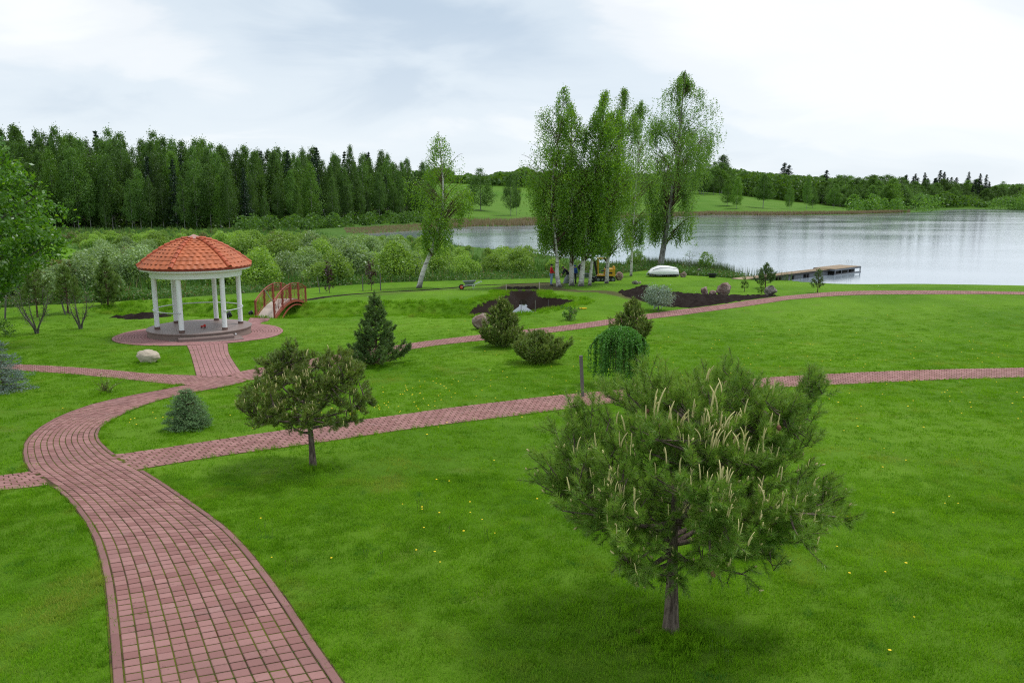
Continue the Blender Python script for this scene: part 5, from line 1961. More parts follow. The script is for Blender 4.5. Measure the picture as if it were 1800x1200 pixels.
def marsh():
    g = G(200)
    protos = []
    for k in range(7):
        gg = G(210 + k)
        w = gg.uniform(0.9, 1.15)
        tr, cr = willow_dome(gg)
        protos.append((tr.mesh('stems'), mesh_np('foliage', *cr)))
    mats = [M['willow1'], M['willow2'], M['willow3']]
    made = []
    grp = {0: ('green willow bush in the thicket between the lawn and the lake', 'green willow bushes of the marsh'),
           1: ('silvery willow bush in the pale thicket before the wood', 'silvery willow bushes of the marsh'),
           2: ('brownish willow bush among the green thicket of the marsh', 'brownish willow bushes of the marsh')}
    roots = {}
    spots = []
    for row, (v, n) in enumerate(((503, 17), (496, 17), (487, 18), (477, 20), (467, 22), (456, 25), (445, 28), (435, 32), (426, 36), (419, 40), (413, 42), (409, 44), (406.5, 46))):
        for i in range(n):
            u = -160 + (1290 if v > 440 else 1120) * (i + 0.5 + g.uniform(-0.45, 0.45)) / n
            vv = v + g.uniform(-4, 4)
            # left part starts nearer to the camera
            if u < 330:
                vv += 26 * (1 - max(u, 0) / 330) * (v > 470)
            spots.append((u, vv))
    for (u, v) in spots:
        p = at(u, v)
        if p[2] < 0.25 or inside(p[0], p[1], LAWN) or inside(p[0], p[1], GREEN_GAP):
            continue
        if seg_dist(p[0], p[1], LAWN_EDGE) < 2.0 or p[1] > 204:
            continue
        if (v < 440 and u > 790) or (v < 423 and u > 555):
            continue
        if u > 1080 and v > 470:
            continue
        if seg_dist(p[0], p[1], LAKE, True) < 1.0:
            continue
        m = mpp(p)
        h = g.uniform(1.7, 3.7) * (1.15 if v < 450 else 1)
        # keep the open water of the bay visible
        vt_lim = 430 if 780 < u < 930 else (452 if 930 <= u < 1090 else (404 if u < 560 else (413 if u < 700 else 424)))
        h = min(h, max(0.9, photo_h(p, vt_lim + g.uniform(0, 8))))
        if 590 < u < 790 and v < 450:
            h = float(np.clip(photo_h(p, 412 + g.uniform(0, 7)), 1.2, 6.5))
        if u < 250 and v < 475:
            h = min(h, 2.2)
        w = h * g.uniform(1.15, 1.7)
        zone = 1 if (u < 270 and v > 440) or (500 < u < 730 and v > 440 and g.random() < 0.4) else 0
        if g.random() < 0.09 or (440 < u < 560 and 430 < v < 455) or (60 < u < 140 and v < 440):
            zone = 2 if g.random() < 0.6 else zone
        spots_k = (int(g.integers(7)), zone)
        if spots_k not in roots:
            st, fo = protos[spots_k[0]]
            t = thing('willow_bush', grp[zone][0], 'bush', tuple(p), g.uniform(0, 6.28), grp[zone][1], (w, w, h))
            obj('stems', st, M['greybark'], t)
            fo_ = obj('foliage', fo, mats[0], t)
            fo_.material_slots[0].link = 'OBJECT'
            fo_.material_slots[0].material = mats[zone]
            roots[spots_k] = t
        else:
            dup(roots[spots_k], tuple(p), g.uniform(0, 6.28), (w, w, h))
        made.append(p)
    print('bushes', len(made))
    # tall pale grasses between and in front of the bushes
    n = 42000
    u = g.uniform(-150, 1150, n)
    i = g.integers(0, len(made), n)
    Q = np.array(made)[i]
    x = Q[:, 0] + g.normal(0, 2.6, n)
    y = Q[:, 1] + g.normal(-1.2, 2.4, n)
    ok = ~inside(x, y, LAWN) & ~inside(x, y, LAKE) & ~inside(x, y, GREEN_GAP) & (noise2(x, y, 0.35, 7) > -0.25)
    x, y = x[ok], y[ok]
    hh = 1.1 + 0.5 * noise2(x, y, 0.2, 4)
    V, Fq = blades(np.stack([x, y, gz(x, y)], -1), hh, 0.05 + 0.0006 * y, g, 0.22)
    stuff('marsh_grass', mesh_np('marsh_grass', V, Fq), M['undergrowth'], None, 'tall pale grasses growing between the willow bushes of the marsh', 'grass')
    # undergrowth: grasses, nettles and small plants between the bushes
    n = 52000
    u = g.uniform(-150, 1330, n)
    vb = np.interp(u, [-150, 0, 60, 190, 260, 440, 560, 700, 800, 960, 1040, 1100, 1160, 1330], [545, 541, 537, 531, 527, 515, 505, 496, 493, 489, 487, 480, 474, 491])
    # points spread in ground space just beyond the lawn edge, thinning out behind
    E = np.array(LAWN_EDGE)
    s = g.uniform(0, len(E) - 1.001, n)
    i = s.astype(int)
    t = (s - i)[:, None]
    Q = E[i] * (1 - t) + E[i + 1] * t
    d = g.exponential(4.5, n)
    x = Q[:, 0] + g.normal(0, 0.5, n)
    y = Q[:, 1] + d - 0.2
    z = gz(x, y)
    ok = (z > -0.1) & ~inside(x, y, LAWN) & (~inside(x, y, GREEN_GAP) | (g.random(n) < 0.1))
    x, y, z = x[ok], y[ok], z[ok]
    h = 0.55 * np.abs(noise2(x, y, 0.5, 2)) + 0.25
    P = np.stack([x, y, z + h * g.uniform(0, 1, len(x))], -1)
    V, Fq = leaves(P, 0.19, g, 0.4, droop=-0.55)
    stuff('marsh_undergrowth', mesh_np('marsh_undergrowth', V, Fq), M['undergrowth'], None, 'low tangled weeds and grasses growing along the far edge of the lawn', 'undergrowth')


marsh()


def reeds():
    g = G(300)
    # along the near shore behind the boat
    n = 5200
    s = g.random(n)
    A = np.array([atz(*q) for q in ((1120, 467), (1160, 470), (1200, 473), (1240, 477), (1280, 482), (1330, 489), (1375, 493))])
    i = np.minimum((s * 6).astype(int), 5)
    t = (s * 6 - i)[:, None]
    Q = A[i] * (1 - t) + A[i + 1] * t
    x = Q[:, 0] + g.normal(0, 0.6, n)
    y = Q[:, 1] + g.normal(0.3, 1.0, n) + np.where(g.random(n) < 0.25, g.uniform(0, 4, n), 0)
    ok = ~((x > 24.0) & (y > 76 + (x - 22.6) * 0.6) & (g.random(n) < 0.85))
    x, y = x[ok], y[ok]
    P = np.stack([x, y, np.maximum(gz(x, y), -0.1)], -1)
    V, Fq = blades(P, 1.15, 0.05, g, 0.12)
    stuff('shore_reeds', mesh_np('shore_reeds', V, Fq), M['reed'], None, 'thin green reeds standing in the shallow water behind the upturned boat', 'reeds')
    # dry reed belt on the far shore
    fs = np.array([atz(*q) for q in ((1600, 373.7), (1489, 377.4), (1360, 378.5), (1248, 378), (1100, 384), (1000, 391), (920, 397), (835, 398), (750, 404.5), (690, 408), (640, 411.5), (610, 412))])
    n = 26000
    L = np.hypot(*np.diff(fs, axis=0).T)
    c = np.concatenate([[0], np.cumsum(L)])
    q = g.uniform(0, c[-1], n)
    Q = np.stack([np.interp(q, c, fs[:, k]) for k in (0, 1)], -1)
    wd = np.interp(q, [0, c[1], c[4], c[6], c[8], c[-1]], [2, 8, 20, 16, 30, 26])
    off = g.uniform(-0.02, 1, n) * wd
    nx = np.interp(q, c, np.gradient(fs[:, 0]))
    x = Q[:, 0] + 0.25 * off * np.where(Q[:, 0] < 60, -1, 1)
    y = Q[:, 1] + off
    P = np.stack([x, y, np.maximum(gz(x, y), 0) - 0.05], -1)
    V, Fq = blades(P, np.where(x / y > -0.10, 1.8, 0.55), 0.34, g, 0.06)
    stuff('dry_reed_belt', mesh_np('dry_reed_belt', V, Fq), M['dryreed'], None, 'belt of dry orange-brown reeds along the far shore of the lake', 'reeds')
    n = 5000
    q = g.random(n)
    A = np.array([atz(*k) for k in ((560, 411), (640, 410), (745, 404))])
    x = np.interp(q, [0, .5, 1], A[:, 0]) + g.normal(0, 3, n)
    y = np.interp(q, [0, .5, 1], A[:, 1]) + g.uniform(-6, 26, n)


reeds()


def wood_protos():
    P = []
    specs = [('wood1', 0.22, 0.20), ('wood1', 0.16, 0.19), ('wood2', 0.20, 0.20), ('wood2', 0.14, 0.22), ('wood3', 0.15, 0.18), ('wood1', 0.26, 0.16), ('wood2', 0.28, 0.17)]
    for k, (mt, z0, r) in enumerate(specs):
        gg = G(400 + k)
        tr, cr = cloud_tree(gg, 1.0, z0, (lambda r: (lambda f: r * (0.55 + 1.6 * f if f < 0.25 else 0.98 * max(0.0, 1 - (f - 0.25) / 0.75) ** 0.62 + 0.03)))(r), 230, 38, 0.034, 0.0185, 0.0085, lean=(gg.normal(0, .012), 0), limbs=16, inner=0.25, lump=0.2, squash=1.25, droop=0.15)
        a, b = tr.mesh('trunk', True), mesh_np('crown', *cr)
        a.materials.append(M['farbark'])
        b.materials.append(M[mt])
        P.append((a, b))
    return P


def conifer_proto(seed, w=0.16):
    gg = G(seed)
    tr = MB().tube([(0, 0, -0.02), (0, 0, 0.97)], [0.012, 0.002], 6)
    pts = []
    lay = 26
    for i in range(lay):
        f = i / lay
        z = 0.12 + 0.86 * f
        R = w * (1 - f) ** 0.85 * gg.uniform(0.75, 1.15) + 0.006
        nb = int(5 + 8 * (1 - f))
        for j in range(nb):
            an = gg.uniform(0, 6.28)
            L = R * gg.uniform(0.6, 1.1)
            t = gg.uniform(0.1, 1, 12)
            pts.append(np.stack([math.cos(an) * L * t, math.sin(an) * L * t, z - 0.25 * L * t + 0.0], -1) + gg.normal(0, 0.006, (12, 3)))
    V, Fq = leaves(np.concatenate(pts), 0.026, gg, 0.5)
    a, b = tr.mesh('trunk'), mesh_np('crown', V, Fq)
    a.materials.append(M['farbark'])
    b.materials.append(M['conifer'])
    return a, b


WOOD = wood_protos()
CON = [conifer_proto(450, 0.15), conifer_proto(451, 0.12)]
_wroots = {}


def plant(key, meshes, name, label, cat, group, p, rz, sc):
    k = (key, label)
    if k not in _wroots:
        t = thing(name, label, cat, tuple(p), rz, group, sc)
        obj('trunk', meshes[0], None, t)
        obj('crown', meshes[1], None, t)
        _wroots[k] = t
        return t
    return dup(_wroots[k], tuple(p), rz, sc)


def wood():
    g = G(420)
    # front line of the wood in photo pixels -> ground, then rows going back
    us = np.array([-120, 0, 100, 250, 400, 520, 600, 680, 750])
    vs = np.array([404, 404, 404.5, 404, 403, 399, 394.5, 388.5, 385])
    tops = np.array([222, 232, 228, 243, 258, 258, 262, 272, 290])
    n_tot = 0
    for row in range(6):
        n = (44, 42, 40, 38, 36, 34)[row]
        for i in range(n):
            u = -125 + 885 * (i + 0.5 + g.uniform(-0.4, 0.4)) / n
            v = np.interp(u, us, vs)
            q = at(u, v)
            y = q[1] + row * 7.5 + g.uniform(-2.5, 2.5)
            x = (u - 900) * (y * CP + 7.5 * SP) / F
            p = np.array([x, y, gzs(x, y)])
            top = np.interp(u, us, tops)
            H = photo_h(p, top + g.uniform(-5, 20))
            if row == 0:
                H *= g.uniform(0.5, 0.85)
            elif row == 1:
                H *= g.uniform(0.72, 0.98)
            elif row >= 2:
                H *= g.uniform(0.91, 1.02) if g.random() < 0.85 else 1.05
            w = H * g.uniform(0.85, 1.2)
            if g.random() < (0.07 if row < 3 else 0.22):
                kk = int(g.integers(2))
                plant('c%d' % kk, CON[kk], 'spruce_tree', 'dark spruce standing among the leafy trees of the wood behind the marsh', 'spruce', 'spruces of the wood behind the marsh', p, g.uniform(0, 6), (w, w, H))
            else:
                kk = int(g.choice(7, p=[.14, .14, .17, .17, .18, .08, .12] if row < 2 else [.19, .19, .15, .15, .05, .12, .15]))
                plant('w%d' % kk, WOOD[kk], 'wood_tree', 'tall slender leafy tree in the dense wood behind the marsh', 'tree', 'leafy trees of the wood behind the marsh', p, g.uniform(0, 6), (w * g.uniform(0.68, 0.95), w * g.uniform(0.68, 0.95), H))
            n_tot += 1
    # low bushes at the foot of the wood
    print('wood trees', n_tot)


wood()


def far_side():
    g = G(430)
    # single trees on the meadow across the water
    for k, (u, v, vt, w, key, lab) in enumerate((
            (845, 370, 297, 0.95, 3, 'rounded leafy tree alone on the far meadow, right of the leaning birch'),
            (898, 380, 306, 0.5, 2, 'slim tree on the far shore meadow just left of the birch group'),
            (908, 379, 318, 0.45, 6, 'thin brownish-topped tree beside the slim one on the far meadow'),
            (1278, 362, 317, 0.8, 4, 'bright green tree on the far meadow, left of the pair by the tall birch'),
            (1295, 367, 313, 0.6, 4, 'bright green slender tree on the far meadow, right of the pair by the tall birch'),
            (1341, 366, 306, 0.9, 6, 'pale thin-leaved tree in the middle of the far meadow'),
            (1387, 368, 326, 0.5, 3, 'small slender tree low on the far slope'),
            (1418, 368, 312, 0.45, 2, 'tall narrow tree at the foot of the far slope'),
            (1428, 366, 328, 0.6, 3, 'small round tree by the dry reeds on the far slope'),
            (1466, 366, 324, 0.9, 2, 'round dark green tree near the end of the far meadow'))):
        p = at(u, v)
        H = photo_h(p, vt)
        a, b = WOOD[key]
        t = thing('field_tree', lab, 'tree', tuple(p), g.uniform(0, 6), None, (H * w * 1.9, H * w * 1.9, H))
        obj('trunk', a, None, t)
        obj('crown', b, None, t)
    # woodland edge on the right shore: u range, foot row, top row
    us = [1225, 1260, 1330, 1400, 1460, 1520, 1560, 1620, 1680, 1740, 1840, 1990]
    foot = [345, 341, 344, 352, 362, 368, 370, 366, 362, 362, 360, 360]
    top = [288, 284, 296, 302, 304, 306, 302, 306, 306, 322, 326, 326]
    n = 0
    for row in range(4):
        m = (46, 42, 36, 30)[row]
        for i in range(m):
            u = 1225 + 690 * (i + 0.5 + g.uniform(-0.45, 0.45)) / m
            fv = np.interp(u, us, foot)
            tv = np.interp(u, us, top)
            q = at(u, fv)
            y = q[1] + row * 22 + g.uniform(-8, 8)
            x = (u - 900) * (y * CP + 5 * SP) / F
            p = np.array([x, y, gzs(x, y)])
            if p[2] < 0.2:
                continue
            H = photo_h(p, tv + (24, 13, 5, 0)[row] + g.uniform(-4, 6))
            H = float(np.clip(H, 4, 26))
            conifer = (1340 < u < 1360 and row == 2) or (1585 < u < 1745 and row >= 2 and g.random() < 0.75) or g.random() < 0.05
            if conifer:
                Hc = max(H * 1.1, 12) if row >= 2 else H
                kk = int(g.integers(2))
                plant('fc%d' % kk, CON[kk], 'spruce_tree', 'dark pointed spruce rising from the far wood across the lake', 'spruce', 'spruces across the lake', p, g.uniform(0, 6), (Hc * 1.9, Hc * 1.9, Hc))
            else:
                kk = int(g.choice(7, p=[.2, .15, .2, .2, .07, .08, .1]))
                w = H * g.uniform(1.7, 2.6)
                plant('fw%d' % kk, WOOD[kk], 'wood_tree', 'rounded leafy tree of the far wood across the lake', 'tree', 'leafy trees across the lake', p, g.uniform(0, 6), (w, w, H))
            n += 1
    for (u, tv, w) in ((1268, 274, 1.5), (1375, 284, 1.0), (1383, 288, 0.9), (1449, 297, 0.8), (1648, 297, 0.7), (1655, 300, 0.7), (1698, 300, 0.6), (1718, 303, 0.6), (1729, 305, 0.6), (1621, 301, 0.6), (1605, 303, 0.6), (1589, 305, 0.6)):
        q = at(u, np.interp(u, us, foot))
        y = q[1] + 60
        x = (u - 900) * (y * CP + 5 * SP) / F
        p = np.array([x, y, gzs(x, y)])
        H = photo_h(p, tv)
        if u == 1268:
            plant('fw1', WOOD[1], 'wood_tree', 'rounded leafy tree of the far wood across the lake', 'tree', 'leafy trees across the lake', p, 1.0, (H * 1.6, H * 1.6, H))
        else:
            plant('fc0', CON[0], 'spruce_tree', 'dark pointed spruce rising from the far wood across the lake', 'spruce', 'spruces across the lake', p, g.uniform(0, 6), (H * w * 2.4, H * w * 2.4, H))
    # horizon wood that reads as one mass
    P = []
    for (u0, u1, tv, dist, n_, s) in ((760, 960, 306, 620, 900, 1), (820, 1300, 303, 900, 1500, 1), (1220, 1480, 300, 800, 1300, 1), (1440, 2100, 322, 1150, 2600, 1), (1220, 2000, 306, 820, 2400, 0), (-500, 800, 300, 700, 2400, 1)):
        u = g.uniform(u0, u1, n_)
        y = dist + g.uniform(-70, 70, n_)
        x = (u - 900) * y / F
        z = gz(x, y)
        ok = z > 0.3
        x, y, z, u = x[ok], y[ok], z[ok], u[ok]
        r = CAMZ + (ray(900, tv)[2] / ray(900, tv)[1]) * y
        bump = 3.0 * np.sin(u * 0.05) + 2.0 * np.sin(u * 0.13 + 1) + 2.5 * np.sin(u * 0.021)
        if s:
            H = r - z + bump * 0.8
        else:
            H = 11 + bump
        H = np.clip(H, 5, 24)
        k = 14
        f = g.random((len(x), k))
        a = g.uniform(0, 6.28, (len(x), k))
        R = 4.2 * np.sqrt(np.maximum(0.03, 1 - f ** 2)) * np.sqrt(g.random((len(x), k)))
        P.append(np.stack([x[:, None] + R * np.cos(a), y[:, None] + R * np.sin(a), z[:, None] + (0.1 + 0.9 * f) * H[:, None]], -1).reshape(-1, 3))
    V, Fq = leaves(np.concatenate(P), 2.8, g, 0.7)
    stuff('distant_woodland', mesh_np('distant_woodland', V, Fq), M['wood1'], None, 'far-off woodland closing the horizon beyond the lake and the meadows', 'woodland')
    # shore bushes across the lake
    g2 = G(440)
    P = []
    for (u, v, tv, n_) in [(g2.uniform(1500, 1860), g2.uniform(367, 373), g2.uniform(340, 356), 60) for _ in range(60)]:
        p = at(u, v)
        if p[2] < 0.1:
            continue
        H = max(2, photo_h(p, tv))
        f = g2.random(n_ * 3)
        a = g2.uniform(0, 6.28, n_ * 3)
        R = H * 0.7 * np.sqrt(np.maximum(0.03, 1 - f ** 2)) * np.sqrt(g2.random(n_ * 3))
        P.append(np.stack([p[0] + R * np.cos(a), p[1] + R * np.sin(a), p[2] + f * H], -1))
    V, Fq = leaves(np.concatenate(P), 1.5, g2, 0.7)
    stuff('far_shore_thicket', mesh_np('far_shore_thicket', V, Fq), M['wood2'], None, 'low green thicket along the far right shore of the lake', 'thicket')


far_side()


def wood_fringe():
    """low willow and alder growth at the foot of the wood and beside the bay"""
    g = G(460)
    P = []
    for i in range(90):
        u = g.uniform(420, 765)
        v = np.interp(u, [395, 500, 620, 700, 765], [410, 404, 396, 391, 388]) + g.uniform(-3, 3)
        p = at(u, v)
        if p[2] < 0.1:
            continue
        H = g.uniform(1.2, 4.2)
        k = 130
        f = g.random(k)
        a = g.uniform(0, 6.28, k)
        R = H * 0.75 * np.sqrt(np.maximum(0.03, 1 - f ** 2)) * np.sqrt(g.random(k))
        P.append(np.stack([p[0] + R * np.cos(a), p[1] + R * np.sin(a), p[2] + f * H], -1))
    V, Fq = leaves(np.concatenate(P), 0.7, g, 0.6)
    Q = []
    for i in range(420):
        u = g.uniform(-140, 765)
        v = np.interp(u, [-120, 0, 250, 400, 520, 600, 680, 750], [404, 404, 404, 403, 399, 394.5, 388.5, 385])
        q = at(u, v)
        y = q[1] + g.uniform(1, 32)
        x = (u - 900) * (y * CP + 7.5 * SP) / F
        H = g.uniform(1.5, 4.5)
        k = 60
        f, a = g.random(k), g.uniform(0, 6.28, k)
        R = H * 0.8 * np.sqrt(np.maximum(0.03, 1 - f ** 2)) * np.sqrt(g.random(k))
        Q.append(np.stack([x + R * np.cos(a), y + R * np.sin(a), gzs(x, y) + f * H], -1))
    stuff('wood_undergrowth', mesh_np('wood_undergrowth', *leaves(np.concatenate(Q), 0.75, g, 0.6)), M['wood1'], None, 'shady undergrowth between the trunks of the dense wood', 'undergrowth')
    stuff('wood_edge_thicket', mesh_np('wood_edge_thicket', V, Fq), M['wood2'], None, 'low green thicket along the foot of the dense wood', 'thicket')


wood_fringe()


# ------------------------------------------------------------------ boulders
def boulder_mesh(g, size, angular=0.25, n=20):
    """lumpy faceted stone about size=(w,d,h)"""
    import bmesh
    bm = bmesh.new()
    bmesh.ops.create_icosphere(bm, subdivisions=4, radius=1.0)
    V = np.array([v.co[:] for v in bm.verts])
    planes = nrm(g.normal(size=(n, 3)))
    off = g.uniform(0.60, 0.95, n)
    for p_, o_ in zip(planes, off):
        d = V @ p_
        V = V - np.maximum(0, d - o_)[:, None] * p_ * (0.9 if angular > 0.2 else 0.45)
    V = V * (1 + 0.04 * np.sin(V[:, :1] * 5 + 1) + 0.03 * np.sin(V[:, 1:2] * 9))
    from mathutils import noise as mn
    o3 = g.uniform(0, 50, 3)
    nn = np.array([mn.fractal(Vector(v * 1.6 + o3), 1.0, 2.0, 5) for v in V])
    V = V * (1 + 0.16 * nn[:, None])
    V = V * np.array(size) / 2
    V[:, 2] += size[2] * 0.38
    for v, c in zip(bm.verts, V):
        v.co = c
    me = bpy.data.meshes.new('boulder')
    bm.to_mesh(me)
    bm.free()
    for q in me.polygons:
        q.use_smooth = angular < 0.2
    return me


def boulders():
    L = [
        (255, 639, 44, 22, 'boulder_pale', 0.1, 'pale rounded boulder on the lawn in front of the pavilion'),
        (845, 580, 34, 25, 'boulder_red', 0.15, 'reddish boulder half hidden behind the bushy pine'),
        (1274, 520, 27, 20, 'boulder_red', 0.3, 'tall pink-and-white boulder, largest of the three behind the soil bed'),
        (1239, 520, 14, 16, 'boulder_red', 0.3, 'narrow pointed reddish boulder, left of the three behind the soil bed'),
        (1254, 520, 16, 9, 'boulder_red', 0.2, 'low flat stone between the two upright boulders behind the soil bed'),
        (1357, 520, 27, 19, 'boulder', 0.4, 'squared grey-brown boulder at the right end of the soil bed'),
        (1089, 493, 16, 15, 'boulder_red', 0.2, 'purple-grey boulder at the rear of the yellow excavator'),
        (1190, 486, 11, 8, 'boulder', 0.2, 'small grey-brown stone touching the stern of the upturned boat'),
        (1202, 487.5, 11, 9, 'boulder_red', 0.15, 'small red-brown stone beside the grey one near the boat'),
        (1231, 482, 10, 10, 'boulder', 0.3, 'upright pale grey stone at the foot of the round tree'),
        (1240, 483, 10, 5, 'boulder', 0.3, 'low pale grey stone between the upright stone and the black tub'),
        (1117, 500, 12, 6, 'boulder', 0.2, 'flat grey stone alone on the lawn above the silver willow'),
        (1125, 499, 5, 4, 'boulder_pale', 0.2, 'tiny pale stone right next to the flat grey one'),
        (1268, 528.5, 9, 3, 'boulder_pale', 0.3, 'flat white scrap of stone lying on the dark soil bed'),
    ]
    for k, (u, v, w, h, mt, an, lab) in enumerate(L):
        p = at(u, v)
        m = mpp(p)
        g = G(500 + k)
        me = boulder_mesh(g, (w * m * 1.05, w * m * 0.85, h * m * 1.25), an, 26)
        o = obj('boulder', me, M[mt], None, (p[0], p[1] + w * m * 0.3, gzs(p[0], p[1] + w * m * 0.3)), rot=(0, 0, g.uniform(-0.5, 0.5)))
        tag(o, lab, 'boulder')


boulders()


# ------------------------------------------------------------------ upturned boat
def boat():
    p = at(1166, 487)
    z = p[2]
    root = thing('rowing_boat', 'white rowing boat lying upside down on the grass by the shore', 'boat', (p[0], p[1] + 0.6, z), math.radians(8))
    m = mpp(p)
    L = 2.95
    n, k = 22, 13
    V = []
    for i in range(n + 1):
        s = i / n                                   # 0 = bow transom at left, 1 = stern at right
        x = (s - 0.5) * L
        half = 0.34 + 0.44 * math.sin(min(1, s * 1.5 + 0.12) * math.pi / 2) - 0.05 * max(0, s - 0.7)
        keel = float(np.interp(s, [0, 0.15, 0.38, 0.7, 1], [0.44, 0.76, 1.02, 0.98, 0.78]))
        gun = 0.02 + 0.16 * max(0, 0.30 - s) / 0.30
        for j in range(k):
            a = j / (k - 1) * 2 - 1
            yy = half * np.sign(a) * (0.84 + 0.16 * (1 - abs(a)) / 0.27 * -1 + 0.16 if abs(a) > 0.73 else 0.84 * abs(a) / 0.73)
            aa = abs(a)
            zz = gun + (keel - gun) * (0.66 * (1 - aa) / 0.27 if aa > 0.73 else 0.66 + 0.34 * (1 - (aa / 0.73) ** 1.6))
            V.append((x, yy, zz))
    Fq = [(i * k + j, (i + 1) * k + j, (i + 1) * k + j + 1, i * k + j + 1) for i in range(n) for j in range(k - 1)]
    hull = MB().add(V, [Fq])
    X = Matrix.Translation((0, 0, 0.06)) @ Matrix.Rotation(math.radians(-14), 4, 'X')
    h = obj('hull', hull, M['boatwhite'], root, smooth=True)
    h.matrix_local = X
    md = h.modifiers.new('thickness', 'SOLIDIFY')
    md.thickness = 0.03
    V = np.array(V)
    for s_, nm in ((0, 'bow_transom'), (n, 'stern_transom')):
        P = V[s_ * k:(s_ + 1) * k]
        inner = P * (1, 0.97, 1) + (0.02 if s_ == 0 else -0.02, 0, 0)
        if s_ == 0:
            # bow board leaves the dark mouth of the boat open near the ground
            low = np.array([(P[0][0] + 0.02, y, P[0][2] + 0.10) for y in np.linspace(P[0][1], P[-1][1], k)])
            Fc = [(j, j + 1, k + j + 1, k + j) for j in range(k - 1)]
            o = obj(nm, MB().add(np.concatenate([inner, low]), [Fc]), M['boatwhite'], root)
        else:
            o = obj(nm, MB().add(inner, [[tuple(range(k))]]), M['boatwhite'], root)
        o.matrix_local = X
    # rub rail along both gunwales
    for sy in (0, k - 1):
        P = np.array([V[i * k + sy] for i in range(n + 1)]) + (0, 0.02 * (1 if sy else -1), 0.0)
        o = obj('rub_rail', MB().tube(P, 0.028, 6), M['galv'], root)
        o.matrix_local = X
    # chine line
    P = np.array([V[i * k + 2] for i in range(3, n + 1)]) + (0, -0.015, 0.005)
    o = obj('strake', MB().tube(P, 0.018, 5), M['galv'], root)
    o.matrix_local = X
    P = np.array([V[i * k + k // 2] for i in range(2, n + 1)]) + (0, 0, 0.02)
    o = obj('keel', MB().tube(P, 0.028, 5), M['boatwhite'], root)
    o.matrix_local = X


boat()


# ------------------------------------------------------------------ jetty
def jetty():
    d = nrm(v3(12.4, 10.9, 0))[:2]
    nrm2 = np.array([-d[1], d[0]])
    S = np.array([22.7, 75.4])
    ztop = 0.62
    rz = math.atan2(d[1], d[0])
    root = thing('jetty', 'long low wooden jetty reaching from the shore out into the lake', 'jetty', (S[0], S[1], 0), rz)
    Lw, Ww = 17.0, 1.35
    pm = MB().box((0, 0, 0), (0.142, Ww, 0.035)).mesh('deck_board')
    pm.materials.append(M['dockwood'])
    n = int(Lw / 0.15)
    for i in range(n):
        obj('deck_board', pm, None, root, ((i + 0.5) * 0.15, 0, ztop + 0.006 * math.sin(i * 1.7)))
    L2, W2, x0 = 6.1, 2.5, 15.2
    pm2 = MB().box((0, 0, 0), (0.142, W2, 0.035)).mesh('platform_board')
    pm2.materials.append(M['dockwood'])
    for i in range(int(L2 / 0.15)):
        obj('platform_board', pm2, None, root, (x0 + (i + 0.5) * 0.15, 0.0, ztop + 0.045))
    fr = MB()
    for y in (-Ww / 2 + 0.06, Ww / 2 - 0.06):
        fr.box((Lw / 2, y, ztop - 0.12), (Lw, 0.06, 0.18))
    obj('walkway_frame', fr, M['darkwood'], root)
    fr = MB()
    for y in (-W2 / 2 + 0.03, W2 / 2 - 0.03):
        fr.box((x0 + L2 / 2, y, ztop - 0.07), (L2, 0.06, 0.17))
        fr.box((x0 + L2 / 2, y, 0.05), (L2 + 0.1, 0.06, 0.12))
    for x in (x0, x0 + L2):
        fr.box((x, 0, ztop - 0.07), (0.06, W2, 0.17))
    for x in np.linspace(x0 + 0.1, x0 + L2 - 0.1, 5):
        fr.box((x, -W2 / 2 + 0.04, 0.28), (0.10, 0.08, 0.44))
    obj('platform_frame', fr, M['pontoon'], root)
    pn = MB().box((0, 0, 0.20), (2.0, 0.9, 0.42), taper=0.97)
    pm = pn.mesh('float')
    pm.materials.append(M['pontoon'])
    for x in (3.4, 6.6, 9.0, 12.0, 14.2):
        obj('float', pm, None, root, (x, 0, 0))
    kp = MB()
    for x in (1.9, 4.8, 5.3, 7.85, 10.4, 10.9, 13.1):
        kp.box((x, 0, 0.22), (0.16, 1.15, 0.5))
    obj('cross_frame', kp, M['darkwood'], root)
    for x in (16.6, 18.6, 20.4):
        obj('float', MB().box((x, 0.1, 0.2), (1.0, 1.7, 0.40)), M['darkwood'], root)
    # bathing ladder: two hoops
    for y in (-0.1, 0.35):
        t = np.linspace(0, math.pi, 9)
        P = np.concatenate([[(x0 + L2 + 0.15, y, -0.5)], np.stack([x0 + L2 - 0.1 + 0.25 * np.cos(t), np.full(9, y), ztop + 0.45 + 0.25 * np.sin(t)], -1), [(x0 + L2 - 0.35, y, ztop)]])
        obj('ladder_rail', MB().tube(P, 0.022, 6), M['steel'], root, smooth=True)
    for z in (0.1, 0.35):
        obj('ladder_rung', MB().bar((x0 + L2 + 0.15, -0.1, z), (x0 + L2 + 0.15, 0.35, z), 0.03), M['steel'], root)
    # ramp to the lawn
    g0 = gzs(*(S - d * 1.5))
    obj('ramp', MB().bar((-1.6, 0, g0 + 0.03), (0.05, 0, ztop), Ww, 0.05), M['dockwood'], root)


jetty()


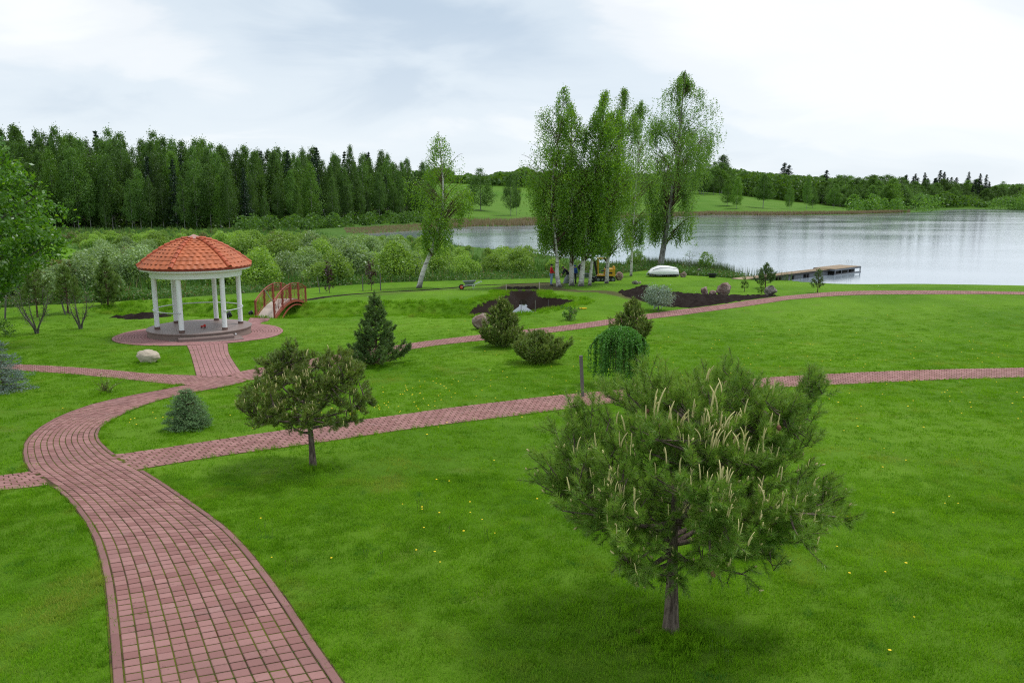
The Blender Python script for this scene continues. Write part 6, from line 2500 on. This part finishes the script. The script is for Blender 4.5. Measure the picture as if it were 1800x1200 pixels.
# ------------------------------------------------------------------ tub, wheelbarrows, posts, excavator
def small_things():
    p = at(1252, 488)
    t = thing('tub', 'low black round tub on the grass near the water', 'tub', tuple(p))
    obj('bowl', MB().lathe([(0.30, 0.0), (0.42, 0.36), (0.44, 0.38), (0.39, 0.38), (0.28, 0.04), (0.0, 0.04)], 24), M['black'], t)
    obj('rim', MB().tube([(0.43 * math.cos(a), 0.43 * math.sin(a), 0.38) for a in np.linspace(0, 2 * math.pi, 25)], 0.022, 6), M['black'], t)

    def barrow(u, v, rz, lab, s=1.0, tray='galv', wheel='orange', tip=0.0):
        p = at(u, v)
        t = thing('wheelbarrow', lab, 'wheelbarrow', tuple(p), rz, None, s)
        tm = MB()
        top = [(-0.42, -0.32, 0.62), (0.50, -0.34, 0.66), (0.50, 0.34, 0.66), (-0.42, 0.32, 0.62)]
        bot = [(-0.22, -0.20, 0.36), (0.24, -0.20, 0.36), (0.24, 0.20, 0.36), (-0.22, 0.20, 0.36)]
        V = top + bot + [(x * 0.96, y * 0.95, z + 0.0) for x, y, z in top] + [(x * 0.93, y * 0.93, z + 0.02) for x, y, z in bot]
        Fc = []
        for i in range(4):
            j = (i + 1) % 4
            Fc += [(i, j, 4 + j, 4 + i), (8 + j, 8 + i, 12 + i, 12 + j), (i, 8 + i, 8 + j, j)]
        Fc += [(4, 5, 6, 7), (15, 14, 13, 12)]
        obj('tray', tm.add(V, [Fc]), M[tray], t)
        w = obj('wheel', MB().tube([(-0.52, -0.05, 0.2), (-0.52, 0.05, 0.2)], 0.2, 18), M['black'], t)
        obj('rim', MB().tube([(-0.52, -0.056, 0.2), (-0.52, 0.056, 0.2)], 0.125, 16), M[wheel], w)
        for y in (-0.24, 0.24):
            obj('handle', MB().tube([(-0.52, y * 0.35, 0.2), (-0.2, y * 0.8, 0.34), (0.4, y, 0.38), (0.95, y * 1.2, 0.60)], 0.018, 6), M['steel'], t)
            obj('leg', MB().tube([(0.25, y, 0.37), (0.33, y, 0.0), (0.42, y, 0.38)], 0.016, 6), M['steel'], t)
    barrow(824, 509, 0.1, 'grey wheelbarrow with an orange-red wheel standing left of the pond', 1.1)
    barrow(1030, 496, 2.9, 'dark wheelbarrow beside the digger bucket, behind the birch trunks', 1.25, 'galv', 'black')

    def stake(u, v, vt, r, lab, lean=(0, 0), mat='stake', name='stake', square=False):
        p = at(u, v)
        h = photo_h(p, vt)
        m = mpp(p)
        a, b = v3(p[0], p[1], p[2] - 0.2), v3(p[0] + lean[0] * m, p[1] + lean[1], p[2] + h)
        mb = MB().bar(a, b, r * 2) if square else MB().tube([a, (a + b) / 2, b], [r, r, r * 0.9], 8)
        tag(obj(name, mb, M[mat]), lab, 'post')
    stake(1025, 697, 625, 0.05, 'short weathered grey post on the lawn left of the weeping larch', (-5, 0), square=True)
    stake(8, 560, 520, 0.05, 'slanting dark stake under the maple at the left edge', (7, 0))
    stake(116, 553, 513, 0.045, 'dark slanting stake to the left of the middle young pine', (-9, 0))
    stake(180, 535, 498, 0.04, 'pale slanting stake to the left of the rightmost young pine', (-9, 0))
    stake(669, 511, 481, 0.045, 'grey stake to the right of the second red-leaved sapling')
    stake(638, 511, 486, 0.04, 'grey stake to the left of the second red-leaved sapling')
    stake(563, 515, 487, 0.03, 'thin pale stake just left of the first red-leaved sapling', (-4, 0))
    stake(948, 511, 496, 0.04, 'thin wooden peg at the right edge of the dark soil heap', mat='deck')
    stake(890, 512, 500, 0.035, 'thin wooden peg at the left edge of the dark soil heap', mat='deck')
    stake(941, 548, 528, 0.025, 'taller thin pole standing in the pond')
    stake(916, 541, 529, 0.02, 'shorter thin pole standing in the pond')
    stake(964, 538, 527, 0.02, 'thin pole near the right bank of the pond')
    # green broom-like pole leaning on the bridge
    p = at(478, 548)
    tag(obj('tool_handle', MB().tube([(-14.2, 46.6, gzs(-14.2, 44.8) + 0.5), (-14.75, 46.3, gzs(-14.2, 44.8) + 1.55)], 0.025, 6), M['silver']), 'pale green tool handle leaning on the left railing of the red bridge', 'tool')
    p = at(1025, 543.5)
    t = thing('float_board', 'bright yellow plastic board lying on the grass near the pond', 'board', (p[0], p[1], p[2] + 0.03), 0.2)
    obj('panel', MB().box((0, 0, 0.03), (0.45, 0.16, 0.06)).box((0.02, 0.1, 0.03), (0.25, 0.10, 0.05)), M['yellowfoam'], t)


small_things()


def excavator():
    p = at(1066, 495)
    m = mpp(p)
    x, y = p[0] - 0.05, p[1] + 0.9
    root = thing('excavator', 'small yellow tracked excavator with a raised black boom among the birches', 'excavator', (x, y, gzs(x, y)), 0.0, None, 1.0)
    for sy in (-1, 1):
        t = MB()
        L, h = 1.85, 0.42
        a = np.linspace(-math.pi / 2, math.pi / 2, 8)
        prof = [(L / 2 - h / 2 + h / 2 * math.cos(q), h / 2 + h / 2 * math.sin(q)) for q in a] + [(-L / 2 + h / 2 - h / 2 * math.cos(q), h / 2 - h / 2 * math.sin(q)) for q in a]
        n = len(prof)
        V = [(px_, sy * 0.55 - 0.13, pz) for px_, pz in prof] + [(px_, sy * 0.55 + 0.13, pz) for px_, pz in prof]
        Fc = [(i, (i + 1) % n, n + (i + 1) % n, n + i) for i in range(n)] + [tuple(range(n)), tuple(range(n, 2 * n))[::-1]]
        tk = obj('track', t.add(V, [Fc]), M['black'], root)
        wm = MB()
        for wx in (-0.68, -0.3, 0.0, 0.3, 0.68):
            wm.tube([(wx, sy * 0.55 - 0.15, 0.2), (wx, sy * 0.55 + 0.15, 0.2)], 0.14 if abs(wx) > 0.5 else 0.09, 12)
        obj('track_wheels', wm, M['galv'], tk)
    obj('undercarriage', MB().box((0, 0, 0.38), (0.9, 0.9, 0.22)), M['darkcloth'], root)
    obj('dozer_blade', MB().box((-1.05, 0, 0.25), (0.06, 1.3, 0.32)).bar((-1.0, -0.3, 0.25), (-0.5, -0.3, 0.3), 0.07).bar((-1.0, 0.3, 0.25), (-0.5, 0.3, 0.3), 0.07), M['black'], root)
    body = MB()
    body.box((0.42, 0, 0.86), (0.95, 1.15, 0.62), taper=0.96)
    body.box((0.05, 0, 0.56), (1.6, 1.2, 0.10))
    body.box((0.82, 0, 1.22), (0.16, 1.0, 0.30), taper=0.8)
    obj('engine_cover', body, M['yellow'], root)
    obj('cover_vent', MB().box((0.45, -0.585, 0.80), (0.35, 0.02, 0.14)), M['black'], root)
    for (cx, cy) in ((-0.66, -0.5), (-0.66, 0.5), (0.2, -0.5), (0.2, 0.5)):
        obj('canopy_post', MB().bar((cx, cy, 0.6), (cx, cy, 2.05), 0.07), M['yellow'], root)
    obj('canopy_roof', MB().box((-0.23, 0, 2.1), (1.05, 1.15, 0.08)), M['yellow'], root)
    obj('seat', MB().box((-0.15, 0, 0.95), (0.4, 0.45, 0.1)).box((0.06, 0, 1.2), (0.1, 0.45, 0.5)), M['black'], root)
    for y_ in (-0.4, 0.35):
        obj('work_light', MB().lathe([(0.0, -0.05), (0.07, -0.05), (0.08, 0.05), (0, 0.05)], 12), M['white'], root, (-0.25 + (0.35 if y_ > 0 else -0.35), -0.5, 2.2))
    boom = [(-0.75, 0, 0.6), (-0.85, 0, 1.3), (-1.0, 0, 1.9), (-1.6, 0, 2.35)]
    mb = MB()
    for i in range(3):
        mb.bar(boom[i], boom[i + 1], 0.16, 0.20)
    obj('boom', mb, M['black'], root)
    obj('arm', MB().bar((-1.5, 0, 2.4), (-2.15, 0, 1.55), 0.13, 0.17), M['black'], root)
    obj('ram', MB().tube([(-0.8, 0.1, 0.75), (-1.15, 0.1, 1.9)], 0.035, 8).tube([(-1.2, 0, 2.35), (-1.85, 0, 1.95)], 0.03, 8), M['galv'], root)
    bk = MB()
    pr = [(-2.0, 1.62), (-2.35, 1.60), (-2.55, 1.35), (-2.45, 1.08), (-2.2, 1.05)]
    V = [(a, -0.2, b) for a, b in pr] + [(a, 0.2, b) for a, b in pr]
    bk.add(V, [[(i, i + 1, 6 + i, 5 + i) for i in range(4)] + [(0, 1, 2, 3, 4), (9, 8, 7, 6, 5)]])
    obj('bucket', bk, M['black'], root)


excavator()


# ------------------------------------------------------------------ people
def skin_mesh(name, verts, edges, radii, root=0, sub=1):
    me = bpy.data.meshes.new(name)
    me.from_pydata([tuple(v) for v in verts], edges, [])
    o = bpy.data.objects.new(name + '_tmp', me)
    COL.objects.link(o)
    md = o.modifiers.new('s', 'SKIN')
    for i, r in enumerate(radii):
        sv = me.skin_vertices[0].data[i]
        sv.radius = r if hasattr(r, '__len__') else (r, r)
        sv.use_root = (i == root)
    o.modifiers.new('u', 'SUBSURF').levels = sub
    dg = bpy.context.evaluated_depsgraph_get()
    out = bpy.data.meshes.new_from_object(o.evaluated_get(dg))
    out.name = name
    bpy.data.objects.remove(o)
    for q in out.polygons:
        q.use_smooth = True
    return out


def person(label, loc, rz, jacket, trousers, pose, cap=None, hair='black', white_panel=False):
    """pose: dict of joints in a frame facing -y"""
    J = dict(pelvis=(0, 0, 0.93), waist=(0, 0, 1.06), chest=(0, 0, 1.30), neck=(0, 0.0, 1.48), head=(0, -0.02, 1.60), crown=(0, -0.02, 1.72),
             ls=(0.17, 0, 1.42), le=(0.23, 0.02, 1.14), lh=(0.21, -0.12, 0.92), rs=(-0.17, 0, 1.42), re=(-0.23, 0.02, 1.14), rh=(-0.21, -0.12, 0.92),
             lhip=(0.09, 0, 0.90), lk=(0.10, -0.02, 0.50), la=(0.11, 0.03, 0.08), lt=(0.12, -0.12, 0.03),
             rhip=(-0.09, 0, 0.90), rk=(-0.10, -0.02, 0.50), ra=(-0.11, 0.03, 0.08), rt=(-0.12, -0.12, 0.03))
    J.update(pose)
    names = list(J)
    V = [J[n] for n in names]
    ix = {n: i for i, n in enumerate(names)}
    E = [(ix[a], ix[b]) for a, b in (('pelvis', 'waist'), ('waist', 'chest'), ('chest', 'neck'), ('neck', 'head'), ('head', 'crown'), ('chest', 'ls'), ('ls', 'le'), ('le', 'lh'), ('chest', 'rs'), ('rs', 're'), ('re', 'rh'),
                                      ('pelvis', 'lhip'), ('lhip', 'lk'), ('lk', 'la'), ('la', 'lt'), ('pelvis', 'rhip'), ('rhip', 'rk'), ('rk', 'ra'), ('ra', 'rt'))]
    R = dict(pelvis=(0.13, 0.10), waist=(0.12, 0.09), chest=(0.15, 0.10), neck=0.055, head=(0.085, 0.10), crown=0.06, ls=0.06, le=0.043, lh=0.03, rs=0.06, re=0.043, rh=0.03,
             lhip=0.09, lk=0.06, la=0.042, lt=0.035, rhip=0.09, rk=0.06, ra=0.042, rt=0.035)
    t = thing('person', label, 'person', loc, rz)
    obj('body', skin_mesh('body', V, E, [R[n] for n in names], ix['pelvis'], 2), M['skin'], t)
    # face and hands
    hd = np.array(J['head'])
    nose = MB().add([hd + v3(-0.012, -0.095, 0.0), hd + v3(0.012, -0.095, 0), hd + v3(0, -0.125, -0.005), hd + v3(0, -0.095, 0.04)], [[(0, 1, 2), (1, 3, 2), (3, 0, 2)]])
    obj('nose', nose, M['skin'], t)
    for s in (-1, 1):
        obj('eye', MB().box(hd + v3(0.032 * s, -0.098, 0.03), (0.02, 0.01, 0.01)), M['black'], t)
        obj('ear', MB().box(hd + v3(0.09 * s, 0.01, 0.01), (0.02, 0.035, 0.05)), M['skin'], t)
        h = np.array(J['lh' if s > 0 else 'rh'])
        e = np.array(J['le' if s > 0 else 're'])
        d = nrm(h - e)
        sd = nrm(np.cross(d, v3(0, 0, 1) if abs(d[2]) < .9 else v3(0, 1, 0)))
        hm = MB().bar(h, h + d * 0.085, 0.075, 0.03)
        for q in range(4):
            b = h + d * 0.08 + sd * (q - 1.5) * 0.019
            dn = nrm(d + v3(0, -0.35, 0))
            hm.tube([b, b + d * 0.035, b + d * 0.035 + dn * (0.035, 0.042, 0.038, 0.028)[q]], [0.009, 0.008, 0.006], 5)
        b = h + d * 0.02 + sd * 0.035
        hm.tube([b, b + nrm(sd + d) * 0.03, b + nrm(sd * 0.5 + d) * 0.055], [0.011, 0.009, 0.007], 5)
        obj('hand', hm, M['skin'], t)
    jn = ['waist', 'chest', 'neck', 'ls', 'le', 'rs', 're', 'pelvis', 'lh', 'rh']
    jv = [np.array(J[n], float) for n in jn]
    for k, (a, b) in ((8, (4, 8)), (9, (6, 9))):
        jv[k] = jv[a] + (jv[b] - jv[a]) * 0.88
    je = [(7, 0), (0, 1), (1, 2), (1, 3), (3, 4), (4, 8), (1, 5), (5, 6), (6, 9)]
    obj('jacket', skin_mesh('jacket', jv, je, [(0.165, 0.125), (0.185, 0.13), 0.075, 0.085, 0.065, 0.085, 0.065, (0.16, 0.125), 0.05, 0.05], 0, 2), M[jacket], t)
    tn = ['pelvis', 'lhip', 'lk', 'la', 'rhip', 'rk', 'ra']
    obj('trousers', skin_mesh('trousers', [J[n] for n in tn], [(0, 1), (1, 2), (2, 3), (0, 4), (4, 5), (5, 6)], [(0.15, 0.12), 0.11, 0.082, 0.07, 0.11, 0.082, 0.07], 0, 2), M[trousers], t)
    for s, a, b in ((1, 'la', 'lt'), (-1, 'ra', 'rt')):
        A, B = np.array(J[a], float), np.array(J[b], float)
        obj('boot', MB().tube([A + v3(0, 0.03, -0.02), (A + B) / 2 - v3(0, 0, 0.01), B + v3(0, -0.04, 0)], [0.055, 0.055, 0.035], 8), M['darkcloth'], t, smooth=True)
    cr = MB().lathe([(0.098, 0.0), (0.10, 0.05), (0.075, 0.105), (0.0, 0.125)], 14, hd + v3(0, 0.012, 0.02))
    obj('cap' if cap else 'hair', cr, M[cap or hair], t, smooth=True)
    if white_panel:
        obj('jacket_stripe', skin_mesh('jacket_stripe', [jv[3] + v3(0, -0.03, 0.0), (jv[3] + jv[4]) / 2 + v3(0, -0.03, 0), jv[4] + v3(0, -0.03, 0)], [(0, 1), (1, 2)], [0.07, 0.066, 0.058], 0, 1), M['whitecloth'], t)
    return t


def people():
    p = at(969, 502)
    s = photo_h(p, 465) / 1.78
    t = person('person in a red and white jacket, blue jeans and dark cap by the dug soil', tuple(p), math.radians(95), 'redcloth', 'denim',
               dict(le=(0.2, -0.10, 1.14), lh=(0.15, -0.28, 1.02), re=(-0.2, -0.10, 1.14), rh=(-0.14, -0.28, 1.0)), cap='darkcloth', white_panel=True)
    t.scale = (s * 1.05,) * 3
    p = at(1010, 498.5)
    s = photo_h(p, 466.5) / 1.78
    t = person('person in a blue hooded jacket and dark trousers behind the birch trunks', tuple(p), math.radians(150), 'bluecloth', 'darkcloth',
               dict(le=(0.24, -0.05, 1.15), lh=(0.18, -0.2, 0.98)), cap='bluecloth')
    t.scale = (s * 1.05,) * 3
    p = at(998, 497.5)
    t = person('person in dark clothes bending forward at the left of the blue jacket', tuple(p), math.radians(-80), 'darkcloth', 'darkcloth',
               dict(waist=(0, -0.02, 1.05), chest=(0, -0.20, 1.20), neck=(0, -0.36, 1.30), head=(0, -0.46, 1.38), crown=(0, -0.50, 1.50), ls=(0.17, -0.28, 1.24), rs=(-0.17, -0.28, 1.24),
                    le=(0.19, -0.38, 0.98), lh=(0.14, -0.52, 0.80), re=(-0.19, -0.38, 0.98), rh=(-0.14, -0.52, 0.80)), hair='black')
    t.scale = (1.0,) * 3
    # grey sack held by the bending person
    p = at(993.5, 498)
    g = G(600)
    V = []
    n, k = 8, 12
    for i in range(n + 1):
        f = i / n
        for j in range(k):
            a = j / k * 6.283
            r = 0.24 * (1 - f ** 2.5 * 0.7) * (1 + 0.12 * math.sin(3 * a + i))
            V.append((p[0] + r * math.cos(a) + 0.22 * f, p[1] - 0.05 + 0.7 * r * math.sin(a), p[2] + 0.78 * f))
    Fc = [(i * k + j, i * k + (j + 1) % k, (i + 1) * k + (j + 1) % k, (i + 1) * k + j) for i in range(n) for j in range(k)]
    tag(obj('sack', mesh_np('sack', V, [np.array(Fc)], True), M['galv']), 'pale grey sack held upright between two workers by the birches', 'sack')


people()


# ------------------------------------------------------------------ lawn: grass blades, tall tufts, flowers
def tuft_mesh(g, name, n, r, h, w, lean=0.35, clover=0):
    a = g.uniform(0, 6.283, n)
    q = np.sqrt(g.random(n)) * r
    B = np.stack([q * np.cos(a), q * np.sin(a), np.full(n, -0.01)], -1)
    b = g.uniform(0, 6.283, n)
    s = np.stack([np.cos(b), np.sin(b), np.zeros(n)], -1) * (w / 2)
    H = h * g.uniform(0.45, 1.2, n)
    d = g.uniform(0, 6.283, n)
    ln = g.uniform(0.1, 1, n) * lean * H
    off = np.stack([np.cos(d) * ln, np.sin(d) * ln, np.zeros(n)], -1)
    up = np.stack([np.zeros(n), np.zeros(n), H], -1)
    mid = B + off * 0.35 + up * 0.6
    tip = B + off * 1.3 + up
    V = np.stack([B - s, B + s, mid + s * 0.7, mid - s * 0.7, tip], 1).reshape(-1, 3)
    k = np.arange(n)[:, None] * 5
    return mesh_np(name, V, [k + np.array([[0, 1, 2, 3]]), k + np.array([[3, 2, 4]])])


def scatter(name, pts, src_mesh, mat, label, cat, smin, smax, seed=0):
    """points carrying instanced tufts (geometry nodes)"""
    src_mesh.materials.append(mat)
    src = bpy.data.objects.new(name + '_tuft', src_mesh)
    me = bpy.data.meshes.new(name)
    me.vertices.add(len(pts))
    me.vertices.foreach_set('co', np.asarray(pts, np.float32).ravel())
    o = bpy.data.objects.new(name, me)
    COL.objects.link(o)
    o['kind'] = 'stuff'
    tag(o, label, cat)
    ng = bpy.data.node_groups.new(name, 'GeometryNodeTree')
    ng.interface.new_socket('Geometry', in_out='INPUT', socket_type='NodeSocketGeometry')
    ng.interface.new_socket('Geometry', in_out='OUTPUT', socket_type='NodeSocketGeometry')
    i = ng.nodes.new('NodeGroupInput')
    out = ng.nodes.new('NodeGroupOutput')
    oi = ng.nodes.new('GeometryNodeObjectInfo')
    oi.inputs['Object'].default_value = src
    oi.inputs['As Instance'].default_value = True
    ip = ng.nodes.new('GeometryNodeInstanceOnPoints')
    rv = ng.nodes.new('FunctionNodeRandomValue')
    rv.data_type = 'FLOAT_VECTOR'
    rv.inputs[0].default_value = (-0.08, -0.08, 0)
    rv.inputs[1].default_value = (0.08, 0.08, 6.283)
    rs = ng.nodes.new('FunctionNodeRandomValue')
    rs.data_type = 'FLOAT'
    rs.inputs[2].default_value = smin
    rs.inputs[3].default_value = smax
    rs.inputs['Seed'].default_value = seed + 5
    L = ng.links
    L.new(i.outputs[0], ip.inputs['Points'])
    L.new(oi.outputs['Geometry'], ip.inputs['Instance'])
    L.new(rv.outputs[0], ip.inputs['Rotation'])
    L.new(rs.outputs[1], ip.inputs['Scale'])
    L.new(ip.outputs[0], out.inputs[0])
    md = o.modifiers.new('scatter', 'NODES')
    md.node_group = ng
    return o


def lawn_points(g, y0, y1, dens, grow):
    """random lawn points in the view wedge between two depths"""
    n = int(dens * (y1 - y0) * (y1 + y0) / 2 * 2.1)
    y = np.sqrt(g.uniform(y0 * y0, y1 * y1, n))
    x = g.uniform(-1.05, 1.05, n) * (y + 1.5)
    ok = ~on_paving(x, y, grow)
    x, y = x[ok], y[ok]
    return np.stack([x, y, gz(x, y)], -1)


def lawn():
    g = G(700)
    A = lawn_points(g, 6.5, 15, 66, 0.03)
    scatter('lawn_grass', A, tuft_mesh(g, 'lawn_tuft', 56, 0.15, 0.055, 0.0070, 0.5), M['grass'], 'short mown grass of the lawn closest to the camera', 'grass', 0.6, 1.45, 1)
    B = lawn_points(g, 15, 48, 22, 0.05)
    B = B[g.random(len(B)) < 1.05 - sstep(24, 50, B[:, 1])]
    scatter('lawn_grass_beyond', B, tuft_mesh(g, 'lawn_tuft_far', 46, 0.24, 0.055, 0.011), M['grass'], 'short mown grass of the lawn from the front pine to the pavilion', 'grass', 0.6, 1.35, 2)
    # longer grass round trunks, stones, path edges and on the ditch banks
    P = []
    def ring(u, v, r, n, k=1.0):
        p = at(u, v)
        a = g.uniform(0, 6.283, n)
        q = np.abs(g.normal(0, r, n)) + 0.04
        x, y = p[0] + q * np.cos(a), p[1] + q * np.sin(a)
        P.append(np.stack([x, y, gz(x, y)], -1))
    ring(1178, 1122, 0.30, 150)
    ring(1178, 1122, 0.5, 90)
    ring(550, 824, 0.28, 70)
    ring(255, 641, 0.42, 60)
    ring(845, 582, 0.5, 30)
    ring(1088, 680, 0.5, 40)
    ring(331, 756, 0.45, 50)
    ring(184, 692, 0.2, 25)
    ring(662, 643, 0.5, 60)
    for nm in ('main', 'right', 'left'):
        L_, R_ = STRIPS[nm]
        for e, o_ in ((L_, R_), (R_, L_)):
            m = len(e) * 2
            k = g.integers(0, len(e), m)
            q = e[k] + nrm(e[k] - o_[k]) * g.uniform(0.02, 0.10, m)[:, None]
            q += g.normal(0, 0.03, q.shape)
            ok = ~on_paving(q[:, 0], q[:, 1]) & (g.random(m) < 0.6)
            q = q[ok]
            P.append(np.stack([q[:, 0], q[:, 1], gz(q[:, 0], q[:, 1]) - 0.01], -1))
    Q = np.concatenate(P)
    scatter('tall_grass', Q, tuft_mesh(g, 'tall_tuft', 34, 0.08, 0.16, 0.007, 0.5), M['grass'], 'longer unmown grass round trunks and stones and along the path edges', 'grass', 0.4, 0.9, 3)
    # rough grass on the ditch and pond banks
    n = 9000
    x = g.uniform(-27, 7, n)
    y = g.uniform(43, 61, n)
    dd = seg_dist(x, y, DITCH)
    q = pond_d(x, y)
    ok = ((dd < 3.2) | ((q > -1.1) & (q < 0.15))) & (q < 0.2)
    x, y = x[ok], y[ok]
    scatter('bank_grass', np.stack([x, y, gz(x, y)], -1), tuft_mesh(g, 'bank_tuft', 26, 0.22, 0.20, 0.022, 0.5), M['grass'], 'rough longer grass on the banks of the ditch and the pond', 'grass', 0.5, 1.2, 4)
    # moss and weeds in the paving joints
    L_, R_ = STRIPS['main']
    n = 2600
    k = g.integers(0, len(L_) - 1, n)
    c = (g.integers(0, 12, n)) / 11
    W = 0.11 / 2.4
    q = L_[k] + (R_[k] - L_[k]) * (W + (1 - 2 * W) * c)[:, None]
    q = q[(q[:, 1] < 22) & (noise2(q[:, 0], q[:, 1], 1.9, 6) > -0.35)] + g.normal(0, 0.004, (1, 2))
    scatter('joint_weeds', np.stack([q[:, 0], q[:, 1], gz(q[:, 0], q[:, 1]) + 0.02], -1), tuft_mesh(g, 'joint_tuft', 14, 0.018, 0.022, 0.004, 0.9), M['undergrowth'], 'tiny weeds and moss growing in the joints of the curved brick path', 'weeds', 0.4, 1.2, 5)
    # dandelions
    V, Fc, nn = [], [], 0
    P = []
    for (cx, cy, sx, sy, n) in ((0.5, 22.5, 5, 3.5, 70), (-4, 21, 1.5, 1.0, 60), (-3.5, 24, 2.0, 1.5, 40), (12, 30, 8, 6, 110), (14, 22, 5, 4, 60), (-1.5, 12, 1.0, 0.8, 14), (3, 15, 5, 4, 16), (-9.5, 20.5, 0.6, 0.4, 14), (8, 13, 4, 2.5, 16), (20, 34, 10, 8, 90), (-8.9, 28, 0.5, 0.8, 5), (3.5, 10.5, 4, 1.5, 6)):
        x = g.normal(cx, sx, n)
        y = g.normal(cy, sy, n)
        P.append(np.stack([x, y], -1))
    P = np.concatenate(P)
    P = P[(P[:, 1] > 7) & ~on_paving(P[:, 0], P[:, 1], 0.05)]
    m = MB()
    st = MB()
    for x, y in P:
        z = gzs(x, y)
        h = g.uniform(0.04, 0.09)
        r = g.uniform(0.012, 0.022) * (1.0 if y < 18 else 1.25)
        a = np.arange(7) / 7 * 6.283
        V = [(x, y, z + h + 0.008)] + [(x + r * math.cos(t), y + r * math.sin(t), z + h) for t in a]
        m.add(V, [[(0, 1 + i, 1 + (i + 1) % 7) for i in range(7)]])
    stuff('dandelions', m, M['dandelion'], None, 'small yellow dandelion flowers scattered over the lawns', 'flowers')
    # seed stalks
    Q = []
    for (u, v) in ((515, 1002), (665, 985), (783, 940), (748, 900), (460, 935), (475, 945), (1285, 1165), (650, 985), (735, 895), (690, 850), (860, 950), (1250, 1150)):
        p = at(u, v)
        for j in range(4):
            Q.append(p + v3(g.normal(0, .06), g.normal(0, .06), 0))
    sm = MB()
    for q in Q:
        h = g.uniform(0.10, 0.20)
        e = q + v3(g.normal(0, .02), g.normal(0, .02), h)
        sm.tube([q, e], [0.003, 0.002], 4)
        sm.tube([e, e + v3(0, 0, 0.02)], [0.007, 0.004], 5)
    stuff('seed_stalks', sm, M['larch'], None, 'thin pale seed stalks standing above the mown grass', 'grass stalks')


lawn()
